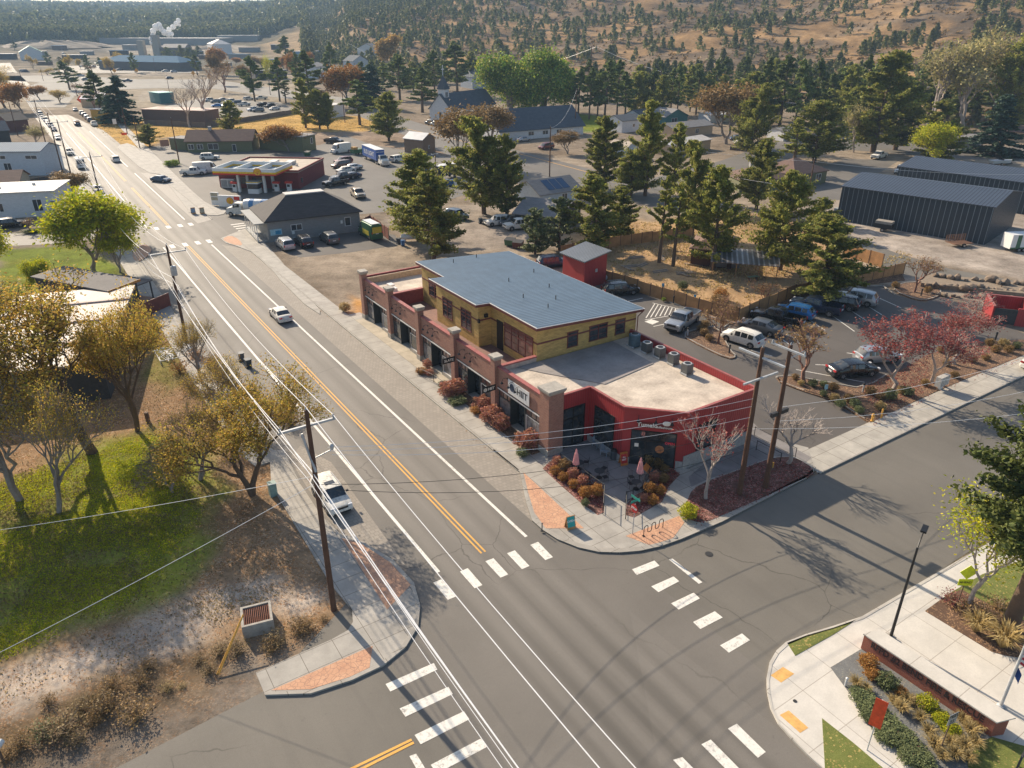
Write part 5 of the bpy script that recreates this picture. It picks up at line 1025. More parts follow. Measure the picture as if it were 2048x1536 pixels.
T=[
('juniper',838,482,298,'tall juniper at the left of the pair beyond the shop row, its top highest',125,0),
('juniper',868,522,345,'full juniper right behind the parapet end of the shop row',120,1),
('juniper',968,428,232,'dense dark juniper in the middle of the view beside a thinner brownish tree',130,3),
('juniper',1014,435,268,'dark juniper touching the right side of the biggest one in the middle',75,2),
('browntree',918,330,212,'thin brownish tree left of the big dark juniper in the middle',95,0),
('browntree',975,300,208,'brown half-bare tree top behind the big dark juniper',90,1),
('piney',1070,508,415,'small grey-green pine by the navy suv and the green bins',75,0),
('piney',1118,500,395,'grey-green pine second from the left in the clump behind the blue roof',70,1),
('juniper',1185,505,350,'juniper with an open crown left of the red outbuilding',120,1),
('juniper',1240,480,372,'smaller juniper above the red outbuilding roof',70,2),
('juniper',1208,378,232,'juniper with a leaning forked trunk by the church road',80,2),
('juniper',1290,392,200,'tall juniper with twin trunks between the church road and the tan houses',85,0),
('juniper',1262,392,300,'low wide juniper at the foot of the tall twin-trunked one',80,1),
('juniper',1345,390,245,'juniper in front of the white-roofed mobile home',60,2),
('thin',1318,525,350,'slim juniper with a bare trunk at the left in the timber-fenced yard',45,0),
('thin',1346,532,365,'slim juniper with a bare trunk, right one of the two in the timber-fenced yard',42,1),
('juniper',1385,470,280,'tall juniper behind the brown cabin roof',80,3),
('juniper',1425,540,330,'big juniper growing in front of the brown cabin',105,0),
('juniper',1512,420,275,'juniper between the cabin yard and the brown-roofed house',80,1),
('juniper',1560,540,345,'large greyish juniper right of the brown cabin',120,3),
('juniper',1640,600,432,'broad bright juniper leaning over the timber fence by the car park',150,1),
('juniper',1640,470,395,'juniper by the left corner of the dark storage shed',80,2),
('juniper',1628,325,198,'juniper with two trunks and cloud-like crown behind the brown-roofed house',110,3),
('juniper',1745,305,100,'tallest juniper above the white pickup',115,0),
('juniper',1790,300,165,'leaning juniper right beside the tallest one above the white pickup',85,2),
('juniper',1500,312,165,'dark juniper on the lane of the mobile homes',75,3),
('browntree',1452,288,165,'greyish half-bare tree among the mobile homes',100,0),
('thin',1585,345,235,'short juniper beside the brown-roofed house chimney',45,1),
('juniper',1868,325,200,'dark juniper right of the yellow young tree',90,2),
('spruce',1985,310,190,'dark blue-green spruce near the right edge',70,0),
('juniper',2010,265,60,'tall juniper at the right edge below the hill',80,0),
('palegold',1925,262,80,'largest pale yellow half-bare cottonwood on the right below the hill',130,0),
('palegold',1850,262,92,'pale yellow cottonwood left of the largest one on the right',110,1),
('palegold',1985,255,60,'pale bare cottonwood right of the largest one',90,2),
('palegold',1707,305,210,'pale leafless tree beside the juniper with the white pickup',55,1),
('lime',1862,330,245,'small bright yellow tree behind the far storage shed',75,1),
('broad',1020,228,112,'great bright green tree, left half of the pair behind the church hall',115,0),
('broad',1085,228,106,'great bright green tree, right half of the pair behind the church hall',120,1),
('poplar',775,152,72,'tall orange poplar against the hillside',38,0),
('orange',700,215,132,'round orange tree beside dark conifers near the town centre',80,0),
('orange',578,303,250,'orange-brown tree between the olive restaurant and the olive box building',78,1),
('orange',430,150,95,'small orange tree in the distance left of the tall pines',35,0),
('browntree',1135,308,262,'small round olive-brown tree in front of the church hall',55,1),
('juniper',778,282,183,'round full juniper alone on the bare dirt lot',66,1),
('pine',720,250,160,'pine behind the dirt lot right of the white trailer',70,0),
('spruce',742,215,130,'dark conifer behind the orange round tree',60,1),
('juniper',612,256,155,'left one of three thin junipers on the dry orange field',42,2),
('juniper',640,258,178,'middle one of three thin junipers on the dry orange field',40,0),
('juniper',656,258,185,'right one of three thin junipers on the dry orange field',38,1),
('pine',510,203,112,'pine at the left edge of the open car lot beyond the dry field',50,1),
('pine',560,203,115,'pine beside a yellow-green tree by the highway',38,2),
('aspen',541,190,112,'slim yellow-green tree by the highway',18,0),
('thin',572,206,165,'short juniper by the highway pines',22,0),
('pine',575,142,72,'tall dark pine standing alone by the highway',40,0),
('pine',598,175,104,'dark pine right of the lone tall one by the highway',28,1),
('pine',622,210,100,'tall full pine over the highway, largest of that group',52,2),
('pine',664,175,85,'dark slim pine left of the white two-storey house',32,0),
('pine',800,200,110,'pine left of the church steeple, farther one',70,1),
('pine',845,225,135,'pine right beside the church drive',62,2),
('pine',915,190,82,'tallest pine behind the church steeple',65,0),
('pine',870,195,100,'dark pine behind the church drive',50,1),
('juniper',465,268,200,'dark juniper behind the olive restaurant',46,0),
('juniper',300,292,248,'small round dark tree at the restaurant entrance bed',40,1),
('spruce',243,247,152,'big dense dark spruce by the yellow sign box',56,1),
('pine',205,235,140,'open dark pine beside the red warning sign',48,2),
('pine',140,180,122,'dark pine at the roundabout',38,0),
('barebrown',155,192,165,'small reddish bare tree at the roundabout exit',30,0),
('bare',410,245,140,'bare grey tree over the fenced bus yard',75,1),
('bare',380,255,170,'bare tree beside the fence of the bus yard',50,0),
('barebrown',450,185,125,'bare spreading tree beyond the bus yard',55,1),
('autumn',10,215,130,'orange-brown tree at the left edge of the upper road',75,0),
('orange',45,225,165,'orange bush-like tree on the left of the far road',60,1),
('orange',80,200,172,'orange shrubby tree at the bend of the far road',50,0),
('palegold',70,290,252,'pale half-bare tree beside the white metal-roofed house',50,2),
('browntree',140,400,345,'brown-yellow small tree at the end of the white flat roof',60,0),
('lime',190,548,384,'tallest yellow-green tree on the left side',140,0),
('lime',230,480,405,'round yellow-green tree behind the tallest one on the left',110,1),
('lime',240,545,458,'small yellow-green tree right in front of the tallest one on the left',65,0),
('lime',-8,575,455,'yellow-green tree cut off by the left edge',110,1),
('barebrown',60,465,435,'small reddish bare tree beside the side road',45,0),
('lime',100,590,517,'low yellow bush on the left lawn',50,1),
('autumn',185,905,560,'large orange-green tree with a leaning trunk over the silver roof',330,0),
('autumn',275,862,562,'orange-green tree with a straight dark trunk, right of the large leaning one',190,1),
('autumnsparse',40,1000,730,'grey half-bare tree at the left edge above the lawn',250,0),
('autumnsparse',118,1025,760,'half-bare tree with two dark trunks at the edge of the lawn',190,1),
('autumn',505,990,745,'orange and green bushy tree at the kerb by the brick bay',260,1),
('autumnsparse',400,960,805,'thin green-orange tree between the lawn and the kerb tree',150,0),
('graybush',345,985,880,'grey leafless bush beside the shaded lawn',110,0),
('autumnsparse',455,830,700,'thin orange tree along the kerb above the bushy one',130,0),
('autumnsparse',405,765,640,'thin orange tree beside the second tall wooden pole',110,1),
('redsparse',1411,1000,826,'nearly bare maple with red tips in front of the red cafe wall',125,0),
('bare',1575,928,812,'white leafless tree right of the two tall wooden poles',112,0),
('barebrown',1607,768,650,'brown leafless tree at the left tip of the long planted border',120,0),
('barebrown',1437,690,610,'brown leafless tree on the small island by the white compact',78,1),
('barebrown',1440,642,585,'small bare bush-tree against the timber fence',60,0),
('barebrown',1525,618,560,'small bare tree behind the timber fence above the black pickup',60,1),
('red',1785,780,630,'pink-leaved tree nearest the cafe in the planted border',118,0),
('red',1861,768,640,'pink-leaved tree in the middle of the planted border',108,1),
('red',1908,730,612,'dark red tree behind the middle pink one in the border',88,0),
('redsparse',1925,660,578,'reddish half-bare tree near the dumpster enclosure',110,1),
('orange',250,121,112,'small rusty tree among the far yards',14,0),
('barebrown',180,150,128,'grey bare tree before the long blue roof',24,1),
('autumn',95,150,135,'small brown tree at the left of the roundabout',20,1),
('pine',30,100,84,'lone dark tree left of the green-roofed shed',22,1),
('pine',395,150,108,'dark conifer at the right end of the long blue roof',22,2),
('juniper',380,140,112,'round dark tree at the right end of the long blue roof',26,1),
('pine',300,125,108,'small dark tree behind the long blue roof',12,0),
('autumn',120,205,178,'brown bush-like tree at the bend exit of the road',40,0),
('barebrown',190,225,175,'brown bare tree beside the open dark pine',42,0),
('juniper',500,178,150,'short dark tree near the dark office building',26,2),
('juniper',690,140,112,'dark tree beside the grey two-storey house',30,0),
('browntree',640,210,180,'brown round tree by the highway pole',34,0),
('barebrown',1828,586,512,'bare tree on the corner island by the boulder wall',65,0),
('juniperfine',2015,1262,770,'big dark juniper cut off by the right edge over the side street',215,1),
('aspen',1940,1225,1010,'young pale-barked tree with sparse yellow leaves beside the yellow sign',135,0),
]
for t in T: tree(t[0],t[1],t[2],t[3],t[4],t[5],v=t[6])
# rows of pines that read as a belt: each one a tree, told apart by its place
def belt(n,x0,x1,y0,y1,t0,t1,desc,grp,kinds=('pine','juniper'),w=(34,58),seed=0):
    rg=random.Random(seed); k=0
    for i in range(n):
        x=x0+(x1-x0)*(i+.5+rg.uniform(-.3,.3))/n; y=rg.uniform(y0,y1); 
        tree(kinds[0] if rg.random()<.6 else kinds[1],x,y,rg.uniform(t0,t1),'%s tree from the left %s'%(ordn(i+1),desc),rg.uniform(*w),group=grp,v=rg.randrange(2) if kinds[0] in('orange','pine') and kinds[1] in('autumn','browntree') else rg.randrange(3))
def ordn(i):
    return ords[i-1] if i<=len(ords) else ('twenty-%s'%ords[i-21] if i>20 else {19:'nineteenth',20:'twentieth'}[i])
belt(17,1150,1455,222,240,118,150,'in the belt of pines behind the tan houses','belt of pines behind the tan houses',seed=3)
belt(13,1470,1740,235,262,110,160,'in the conifers at the foot of the hill','conifers at the foot of the hill',w=(45,75),seed=5)
belt(9,1780,2060,225,250,120,160,'in the conifers behind the pale cottonwoods','conifers behind the pale cottonwoods',w=(40,70),seed=8)
belt(12,690,980,165,185,100,125,'in the conifers between the town houses and the hill','conifers between the houses and the hill',w=(26,44),seed=9)
belt(9,1150,1560,195,210,112,140,'in the farther row of pines below the hillside','farther row of pines below the hillside',w=(28,44),seed=10)
belt(12,60,330,112,150,98,118,'among the far yards at the left','trees among the far yards',kinds=('pine','autumn'),w=(12,24),seed=21)
belt(12,400,640,130,175,104,130,'among the far yards beside the highway','trees beside the highway yards',kinds=('orange','browntree'),w=(16,30),seed=22)
belt(8,330,400,108,125,88,100,'in the dark trees right of the long blue roof','dark trees right of the long blue roof',w=(16,26),seed=11)
# ---- hillside trees ----
def low_conifer(seed,n=150):
    rg=np.random.default_rng(seed); z=rg.random(n)**.8; a=rg.random(n)*6.283; r=(1-z)**.65*.30*rg.random(n)**.45*(1+.25*np.sin(a*3+seed))
    C=np.stack([np.cos(a)*r,np.sin(a)*r,.06+z*.92],1); S=rg.uniform(.07,.14,n); return C,S
LFH=leafmat('foliage_hillside',['5a6234','6c7040','807c4c','626840'],.25,.3)
hp=[]
rg=np.random.default_rng(77); N=75000
dd=np.sqrt(rg.random(N)*(1700**2-330**2)+330**2); cx=rg.uniform(-60,2120,N); th=np.arctan((cx-1024)/1636); X=dd*np.sin(th); Y=dd*np.cos(th); Z=HT(X,Y)
dens=fbm(X/110,Y/110,41); dens2=fbm(X/28,Y/28,43)
hillw=np.clip((cx-560)/100,0,1); Z=np.where((cx<600)&(dd<1400),0,Z)
pk=np.where(Z>1.5,(np.clip((dens-.30)*3.2,.22,1)*np.clip((dens2-.25)*2.4,.15,1)*.8+np.clip((1200-cx)/700,0,.22)*hillw)*hillw+(1-hillw)*.9,0)
pk*=np.where(dd>900,1.,1.)*1.
ok=rg.random(N)<pk*np.clip(dd/1500,.45,1)*.85
X,Y,Z,dd,cx=X[ok],Y[ok],Z[ok],dd[ok],cx[ok]
sz=rg.uniform(4.5,10,len(X))*np.where(cx<620,1.9,1.)
o=np.argsort(-sz/dd); X,Y,Z,dd,sz,cx=X[o],Y[o],Z[o],dd[o],sz[o],cx[o]
print('hill trees',len(X))
LOWM=[]; 
for k in range(5):
    C,S=low_conifer(k,220); LOWM.append((leaf_mesh('crown_hillside',C,S*1.15,LFH,rng=np.random.default_rng(k),aspect=1.6),))
tm=MB(); tm.tube([(0,0,-.05),(0,0,.5),(0,0,.85)],[.022,.015,.005],5); TRK=tm.mesh('trunk_hillside',BARK)
NI=200
for i in range(min(NI,len(X))):
    r=thing('juniper_tree','small juniper scattered on the dry tan hillside','tree',(X[i],Y[i],Z[i]-.2),rg.random()*6.28,'junipers scattered over the hillside'); s=sz[i]; r.scale=(s*1.15,s*1.15,s)
    link('trunk',TRK,r); link('crown',LOWM[i%5][0],r)
# the remaining mass of hillside and far forest trees
base=[low_conifer(k,60) for k in range(4)]; CC=[];SS=[]
for k in range(4):
    m=np.arange(NI,len(X))[k::4]; C,S=base[k]
    a=rg.random(len(m))*6.28; ca,sa=np.cos(a),np.sin(a); s=sz[m]
    P=np.empty((len(m),len(C),3)); P[:,:,0]=X[m][:,None]+(C[None,:,0]*ca[:,None]-C[None,:,1]*sa[:,None])*s[:,None]*1.2; P[:,:,1]=Y[m][:,None]+(C[None,:,0]*sa[:,None]+C[None,:,1]*ca[:,None])*s[:,None]*1.2; P[:,:,2]=Z[m][:,None]+C[None,:,2]*s[:,None]
    CC.append(P.reshape(-1,3)); SS.append((S[None,:]*1.9*s[:,None]).ravel())
# far ridge forest, coarser with distance
N=16000; dd=np.sqrt(rg.random(N)*(4700**2-1650**2)+1650**2); cx=rg.uniform(-80,1150,N); th=np.arctan((cx-1024)/1636); X2=dd*np.sin(th); Y2=dd*np.cos(th); Z2=HT(X2,Y2)
ok=rg.random(N)<np.clip((fbm(X2/200,Y2/200,3)-.3)*4,.12,1); X2,Y2,Z2,dd=X2[ok],Y2[ok],Z2[ok],dd[ok]; C,S=low_conifer(9,14); s=rg.uniform(16,26,len(X2))
P=np.empty((len(X2),len(C),3)); P[:,:,0]=X2[:,None]+C[None,:,0]*s[:,None]*1.3; P[:,:,1]=Y2[:,None]+C[None,:,1]*s[:,None]*1.3; P[:,:,2]=Z2[:,None]+C[None,:,2]*s[:,None]
CC.append(P.reshape(-1,3)); SS.append((S[None,:]*3.2*s[:,None]).ravel())
CC=np.concatenate(CC); SS=np.concatenate(SS); print('forest leaves',len(CC))
tag(link('distant_forest',leaf_mesh('distant_forest',CC,SS,LFH,rng=rg,aspect=1.5)),'dark conifer forest covering the far ridges and the upper hillside','forest',kind='stuff')
# low scrub on the hillside
N=9000; dd=np.sqrt(rg.random(N)*(1100**2-340**2)+340**2); cx=rg.uniform(600,2120,N); th=np.arctan((cx-1024)/1636); X3=dd*np.sin(th); Y3=dd*np.cos(th); Z3=HT(X3,Y3); ok=(Z3>1)&(fbm(X3/22,Y3/22,27)<.52); X3,Y3,Z3=X3[ok],Y3[ok],Z3[ok]
C=rg.normal(size=(9,3))*[.5,.5,.25]+[0,0,.35]; s=rg.uniform(.7,2.,len(X3)); P=np.stack([X3,Y3,Z3],1)[:,None,:]+C[None]*s[:,None,None]
tag(link('hillside_scrub',leaf_mesh('hillside_scrub',P.reshape(-1,3),np.repeat(s*.8,9),LF['brown'],rng=rg)),'low brown scrub and sagebrush between the hillside junipers','scrub',kind='stuff')
# ---- shrubs ----
SP={}
def shrub_proto(kind,v=0):
    if (kind,v) in SP: return SP[(kind,v)]
    rng=np.random.default_rng(200+v+hash(kind)%1 )
    if kind=='grass':
        mb=MB(); 
        for i in range(170):
            a=rng.random()*6.28; l=rng.uniform(.6,1.1); o=rng.uniform(.1,.75); c,s=math.cos(a),math.sin(a); w=.02; x,y=c*.06,s*.06
            mb.add([(x-s*w,y+c*w,0),(x+s*w,y-c*w,0),(x+c*o*.5+s*w,y+s*o*.5-c*w,l*.75),(x+c*o*.5-s*w,y+s*o*.5+c*w,l*.75),(x+c*o,y+s*o,l*.82)],[(0,1,2,3),(3,2,4)])
        me=mb.mesh('grass_tuft',LF['straw']); SP[(kind,v)]=(me,None); return SP[(kind,v)]
    n={'round':1500,'box':2600,'scrub':380,'low':1600}[kind]; g=rng.normal(size=(n,3)); g/=np.linalg.norm(g,axis=1)[:,None]
    rr=rng.random(n)**.33; lump=1+.16*np.sin(g[:,0]*5+v)*np.cos(g[:,1]*6)+.12*np.sin(g[:,2]*7+g[:,0]*4)
    C=g*(rr*lump)[:,None]*.5
    if kind=='box': C=np.sign(g)*np.abs(g)**.7*(rr*lump)[:,None]*.5
    C[:,2]=C[:,2]+.5; 
    if kind=='scrub': C=C*np.array([1,1,1])+rng.normal(size=(n,3))*.07
    S=rng.uniform(.05,.1,n)*(.8 if kind!='scrub' else .7)
    mb=MB()
    for i in range(14 if kind!='scrub' else 60):
        a=rng.random()*6.28; q=rng.uniform(.1,.5); limb(mb,(0,0,0),(math.cos(a)*q,math.sin(a)*q,rng.uniform(.4,.95)),.014,.004,3,2,.1,rng)
    SP[(kind,v)]=(C,S,mb.mesh('stems',mat('stems_straw',(.34,.25,.16),.9) if kind=='scrub' else BARKR)); return SP[(kind,v)]
SM={}
def shrub(kind,px,py,w,h,leaf,label,group=None,v=0,z=.13,cat='shrub',name='shrub',p=None,rz=None,ly=None):
    p=G(px,py,z) if p is None else p
    r=thing(name,label,cat,tuple(p),random.random()*6.28 if rz is None else rz,group); r.scale=(w,ly or w,h)
    if kind=='grass':
        link('blades',SM.setdefault(('g',leaf),shrub_proto('grass')[0]),r); return r
    C,S,st=shrub_proto(kind,v); k=(kind,leaf,v)
    if k not in SM: SM[k]=leaf_mesh('foliage_'+kind,C,S,LF[leaf],rng=np.random.default_rng(v))
    link('foliage',SM[k],r); link('stems',st,r); return r
row=['nearest the road corner','just behind it','','']
def C4(x,y): return (1000+x*.24414,700+y*.24414)
def C6(x,y): return (1248+x*.390625,450+y*.390625)
def CR3(x,y): return (1400+x*.38144,950+y*.38144)
for i,(x,y,s,lf,d) in enumerate([(468,950,1.05,'shrubred','pink round shrub at the top left end of the fenced patio'),(530,985,1.2,'brown','wide straw-coloured shrub behind the first pink one by the patio fence'),(450,1020,.95,'orange','orange shrub below the first pink one, on the sidewalk side'),(600,1050,1.1,'shrubred','pink shrub in the middle of the patio fence bed'),(518,1070,.9,'orange','orange shrub on the sidewalk side below the straw-coloured one'),(678,1100,1.0,'shrubred','pink shrub right of the middle one, touching the patio fence'),(600,1130,.9,'orange','small orange shrub in the lower middle of the patio bed'),(695,1200,1.05,'orange','olive-orange shrub at the lower part of the patio bed'),(790,1190,1.15,'orange','big orange shrub against the patio steps railing'),(695,1275,.7,'sage','small green tuft at the bottom of the patio bed')]):
    shrub('round',*C4(x,y),s,s*.95,lf,d,'shrubs in the bed along the patio fence',i%3,.15)
for i,(x,y,s,lf,d) in enumerate([(1262,1070,1.0,'shrubred','pink shrub at the top of the bed right of the patio'),(1340,1080,.9,'brown','dark brown shrub right of the pink one near the stone base'),(1225,1165,1.1,'orange','straw-orange shrub beside the railing right of the patio'),(1310,1180,.95,'orange','orange shrub right of the straw one by the curved walk'),(1250,1260,.95,'orange','olive-orange shrub at the lower end of the right patio bed'),(1180,1240,.8,'shrubred','small pink shrub between the railing and the olive one'),(1290,960,1.1,'brown','brown twiggy shrub below the cafe door'),(1350,1000,.8,'brown','low brown shrub beside the grey stone base')]):
    shrub('round',*C4(x,y),s,s*.9,lf,d,'shrubs in the bed right of the patio',i%3,.15)
for i,(px,py,w,ly,h,lf,d) in enumerate([(905,782,2.9,1.6,1.5,'shrubred','largest orange and pink hedge shrub under the SLATE sign'),(887,770,1.1,1,.8,'sage','small olive shrub left of the largest facade hedge'),(855,730,1.0,1,1.1,'shrubred','round red shrub by the third pillar'),(843,740,1.4,1.2,.6,'orange','low olive-orange groundcover by the end of the landing'),(858,743,1.2,1,.6,'shrubred','low pink shrub behind the olive-orange groundcover'),(965,812,1.6,1.4,1.4,'shrubred','pink-red shrub behind the orange one between two shop doors'),(983,835,2.2,1.6,1.5,'shrubred','orange round shrub in front of the fourth shop window'),(1000,850,1.6,1.5,1.4,'shrubred','pink shrub right of the orange one by the white banner'),(1055,888,2.2,1.5,1.6,'shrubred','deep pink shrub beside the big corner pillar'),(1045,905,1.3,1,.7,'sage','low olive shrub below the deep pink one'),(950,820,1.0,1,.7,'orange','small orange shrub at the sidewalk edge below the pink-red one'),(915,800,1.8,1.2,.6,'sage','low sage clump along the sidewalk under the largest hedge')]):
    shrub('box' if w>1.5 else 'round',px,py+6,w,h,lf,d,'shrubs along the brick facade',i%3,.14,rz=RANG,ly=ly*1.3)
for i,(x,y,s,lf) in enumerate([(875,790,.9,'brown'),(905,820,.8,'straw'),(965,825,1.1,'sage'),(1020,830,1.0,'sage'),(1070,845,1.2,'brown'),(1020,875,.9,'sage'),(1075,900,1.1,'straw'),(1150,905,1.2,'brown'),(1105,930,1.1,'sage'),(1180,930,1.2,'sage'),(1260,865,1.2,'brown'),(1310,890,.9,'brown'),(1360,890,1.5,'sage'),(1450,870,1.3,'sage'),(1420,860,1.1,'straw'),(1310,945,1.2,'straw'),(1540,820,1.0,'brown'),(1690,780,1.0,'brown'),(1650,720,1.0,'brown'),(1780,700,1.1,'brown'),(1850,690,1.0,'brown'),(1900,650,1.2,'brown'),(1965,650,1.2,'brown'),(1940,620,1.3,'straw'),(1870,615,1.2,'brown'),(2010,630,1.1,'sage'),(1200,960,1.0,'sage'),(1620,650,1.0,'brown')]):
    shrub('round' if lf!='straw' else 'low',*C6(x,y),s,s*.75,lf,'%s shrub from the left in the long planted border'%ordn(i+1),'shrubs in the long planted border',i%3,.15)
for i,(x,y,s) in enumerate([(410,565,1.2),(435,590,1.1),(390,540,1.0)]): shrub('round',*C6(x,y),s,s*.8,'brown','%s rusty shrub from the front on the small car park island'%['second','first','third'][i],'shrubs on the car park island',i,.14)
for i,(px,py,s,lf,d) in enumerate([(1410,655,1.3,'brown','rusty shrub at the left tip of the car park island'),(1433,608,1.8,'brown','brown bush behind the timber fence'),(1441,600,2.2,'orange','orange dry bush in the fenced yard near the bend of the fence'),(1327,602,.7,'green','small green bush by the blue accessible sign'),(1365,578,1.6,'sage','green bush in the yard above the second blue sign'),(690,622,1.6,'straw','dry tuft at the far end of the brick row'),(1375,1035,1.6,'lime','yellow-green shrub by the bike rack'),(1600,592,1.5,'brown','rusty shrub under the broad juniper'),(1790,575,1.2,'brown','rusty shrub on the corner island'),(1855,585,1.2,'brown','orange shrub at the foot of the boulder wall')]):
    shrub('round',px,py,s,s*.8,lf,d,None,i%3,.1)
for i,(x,y,w,h,lf,d) in enumerate([(885,975,1.5,1.3,'orange','orange round shrub at the left end of the brick sign wall'),(905,1035,1.2,1.1,'orange','smaller olive-orange shrub below the first orange one by the sign wall'),(985,1080,1.6,1.4,'sage','round green shrub behind the orange banner sign'),(1055,1125,1.0,.9,'orange','small orange shrub right of the round green one'),(1190,1190,1.5,1.2,'lime','bright green shrub at the middle of the brick sign wall'),(1270,1270,1.3,1.0,'lime','green shrub behind the speed sign'),(1320,1330,1.3,1.0,'lime','green shrub in front of the speed sign post')]):
    shrub('round',*CR3(x-8,y+26),w*.82,h*.62,lf,d,'shrubs in the gravel bed of the sign wall',i%3,.16)
k=0
for (x,y,s) in [(815,1085,1.0),(870,1110,.8),(1080,1170,1.0),(1050,1220,1.1),(1130,1190,1.0),(1010,1180,.9),(1150,1270,1.0),(1190,1340,1.0),(1220,1410,1.2),(1300,1400,1.1),(1370,1280,1.1),(1410,1340,1.2),(1380,1420,1.2),(1330,1460,1.1),(1400,1480,1.0),(1260,1470,1.0),(1440,1400,1.0),(1470,1310,1.0)]:
    k+=1; shrub('grass',*CR3(x,y+18),s*.85,s*.6,'straw','%s straw-coloured grass tuft from the left in the sign wall bed'%ordn(k),'grass tufts in the sign wall bed',z=.16,cat='grass tuft',name='ornamental_grass')
for k,(x,y,s,d) in enumerate([(1440,820,1.7,'smaller straw grass tuft beside the paved plaza'),(1580,900,2.1,'largest straw grass tuft beside the paved plaza')]): shrub('grass',*CR3(x,y),s,s*.9,'straw',d,'grass tufts beside the paved plaza',z=.16,cat='grass tuft',name='ornamental_grass')
k=0
for (x,y,w) in [(850,1160,1.7),(900,1220,1.8),(950,1280,1.9),(1000,1330,1.9),(1060,1390,1.9),(1120,1450,1.8),(880,1260,1.2),(970,1370,1.4),(1090,1480,1.4),(1160,1500,1.6)]:
    k+=1; shrub('low',*CR3(x,y+10),w*.9,.45,'sage','%s patch from the top of the low grey-green groundcover'%ordn(k),'low groundcover patches along the walk',k%3,.16)
for k,(x,y,w,lf,d) in enumerate([(1320,670,1.8,'red','dark red shrub at the post of the yellow sign'),(1400,720,2.0,'brown','brown wide shrub at the foot of the young pale-barked tree'),(1500,760,2.2,'brown','brown wide shrub between the young tree and the big trunk'),(1560,700,1.8,'brown','brown shrub beside the big trunk')]): shrub('scrub',*CR3(x,y),w,w*.5,lf,d,None,k%3,.16)
# weeds and scrub on the bank at the lower left
k=0; rgs=random.Random(4)
for (x,y,w,lf) in [(1500,880,2.6,'brown'),(1450,830,2.0,'orange'),(1560,830,1.6,'brown'),(1290,900,2.0,'sage'),(1330,950,1.8,'brown'),(1100,960,1.8,'dry'),(1150,1000,1.8,'dry'),(1030,1030,1.6,'dry'),(960,1020,1.4,'dry'),(900,1110,1.4,'straw'),(830,1140,1.4,'straw'),(740,1050,2.4,'brown'),(690,1100,2.6,'brown'),(640,1150,2.8,'brown'),(580,1180,2.8,'brown'),(520,1200,2.2,'dry'),(640,1250,2.4,'brown'),(720,1190,2.4,'sage'),(560,1270,2.4,'brown'),(450,1230,2.0,'dry'),(400,1280,2.2,'sage'),(330,1300,2.6,'sage'),(280,1250,2.0,'brown'),(330,1380,2.8,'sage'),(250,1400,3.0,'lime'),(180,1440,2.6,'brown'),(420,1400,2.2,'dry'),(100,1400,2.4,'orange'),(60,1480,2.6,'brown'),(220,1330,2.2,'dry'),(380,1180,1.6,'dry'),(480,1330,2.2,'brown')]:
    k+=1
    if k%4==2 and k>10: continue
    x+=rgs.uniform(-45,45); y+=rgs.uniform(-40,40); w*=rgs.uniform(.55,1.1)
    shrub('scrub',x*.41406,900+y*.41406+4,w*.8,w*rgs.uniform(.3,.5),{'sage':'dry','lime':'sage','orange':'brown'}.get(lf,lf),'%s clump of weeds from the corner on the dry bank'%ordn(k) if k<30 else '%s clump of weeds at the far left of the dry bank'%['upper','lower','middle'][k-30],'clumps of weeds on the dry bank',k%3,.0,rz=rgs.random()*6,name='weed_clump',cat='weeds')
k=0
for (px,py,w,lf) in [(395,720,2.4,'orange'),(425,735,2.4,'orange'),(440,760,2.4,'brown'),(470,790,2.6,'orange'),(360,745,2.2,'orange'),(500,800,2.4,'orange'),(540,835,2.6,'orange'),(580,850,2.2,'orange'),(380,780,2.2,'brown'),(420,800,2.6,'brown')]:
    k+=1; shrub('scrub',px,py,w,w*.7,lf,'%s orange-brown bush from the top along the left kerb'%ordn(k),'orange-brown bushes along the left kerb',k%3,.0)
for (px,py,w,ly,h,lf,d) in [(345,332,4,2.4,1.6,'green','clipped dark green hedge by the restaurant car park'),(100,462,10,1.6,.8,'sage','low dry hedge between the side road and the flat white house'),(60,500,0.1,.1,.1,'sage',None)]:
    if d: shrub('box',px,py,w,h,lf,d,None,0,.0,rz=RANG,ly=ly)

# ---- fallen leaves and grass blades ----
def scatter(name,label,polys,n,size,leaf,up,z=.03,h=0,seed=1,cl=6.,thr=.42,edge=4.):
    rg=np.random.default_rng(seed); out=[]
    Ps=[gp(P) for P in polys]
    for P in Ps:
        A=np.array(P); lo,hi=A.min(0),A.max(0); m=int(n/len(Ps)*2.2); x=rg.uniform(lo[0],hi[0],m); y=rg.uniform(lo[1],hi[1],m)
        sd=-sdist(x,y,P)/edge+fbm(x/4,y/4,seed+9)*2-1.; k=inpoly(x,y,P)&(rg.random(m)<np.clip(sd,0,1))&(fbm(x/cl,y/cl,seed)>thr-rg.random(m)*.12); out.append(np.stack([x[k],y[k],np.full(k.sum(),z)+rg.random(k.sum())*h],1))
    C=np.concatenate(out); C[:,2]+=size*.25
    tag(link(name,leaf_mesh(name,C,rg.uniform(.6,1.3,len(C))*size,LF[leaf],rng=rg,aspect=1.5 if not up else 2.6,up=up or None)),label,'leaves' if 'leaves' in name else 'grass',kind='stuff')
scatter('lawn_grass','patchy green grass blades across the shaded lawn',[ZONES[3][4]],90000,.07,'lime',.55,z=0,seed=3,thr=.44,cl=4.,edge=3.)
scatter('dry_grass','dry straw-coloured grass on the bank and the lawn edge',[ZONES[4][4],ZONES[0][4]],30000,.07,'straw',.5,z=0,seed=4,thr=.5,cl=3.)
scatter('fallen_leaves','fallen brown and orange leaves strewn under the left trees',[ZONES[0][4],ZONES[3][4]],50000,.085,'dry',0,seed=5,thr=.47,cl=5.)
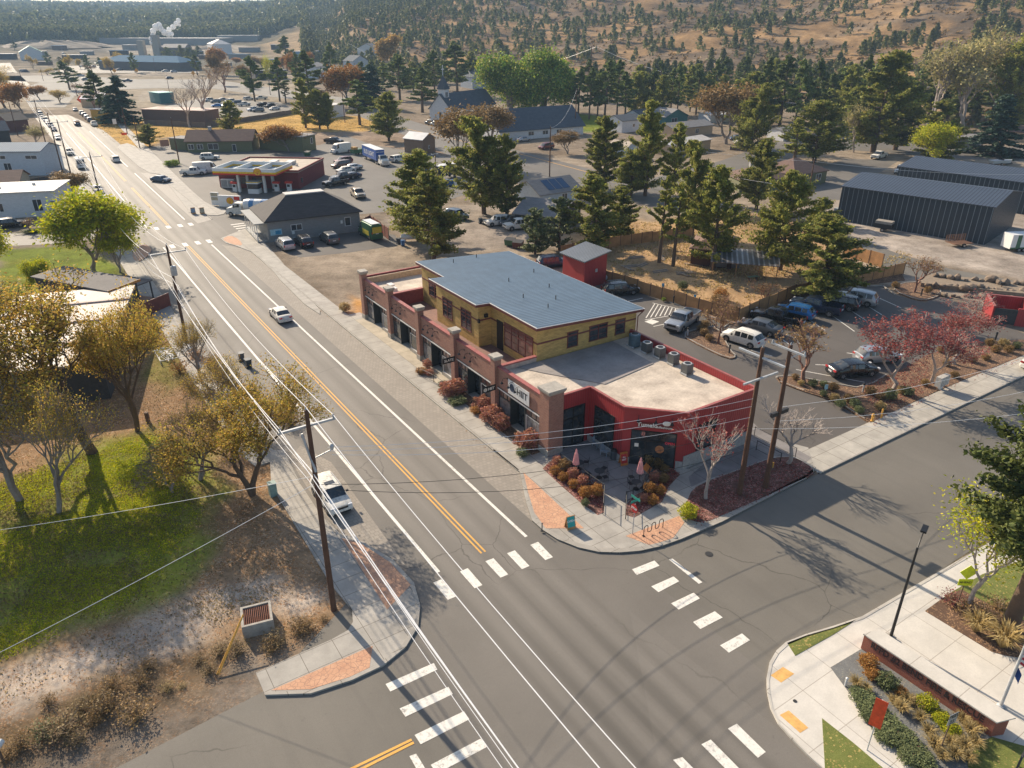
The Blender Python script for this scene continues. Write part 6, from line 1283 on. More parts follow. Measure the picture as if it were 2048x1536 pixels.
scatter('kerb_leaves','pinkish fallen leaves gathered along the beds and kerbs',[c6([(320,1420),(430,1310),(760,1190),(965,1240),(972,1290),(700,1420),(400,1560),(290,1490)]),c6([(1262,1010),(1600,850),(2150,622),(2150,660),(1600,890),(1280,1040)]),c6([(1190,835),(1560,660),(1600,850),(1300,980)]),c4([(350,970),(480,868),(850,1115),(850,1330),(650,1240)]),c4([(1030,1350),(1190,1150),(1390,950),(1475,1020),(1330,1240),(1100,1370)])],14000,.09,'red',0,z=.16,seed=6,thr=.36,cl=2.,edge=.4)
_k=[W(v,u) for v,u in [(30.4,46),(31.15,46),(31.15,134),(30.75,134)]]
def px_of(P): 
    q=np.array(P)-np.array([0,0,CAMH]); w_=q@FW; return (1024+FPX*(q@RT)/w_,768-FPX*(q@UPV)/w_)
scatter('gutter_leaves','thin line of orange leaves in the gutter of the parking strip',[[px_of(p) for p in _k]],5200,.08,'orange',0,z=.03,seed=8,thr=.40,cl=2.,edge=.15)
scatter('field_grass','dry orange grass on the empty field behind the restaurant',[ZONES[10][4],ZONES[14][4]],26000,.2,'straw',.5,z=0,seed=9,thr=.48,cl=6.,edge=5.)
# ---------------- other buildings ----------------
RBR=shingle('roof_brown',(.20,.12,.09),(.15,.09,.07)); RDK=shingle('roof_charcoal',(.085,.075,.07),(.06,.052,.05)); RGR=shingle('roof_gray',(.28,.27,.26),(.22,.21,.21)); RSL=shingle('roof_slate',(.10,.12,.14),(.075,.09,.11))
RPALE=ribs('roof_pale_metal',(.48,.49,.50),.5,'x',metal=.3,w=.2,dark=.7); RBLU=ribs('roof_blue_metal',(.12,.20,.28),.5,'x',rough=.8,metal=0,w=.2,dark=.6); RWHT=mat('roof_white',(.62,.60,.57),.7,sc=.4,c2=(.45,.43,.40)); RTAN=mat('roof_tan',(.50,.42,.33),.8,sc=.5,c2=(.36,.30,.23))
WGR=siding('wall_gray',(.25,.255,.25),.18); WWH=siding('wall_white',(.66,.66,.66),.18); WOL=siding('wall_olive',(.15,.155,.08),.2); WMR=siding('wall_maroon',(.20,.03,.03),.2); WTN=siding('wall_tan',(.48,.35,.22),.2); WTL=siding('wall_teal',(.05,.17,.17),.2); WBR=ribs('wall_board',(.24,.16,.11),.25,'s',metal=0,rough=.9,w=.1,dark=.5); WDK=mat('wall_dark',(.05,.05,.052),.8); WBL=siding('wall_pale_blue',(.50,.55,.60),.2)
NAV=ribs('navy_metal_wall',(.030,.045,.062),.95,'s',rough=.45,metal=.3,w=.07,depth=.06,c2=(.20,.24,.28)); NAVR=ribs('navy_metal_roof',(.085,.10,.125),.62,'x',rough=.4,metal=.4,w=.2,depth=.06,dark=.35)
WHM=mat('window_trim',(.7,.7,.68),.6,var=.03)
def bldg(name,label,A,B,depth,h,roof='gable',rh=2,over=.4,wall=None,rm=None,wins=(),ridge='x',cat='building',ytop=None,group=None,trim=WHM,z0=0,base=None,chim=False,vents=0,open_=False):
    a=at(*A) if not isinstance(A,np.ndarray) else A; b=at(*B) if not isinstance(B,np.ndarray) else B
    if ytop: h=topz(a if ytop[1]=='A' else b,ytop[0])
    L=float(np.hypot(b[0]-a[0],b[1]-a[1])); ang=math.atan2(b[1]-a[1],b[0]-a[0]); r=thing(name,label,cat,(a[0],a[1],min(a[2],b[2])),ang,group); D=depth
    mb=MB()
    if roof=='shedy': mb.add([(0,0,-1),(L,0,-1),(L,D,-1),(0,D,-1),(0,0,h),(L,0,h),(L,D,h+rh),(0,D,h+rh)],[(0,1,5,4),(1,2,6,5),(2,3,7,6),(3,0,4,7)])
    elif roof=='gable' and ridge=='x': mb.add([(0,0,-1),(L,0,-1),(L,D,-1),(0,D,-1),(0,0,h),(L,0,h),(L,D,h),(0,D,h),(0,D/2,h+rh),(L,D/2,h+rh)],[(0,1,5,4),(1,2,6,9,5),(2,3,7,6),(3,0,4,8,7)])
    elif roof=='gable': mb.add([(0,0,-1),(L,0,-1),(L,D,-1),(0,D,-1),(0,0,h),(L,0,h),(L,D,h),(0,D,h),(L/2,0,h+rh),(L/2,D,h+rh)],[(0,1,5,8,4),(1,2,6,5),(2,3,7,9,6),(3,0,4,7)])
    else: mb.add([(0,0,-1),(L,0,-1),(L,D,-1),(0,D,-1),(0,0,h),(L,0,h),(L,D,h),(0,D,h)],[(0,1,5,4),(1,2,6,5),(2,3,7,6),(3,0,4,7),(4,5,6,7)])
    mb.build('wall',wall or WWH,r)
    e=over; mb=MB(); t=.16
    def two(P,F): 
        k=len(P); mb.add([(x,y,z) for x,y,z in P]+[(x,y,z+t) for x,y,z in P],[tuple(i+k for i in f) for f in F]+[f[::-1] for f in F])
        # rim
        from collections import Counter
        ed=Counter()
        for f in F:
            for i in range(len(f)): ed[(f[i],f[(i+1)%len(f)])]+=1
        rim=[(u,v) for (u,v) in ed if (v,u) not in ed]
        base_=len(mb.v)-2*k; mb.f+=[(base_+u,base_+v,base_+v+k,base_+u+k) for u,v in rim]; mb.m+=[0]*len(rim)
    if roof=='gable':
        if ridge=='x': s=rh/(D/2); two([(-e,-e,h-e*s),(L+e,-e,h-e*s),(L+e,D/2,h+rh),(-e,D/2,h+rh),(L+e,D+e,h-e*s),(-e,D+e,h-e*s)],[(0,1,2,3),(3,2,4,5)])
        else: s=rh/(L/2); two([(-e,-e,h-e*s),(L/2,-e,h+rh),(L/2,D+e,h+rh),(-e,D+e,h-e*s),(L+e,-e,h-e*s),(L+e,D+e,h-e*s)],[(0,1,2,3),(1,4,5,2)])
    elif roof in('hip','hipflat'):
        k=D/2 if L>D else L/2; s=rh/k; w_=0 if roof=='hip' else 1.1; k2=k-w_; hh=h+rh*(k2/k) if roof=='hipflat' else h+rh
        P=[(-e,-e,h-e*s),(L+e,-e,h-e*s),(L+e,D+e,h-e*s),(-e,D+e,h-e*s),(k2,k2,hh),(L-k2,k2,hh),(L-k2,D-k2,hh),(k2,D-k2,hh)]
        F=[(0,1,5,4),(1,2,6,5),(2,3,7,6),(3,0,4,7)]
        if roof=='hip' : P=P[:4]+([(k,D/2,h+rh),(L-k,D/2,h+rh)] if L>D else [(L/2,k,h+rh),(L/2,D-k,h+rh)]); F=[(0,1,5,4),(1,2,5),(2,3,4,5),(3,0,4)] if L>D else [(0,1,4),(1,2,5,4),(2,3,5),(3,0,4,5)]
        two(P,F)
        if roof=='hipflat': m2=MB(); m2.box(k2-.1,k2-.1,hh+.1,L-k2+.1,D-k2+.1,hh+.28); m2.build('roof_cap',RWHT,r)
    elif roof=='shedy': two([(-e,-e,h-e*rh/D),(L+e,-e,h-e*rh/D),(L+e,D+e,h+rh+e*rh/D),(-e,D+e,h+rh+e*rh/D)],[(0,1,2,3)])
    else:
        mb.box(-e,-e,h,L+e,D+e,h+.22)
    mb.build('roof',rm or RGR,r)
    if roof=='flat' and over<.2:
        m2=MB(); w=.25; m2.box(-e-.03,-e-.03,h+.2,L+e+.03,-e+w,h+.55).box(-e-.03,D+e-w,h+.2,L+e+.03,D+e+.03,h+.551).box(-e-.032,-e+w,h+.2,-e+w,D+e-w,h+.552).box(L+e-w,-e+w,h+.2,L+e+.032,D+e-w,h+.553); m2.build('parapet',trim if trim is not WHM else (wall or WWH),r)
    for wn in wins:
        side,t_,zb_,ww,wh=wn[:5]; kind=wn[5] if len(wn)>5 else 'window'; m1=MB();m2=MB(); f=.09
        def bx(m,s0,s1,z_0,z_1,o0,o1):
            if side=='f': m.box(s0,-o1,z_0,s1,-o0,z_1)
            elif side=='l': m.box(-o1,s0,z_0,-o0,s1,z_1)
            else: m.box(L+o0,s0,z_0,L+o1,s1,z_1)
        c=(L if side=='f' else D)*t_; s0,s1=c-ww/2,c+ww/2
        bx(m1,s0-f,s1+f,zb_+wh,zb_+wh+f,0,.06);bx(m1,s0-f,s1+f,zb_-f,zb_,0,.06);bx(m1,s0-f,s0,zb_,zb_+wh,0,.06);bx(m1,s1,s1+f,zb_,zb_+wh,0,.06)
        if ww>1.3: bx(m1,c-f/2,c+f/2,zb_,zb_+wh,0,.055)
        bx(m2,s0,s1,zb_,zb_+wh,0,.03); fr=m1.build(kind,trim,r); m2.build('pane' if kind=='window' else 'door_leaf',GL if kind=='window' else WDK,fr)
    if chim: m2=MB(); m2.box(L*.3,D*.45,h+rh*.3,L*.3+1.0,D*.45+.9,h+rh+1.1); m2.build('chimney',STONE,r)
    for i in range(vents): m2=MB(); x=L*(i+1)/(vents+1); m2.box(x,D*.4+(i%2)*D*.2,h+.2,x+.5,D*.4+(i%2)*D*.2+.5,h+.7+(rh*.7 if roof=='gable' else 0)); m2.build('roof_vent',ACT,r)
    r['L']=L; return r
gray=bldg('office_building','grey-sided single-storey building with dark hipped roof on the street corner',(539,485),(722,462),12.5,4.1,'hipflat',3.6,.55,WGR,RDK,[('f',.30,1.7,1.9,1.0),('f',.86,1.4,1.0,1.5)],ytop=(441,'A'))
Lg=gray['L']; mb=MB()
for k in range(6): mb.box(-1.9,.4+k*2.2,0,-1.78,.52+k*2.2,3.6)
mb.build('porch_posts',WHM,gray); mb=MB(); mb.box(-2.3,-.3,3.55,0,12.6,3.7).box(-2.0,.2,.0,-.02,12.3,.35); mb.build('porch',WGR,gray)
mb=MB()
for z in (.6,.85,1.1,1.35): mb.box(-2.05,.3,z,-2.0,8.5,z+.06)
mb.build('porch_railing',WHM,gray)
mb=MB(); mb.box(.4,-.06,1.2,2.5,-.005,2.3); sg=mb.build('wall_sign',mat('sign_pale_blue',(.35,.58,.66),.5),gray); mb=MB(); mb.box(1.3,-.075,1.35,2.3,-.062,2.0); mb.build('sign_picture',mat('sign_blue',(.04,.30,.5),.5),sg)
mb=MB(); mb.box(Lg*.245,-.04,1.0,Lg*.245+.5,-.004,1.6); mb.build('notice',WHM,gray); mb=MB(); mb.box(Lg*.78,-.04,1.9,Lg*.78+.4,-.004,2.5); mb.build('notice',WHM,gray)
store=bldg('store_building','dark red flat-roofed store behind the gas canopy',(441,375),(600,378),19,3.9,'flat',0,.12,WMR,RTAN,[('f',.28,1.0,2.6,1.6),('f',.48,1.0,2.6,1.6),('r',.1,1.2,1.2,1.2)],vents=5,trim=mat('trim_store_red',(.27,.05,.04),.6))
mb=MB(); Ls=store['L']; mb.box(3,-.12,3.0,9,-.03,3.6); sg=mb.build('store_sign',TRIM,store); text('sign_lettering','COUNTRY STORE',.62,PALE,sg,wallM(6,-.125,3.3,-math.pi/2),.01,bold=.01)
mb=MB(); mb.box(.8,-1.0,.2,4.2,-.1,2.2); mb.build('ice_chest',WHM,store); mb=MB(); mb.box(.9,-1.03,.4,2.4,-1.01,2.0).box(2.6,-1.03,.4,4.1,-1.01,2.0); mb.build('ice_chest_doors',mat('door_gray',(.3,.32,.33),.5),store)
for i in range(4): mb=MB(); x=7+i*2.2; mb.box(x,6+(i%2)*3,4.1,x+1.8,9+(i%2)*3,4.9); mb.build('roof_duct',ACT,store)
# canopy
FL,FR,BR=G(426,349,4.5),G(551,352,4.5),G(587,337,4.5); ang=math.atan2(FR[1]-FL[1],FR[0]-FL[0]); Lc=float(np.linalg.norm(FR-FL)); Dc=float(np.linalg.norm(BR-FR)); 
r=thing('gas_canopy','fuel station canopy edged in white, yellow and red on white columns','canopy',(FL[0],FL[1],0),ang)
def band(z0,z1,o,name,m,par=r):
    mb=MB(); mb.box(-o,-o,z0,Lc+o,.2,z1).box(-o,Dc-.2,z0,Lc+o,Dc+o,z1).box(-o,.2,z0,.2,Dc-.2,z1).box(Lc-.2,.2,z0,Lc+o,Dc-.2,z1); return mb.build(name,m,par)
band(5.25,6.0,.03,'white_fascia',WHP); band(4.85,5.25,.05,'yellow_band',mat('shell_yellow',(.80,.50,.01),.4)); band(4.5,4.85,.04,'red_band',mat('shell_red',(.62,.03,.02),.4))
mb=MB(); mb.box(.2,.2,4.6,Lc-.2,Dc-.2,4.9); mb.build('canopy_deck',mat('canopy_deck',(.16,.24,.30),.8,0,c2=(.32,.40,.46),sc=.6),r)
for k in (1,2): mb=MB(); mb.box(Lc*k/3-.15,.2,4.9,Lc*k/3+.15,Dc-.2,5.9); mb.build('deck_divider',WHP,r)
def shell(par,M,s):
    n=9; mb=MB(); pts=[(math.cos(math.pi*(k/(n-1))) *1.0,math.sin(math.pi*k/(n-1))*1.0) for k in range(n)]; out=[(.35,-.75),(.9,-.35)]+pts[0:]+[(-.9,-.35),(-.35,-.75)]
    c=(0,-.05); o=[(x*1.13,y*1.13,0) for x,y in out]; mb.add(o+[(x,y,.03) for x,y,_ in o],[tuple(range(len(o),2*len(o)))]+[(i,(i+1)%len(o),(i+1)%len(o)+len(o),i+len(o)) for i in range(len(o))],0)
    i_=[(x,y,.045) for x,y in out]; mb.add(i_,[tuple(range(len(i_)))],1)
    for k in range(1,n-1): 
        x,y=pts[k]; mb.add([(-.03,-.6,.05),(.03,-.6,.05),(x+.03,y*.95,.05),(x-.03,y*.95,.05)],[(0,1,2,3)],0)
    mb.xf(M@Matrix.Diagonal((s,s,1,1))); return mb.build('scallop_emblem',[mat('shell_red',(.62,.03,.02)),mat('shell_yellow',(.8,.5,.01))],par)
shell(r,wallM(Lc*.72,-.06,5.25,-math.pi/2),.85)
for x in (Lc*.30,Lc*.72): 
    for y in (Dc*.28,Dc*.75): mb=MB(); mb.box(x-.28,y-.28,0,x+.28,y+.28,4.5); mb.build('column',WHP,r)
def pump(x,y,lab):
    Pm=Matrix.Rotation(ang,3,'Z')@Vector((x,y,0)); q=thing('fuel_pump',lab,'fuel pump',(FL[0]+Pm.x,FL[1]+Pm.y,.02),ang,'fuel pumps under the canopy'); mb=MB(); mb.box(-.5,-.35,.1,.5,.35,1.9); mb.build('cabinet',WHP,q); mb=MB(); mb.box(-.8,-.5,1.9,.8,.5,2.35); mb.build('header',mat('shell_red',(.6,.03,.02)),q); mb=MB(); mb.box(-1.0,-.7,0,1.0,.7,.1); mb.build('island',CURB,q); mb=MB(); mb.box(-.35,-.37,1.1,.35,-.353,1.7); mb.build('display',PLAS,q)
pump(Lc*.22,Dc*.3,'white fuel pump with red header left of the kiosk'); pump(Lc*.86,Dc*.45,'white fuel pump with red header just right of the second column'); pump(Lc*1.05,Dc*.5,'white fuel pump farthest right, outside the canopy edge')
b=at(511,386); r=thing('kiosk','small white glazed kiosk with a yellow band between the fuel pumps','kiosk',tuple(b),ang); bxp(r,'wall',[(-1.3,-1,0,1.3,1,1.1)],WHP); bxp(r,'glazing',[(-1.25,-.95,1.1,1.25,.95,2.3)],GL); bxp(r,'roof',[(-1.45,-1.15,2.3,1.45,1.15,2.8)],WHP); bxp(r,'yellow_band',[(-1.47,-1.17,2.6,1.47,1.17,2.78)],mat('shell_yellow',(.8,.5,.01)))
b=at(462,416); r=thing('price_sign','low white roadside sign with a yellow scallop at the gas station corner','sign',tuple(b),ang-.05); bxp(r,'panel',[(-2.6,-.25,.3,2.6,.25,2.7)],WHP); bxp(r,'plinth',[(-2.7,-.35,0,2.7,.35,.3)],CONCB); shell(r,wallM(.2,-.26,1.55,-math.pi/2),.75); bxp(r,'red_panel',[(1.2,-.28,1.8,2.5,-.26,2.6)],mat('shell_red',(.6,.03,.02)))
b=at(433,412); r=thing('price_board','narrow white price board left of the scallop sign','sign',tuple(b),ang-.05); bxp(r,'panel',[(-.9,-.2,.2,.9,.2,3.0)],WHM); bxp(r,'price_panels',[(-.8,-.23,2.2,.8,-.21,2.9),(-.8,-.23,1.3,.8,-.21,2.0)],mat('panel_tan',(.4,.36,.26),.6))
rest=bldg('restaurant_building','olive green restaurant with a brown gabled roof across from the far crosswalk',(376,305),(506,303),10,3.3,'gable',2.6,.6,WOL,RBR,[('f',.06,1,1.6,1.4),('f',.20,1,1.6,1.4),('f',.4,.9,3,1.6),('f',.72,.1,1,2.1,'door')],ytop=(282,'A'),chim=True)
bldg('storage_annex','small olive annex with a pale flat roof at the left of the restaurant',(342,299),(374,301),5.5,3.4,'flat',0,.25,WOL,RGR,[])
bldg('office_building','long narrow olive building with a flat roof behind the gas station',(607,305),(633,299),17,4.6,'flat',0,.35,WOL,RGR,[('f',.7,2.2,.9,1.6)],trim=WHM,vents=3)
bldg('shed','brown board shed with a pale metal gable roof beside the church road',(846,309),(871,304),7.5,4.0,'gable',1.6,.35,WBR,RPALE,[('f',.5,1.4,.5,.9)],ridge='y',ytop=(280,'A'),cat='shed')
nave=bldg('church','white church with slate roof and steeple with a cross','x' and (903,246),(990,231),11,5.2,'gable',5.6,.5,WWH,RSL,[('l',.5,1.5,1.2,2.4),('f',.3,1.6,.9,2),('f',.6,1.6,.9,2)],ridge='x')
mb=MB(); mb.box(1.2,4.0,5,4.4,7.2,12.5); st_=mb.build('steeple',WWH,nave)
mb=MB(); mb.add([(.8,3.6,12.5),(4.8,3.6,12.5),(4.8,7.6,12.5),(.8,7.6,12.5),(2.8,5.6,18)],[(0,1,4),(1,2,4),(2,3,4),(3,0,4),(0,3,2,1)]); mb.build('spire',RSL,st_)
mb=MB(); mb.box(2.7,5.5,17.5,2.9,5.7,21.5).box(1.9,5.52,19.8,3.7,5.68,20.1); mb.build('cross',WHM,st_); mb=MB(); mb.box(1.9,3.93,9.6,3.7,3.99,11.4); mb.build('louvre',mat('louvre_gray',(.2,.2,.21),.7),st_)
bldg('church_hall','long white church hall with a large slate-grey roof',(1000,283),(1166,269),17,3.2,'gable',6.0,.7,WWH,RSL,[('f',.36,1.2,2.2,1.2),('f',.53,1.2,2.2,1.2),('f',.70,1.2,2.2,1.2)],ytop=(262,'A'))
bldg('cottage','low cottage with a pale grey roof beyond the gravel lot pines',(1030,452),(1118,462),12,2.6,'gable',1.9,.5,WDK,RGR,[],ridge='x',vents=0)
cot=bldg('cottage','cottage with solar panels on its grey roof beside the church road',(1080,415),(1160,402),9,2.8,'gable',2.2,.5,WBL,RGR,[('f',.6,1,1.4,1.2)])
Lq=cot['L']; mb=MB(); s=2.2/4.5; 
for k in range(3): x=Lq*.25+k*2.1; mb.add([(x,.6,2.8+.6*s+.22),(x+1.9,.6,2.8+.6*s+.22),(x+1.9,3.9,2.8+3.9*s+.22),(x,3.9,2.8+3.9*s+.22)],[(0,1,2,3)])
mb.build('solar_panels',mat('solar_blue',(.03,.08,.16),.2,.3),cot)
for nm,lb,A,B,dp,h,rf,rh,wl,rm,wn,rg_ in [
 ('house','white house with a dark grey roof left of the tall twin juniper',(1243,266),(1282,262),9,4.2,'gable',1.6,WWH,RSL,[('f',.6,1.8,1,1)],'x'),
 ('house','teal house with its gable facing the road and a grey roof',(1330,250),(1374,246),10,3,'gable',2.6,WTL,RGR,[('f',.4,.5,3,1.8,'door')],'y'),
 ('mobile_home','long tan mobile home with a grey roof behind the white-roofed one',(1345,277),(1424,268),9,3.2,'gable',1.4,WTN,RGR,[('f',.12,1,1,1.4),('f',.6,1,1.6,1.4)],'x'),
 ('mobile_home','tan mobile home with a white roof beside the tall twin juniper',(1340,312),(1420,298),8,3.0,'gable',.9,WTN,RWHT,[('f',.3,1,2.8,1.3)],'x'),
 ('garage','small pale garage with a tan roof left of the tall twin juniper',(1250,318),(1275,314),7,3,'gable',1.5,WBL,RTAN,[('f',.4,.2,1,2.2,'door')],'y'),
 ('mobile_home','white mobile home with an orange gate behind the cloud-shaped juniper',(1566,283),(1602,280),8,3.2,'gable',.8,WWH,RGR,[],'x'),
 ('house','olive house with a brown hipped roof and stone chimney, left wing',(1478,385),(1580,382),9,3,'hip',2.0,WOL,RBR,[('f',.3,1,1.6,1.4)],'x'),
 ('house','brown-roofed olive house end with two white windows beside the tall wooden pole',(1585,376),(1650,366),11,3.2,'hip',2.6,WOL,RBR,[('f',.3,1,1.6,1.5),('f',.75,1,1.8,1.5)],'x'),
 ('house','tan house at the right edge below the hill',(2010,282),(2060,286),9,3.2,'gable',1.4,WTN,RBR,[('f',.3,1,1.4,1.3)],'x'),
 ('house','grey house with a low roof behind the dark spruce',(1905,296),(1950,300),8,3,'gable',1.2,WGR,RGR,[],'x'),
 ('house','small blue-grey house among the mobile homes',(1280,246),(1312,242),8,3,'gable',1.6,WBL,RSL,[('f',.5,1,1.2,1.2)],'x'),
 ('mobile_home','white mobile home with a pale roof at the far edge of the park',(1420,246),(1470,243),8,3,'gable',.8,WWH,RWHT,[],'x'),
 ('cabin','dark brown cabin with a brown hipped roof in the fenced yard',(1380,530),(1462,538),9,3,'hip',1.7,mat('cabin_brown',(.09,.04,.025),.9),RBR,[],'x'),
 ('house','white house with a blue metal roof and slit windows left of the main road',(-50,352),(92,351),10,6.2,'gable',1.5,WBL,RBLU,[('f',.43,4.3,2.6,.8),('f',.86,4.3,2.9,.8),('f',.5,.6,1.8,2.6,'door')],'x'),
 ('flat_roof_building','long white flat-roofed building with a brick base left of the main road',(-70,441),(119,431),12,5.0,'flat',0,WWH,RWHT,[('f',.39,1.4,1.4,1.6),('f',.80,1.2,1.6,2.3,'door'),('f',.97,1.4,1.2,1.6)],'x'),
 ('house','small beige house with a brown roof below the white metal-roofed house',(-30,392),(44,388),9,3,'gable',1.8,mat('wall_beige',(.33,.31,.24),.85),RBR,[('f',.75,1,1.2,1.2)],'x'),
 ('house','brick-red building with a charcoal roof at the upper left',(20,266),(61,262),10,4.2,'gable',2,mat('wall_brick_dark',(.14,.06,.05),.9),RDK,[],'x'),
 ('house','dark slate-roofed building at the left edge in the distance',(-50,292),(24,286),10,4.2,'gable',2.5,WDK,RSL,[],'x'),
 ('house','house with a blue roof front under the far road pines',(205,216),(236,212),12,4,'gable',3,WTN,mat('roof_royal',(.05,.1,.3),.6),[],'y'),
 ('house','white two-storey house right of the slim dark pine',(634,157),(653,154),12,8,'gable',2.5,WWH,RGR,[('f',.5,5.5,3,1.6)],'x'),
 ('house','grey two-storey house with white gables below the orange poplar road',(708,147),(738,144),14,9,'gable',4,WBL,RSL,[('f',.4,6,3,2),('f',.4,1,4,3)],'y'),
 ('house','pale house with slate roof behind the grey two-storey one',(716,118),(752,116),14,9,'gable',4,WWH,RSL,[('f',.5,5,3,2)],'y'),
 ('house','pale blue house behind the church pines',(945,178),(985,175),14,7,'gable',4.5,WBL,RSL,[('f',.5,3.5,3,1.6)],'y'),
 ('warehouse','long blue-roofed building beyond the highway',(200,139),(362,143),26,7,'hip',4.5,mat('wall_gray_far',(.16,.15,.14),.9),mat('roof_far_blue',(.04,.14,.24),.9,spec=.1),[],'x'),
 ('warehouse','green-roofed shed at the far left beyond the highway',(42,121),(88,120),34,8,'gable',6,WWH,mat('roof_green',(.04,.22,.16),.6),[],'y'),
 ('warehouse','very long low building with a white roof before the far forest',(200,87),(440,90),50,9,'flat',0,WGR,RWHT,[],'x'),
 ('warehouse','smaller white-roofed building right of the very long one',(436,84),(515,83),60,9,'flat',0,WGR,RWHT,[],'x'),
 ('warehouse','white domed-looking warehouse left of the orange far tree',(427,110),(465,108),40,12,'hip',5,WWH,RWHT,[],'x'),
 ('warehouse','blue-fronted building with a white roof behind the highway pines',(586,122),(625,121),30,9,'flat',0,mat('wall_far_blue',(.2,.35,.5),.7),RWHT,[],'x'),
 ('warehouse','dark low office building beside the highway poles',(512,160),(575,158),20,6,'flat',0,WDK,RSL,[],'x'),
 ('warehouse','low grey building beside the concrete tower',(325,112),(372,112),35,9,'gable',4,mat('wall_gray_far',(.16,.15,.14)),RGR,[],'x'),
 ('warehouse','teal-roofed small building behind the bus yard',(322,208),(350,206),12,5,'flat',0,WTL,mat('roof_teal',(.1,.4,.4),.6),[],'x'),
 ('long_shed','long brown windowless shed of the bus yard',(288,246),(412,250),10,5.2,'flat',0,mat('wall_mud',(.17,.11,.085),.9),mat('roof_rust',(.35,.18,.13),.8,c2=(.6,.52,.46),sc=.3),[],'x'),
 ('trailer_office','white container-like office beside the dry field',(668,236),(691,232),8,5,'flat',0,WWH,RWHT,[],'x'),
 ('storage_container','yellow and cream roadside box at the far right kerb',(212,243),(226,241),7,4.5,'flat',0,mat('box_yellow',(.62,.33,.04),.6),RWHT,[],'x'),
]:
    bldg(nm,lb,A,B,dp,h,rf,rh,.4 if rf!='flat' else .3,wl,rm,wn,ridge=rg_,chim='chimney' in lb and 'left wing' in lb,vents=2 if nm=='flat_roof_building' else 0)
w1=bldg('storage_shed','long navy metal storage shed with a ribbed roof, nearer of the two',(1672,440),(1968,490),19,7,'gable',1.5,.25,NAV,NAVR,[],ytop=(373,'A'),cat='storage shed',group='navy metal storage sheds')
w2=bldg('storage_shed','farther navy metal storage shed with a pale roller door',(1786,388),(2125,441),17,6.3,'gable',1.5,.25,NAV,NAVR,[('f',.12,.2,6,3.6,'door')],cat='storage shed',group='navy metal storage sheds')
for w_ in (w1,w2):
    L=w_['L']; h=7
bxp(w1,'utility_cabinet',[(-1.0,.5,0,-.2,1.8,2.2)],mat('cabinet_gray',(.35,.37,.36),.6))
dm=bldg('modern_building','dark modern building with a low roof edged in orange timber left of the road',(232,645),(286,622),13,4.4,'shedy',.5,.35,WDK,mat('roof_dark_gray',(.13,.12,.115),.85,sc=.4),[],cat='building')
bxp(dm,'roof_edge',[(-.4,-.42,4.28,dm['L']+.4,-.36,4.62)],mat('edge_orange',(.5,.22,.05),.6)); Ld=dm['L']
bxp(dm,'porch_roof',[(Ld+.3,1.5,3.0,Ld+4.2,11,3.15)],mat('roof_dark_gray',(.13,.12,.115)));
for k in range(4): bxp(dm,'porch_post',[(Ld+3.9,1.8+k*3,0,Ld+4.05,1.95+k*3,3.0)],WDK)
bxp(dm,'deck',[(Ld+.02,1.5,0,Ld+4.2,11,.4)],DKR); bxp(dm,'timber_screen',[(Ld-3,-2.2,0,Ld+3,-2.1,2.0)],TRIM)
sv=bldg('long_building','long dark building with a shiny silver roof under the autumn trees',(-70,835),(222,797),26,4.2,'flat',0,.3,WDK,mat('roof_silver',(.26,.25,.26),.62,.0,sc=.3,c2=(.22,.15,.11)),[],trim=WDK)
for k in range(3): bxp(sv,'roof_seam',[(-.2,6+k*7,4.42,sv['L']+.2,6.5+k*7,4.6)],mat('roof_rust',(.35,.18,.13)))
# concrete tower with steam
b=at(317,112); r=thing('concrete_plant_tower','tall concrete plant tower in the distance under a steam plume','tower',tuple(b),0); hh=topz(b,70); bxp(r,'shaft',[(-4,-4,0,4,4,hh)],CONCB); bxp(r,'conveyor',[(4,-1.5,6,38,1.5,9)],mat('wall_gray_far',(.16,.15,.14))); bxp(r,'silo',[(-22,-4,0,-15,4,hh*.75)],CONCB)
def puff(name,label,px,py,depth_b,pts,dens,col=(1,1,1)):
    b=at(*depth_b); d0=np.linalg.norm(b[:2]); vs=[]; mb=bmesh.new()
    rg=random.Random(3)
    for (x,y,rr) in pts:
        dr=ray(x,y); t=d0/np.hypot(dr[0],dr[1]); P=np.array([0,0,CAMH])+dr*t; R=rr*t*(1.15 if dens>.5 else 1)
        m_=bmesh.ops.create_icosphere(mb,subdivisions=3,radius=R,matrix=Matrix.Translation(P))
        for v in m_['verts']:
            n=(v.co-Vector(P)); k=1+.35*(float(fbm(v.co.x*3/R,v.co.z*3/R,5))-.5)+.25*(float(fbm(v.co.z*6/R,v.co.y*6/R,8))-.5); v.co=Vector(P)+n*k
    me=bpy.data.meshes.new(name); mb.to_mesh(me); mb.free()
    m=bpy.data.materials.new(name); m.use_nodes=True; t=m.node_tree; t.nodes.remove(t.nodes['Principled BSDF']); v=t.nodes.new('ShaderNodeVolumePrincipled'); v.inputs['Color'].default_value=(*col,1); v.inputs['Density'].default_value=dens; v.inputs['Anisotropy'].default_value=.3
    t.links.new(v.outputs[0],t.nodes['Material Output'].inputs['Volume'])
    if dens>.5: m=leafmat('steam_white',['f4f4f4','ffffff'],.5,.02); me.polygons.foreach_set('use_smooth',[True]*len(me.polygons))
    me.materials.append(m)
    tag(link(name,me),label,'steam' if 'steam' in name else 'smoke',kind='stuff')
puff('steam_plume','white steam plume drifting right from the concrete tower',0,0,(317,112),[(304,86,4),(303,78,4.5),(306,70,4),(306,62,5),(312,54,6),(318,50,5),(322,58,5),(329,65,5.5),(337,69,4.5),(343,68,4),(338,59,4),(346,54,4.5),(352,47,4),(357,41,4),(359,50,2.5)],1.2)
puff('chimney_smoke','thin bluish smoke drifting over the bus yard',0,0,(300,212),[(284,196,8),(296,192,10),(304,198,6),(290,188,7)],.02,(.85,.9,1))
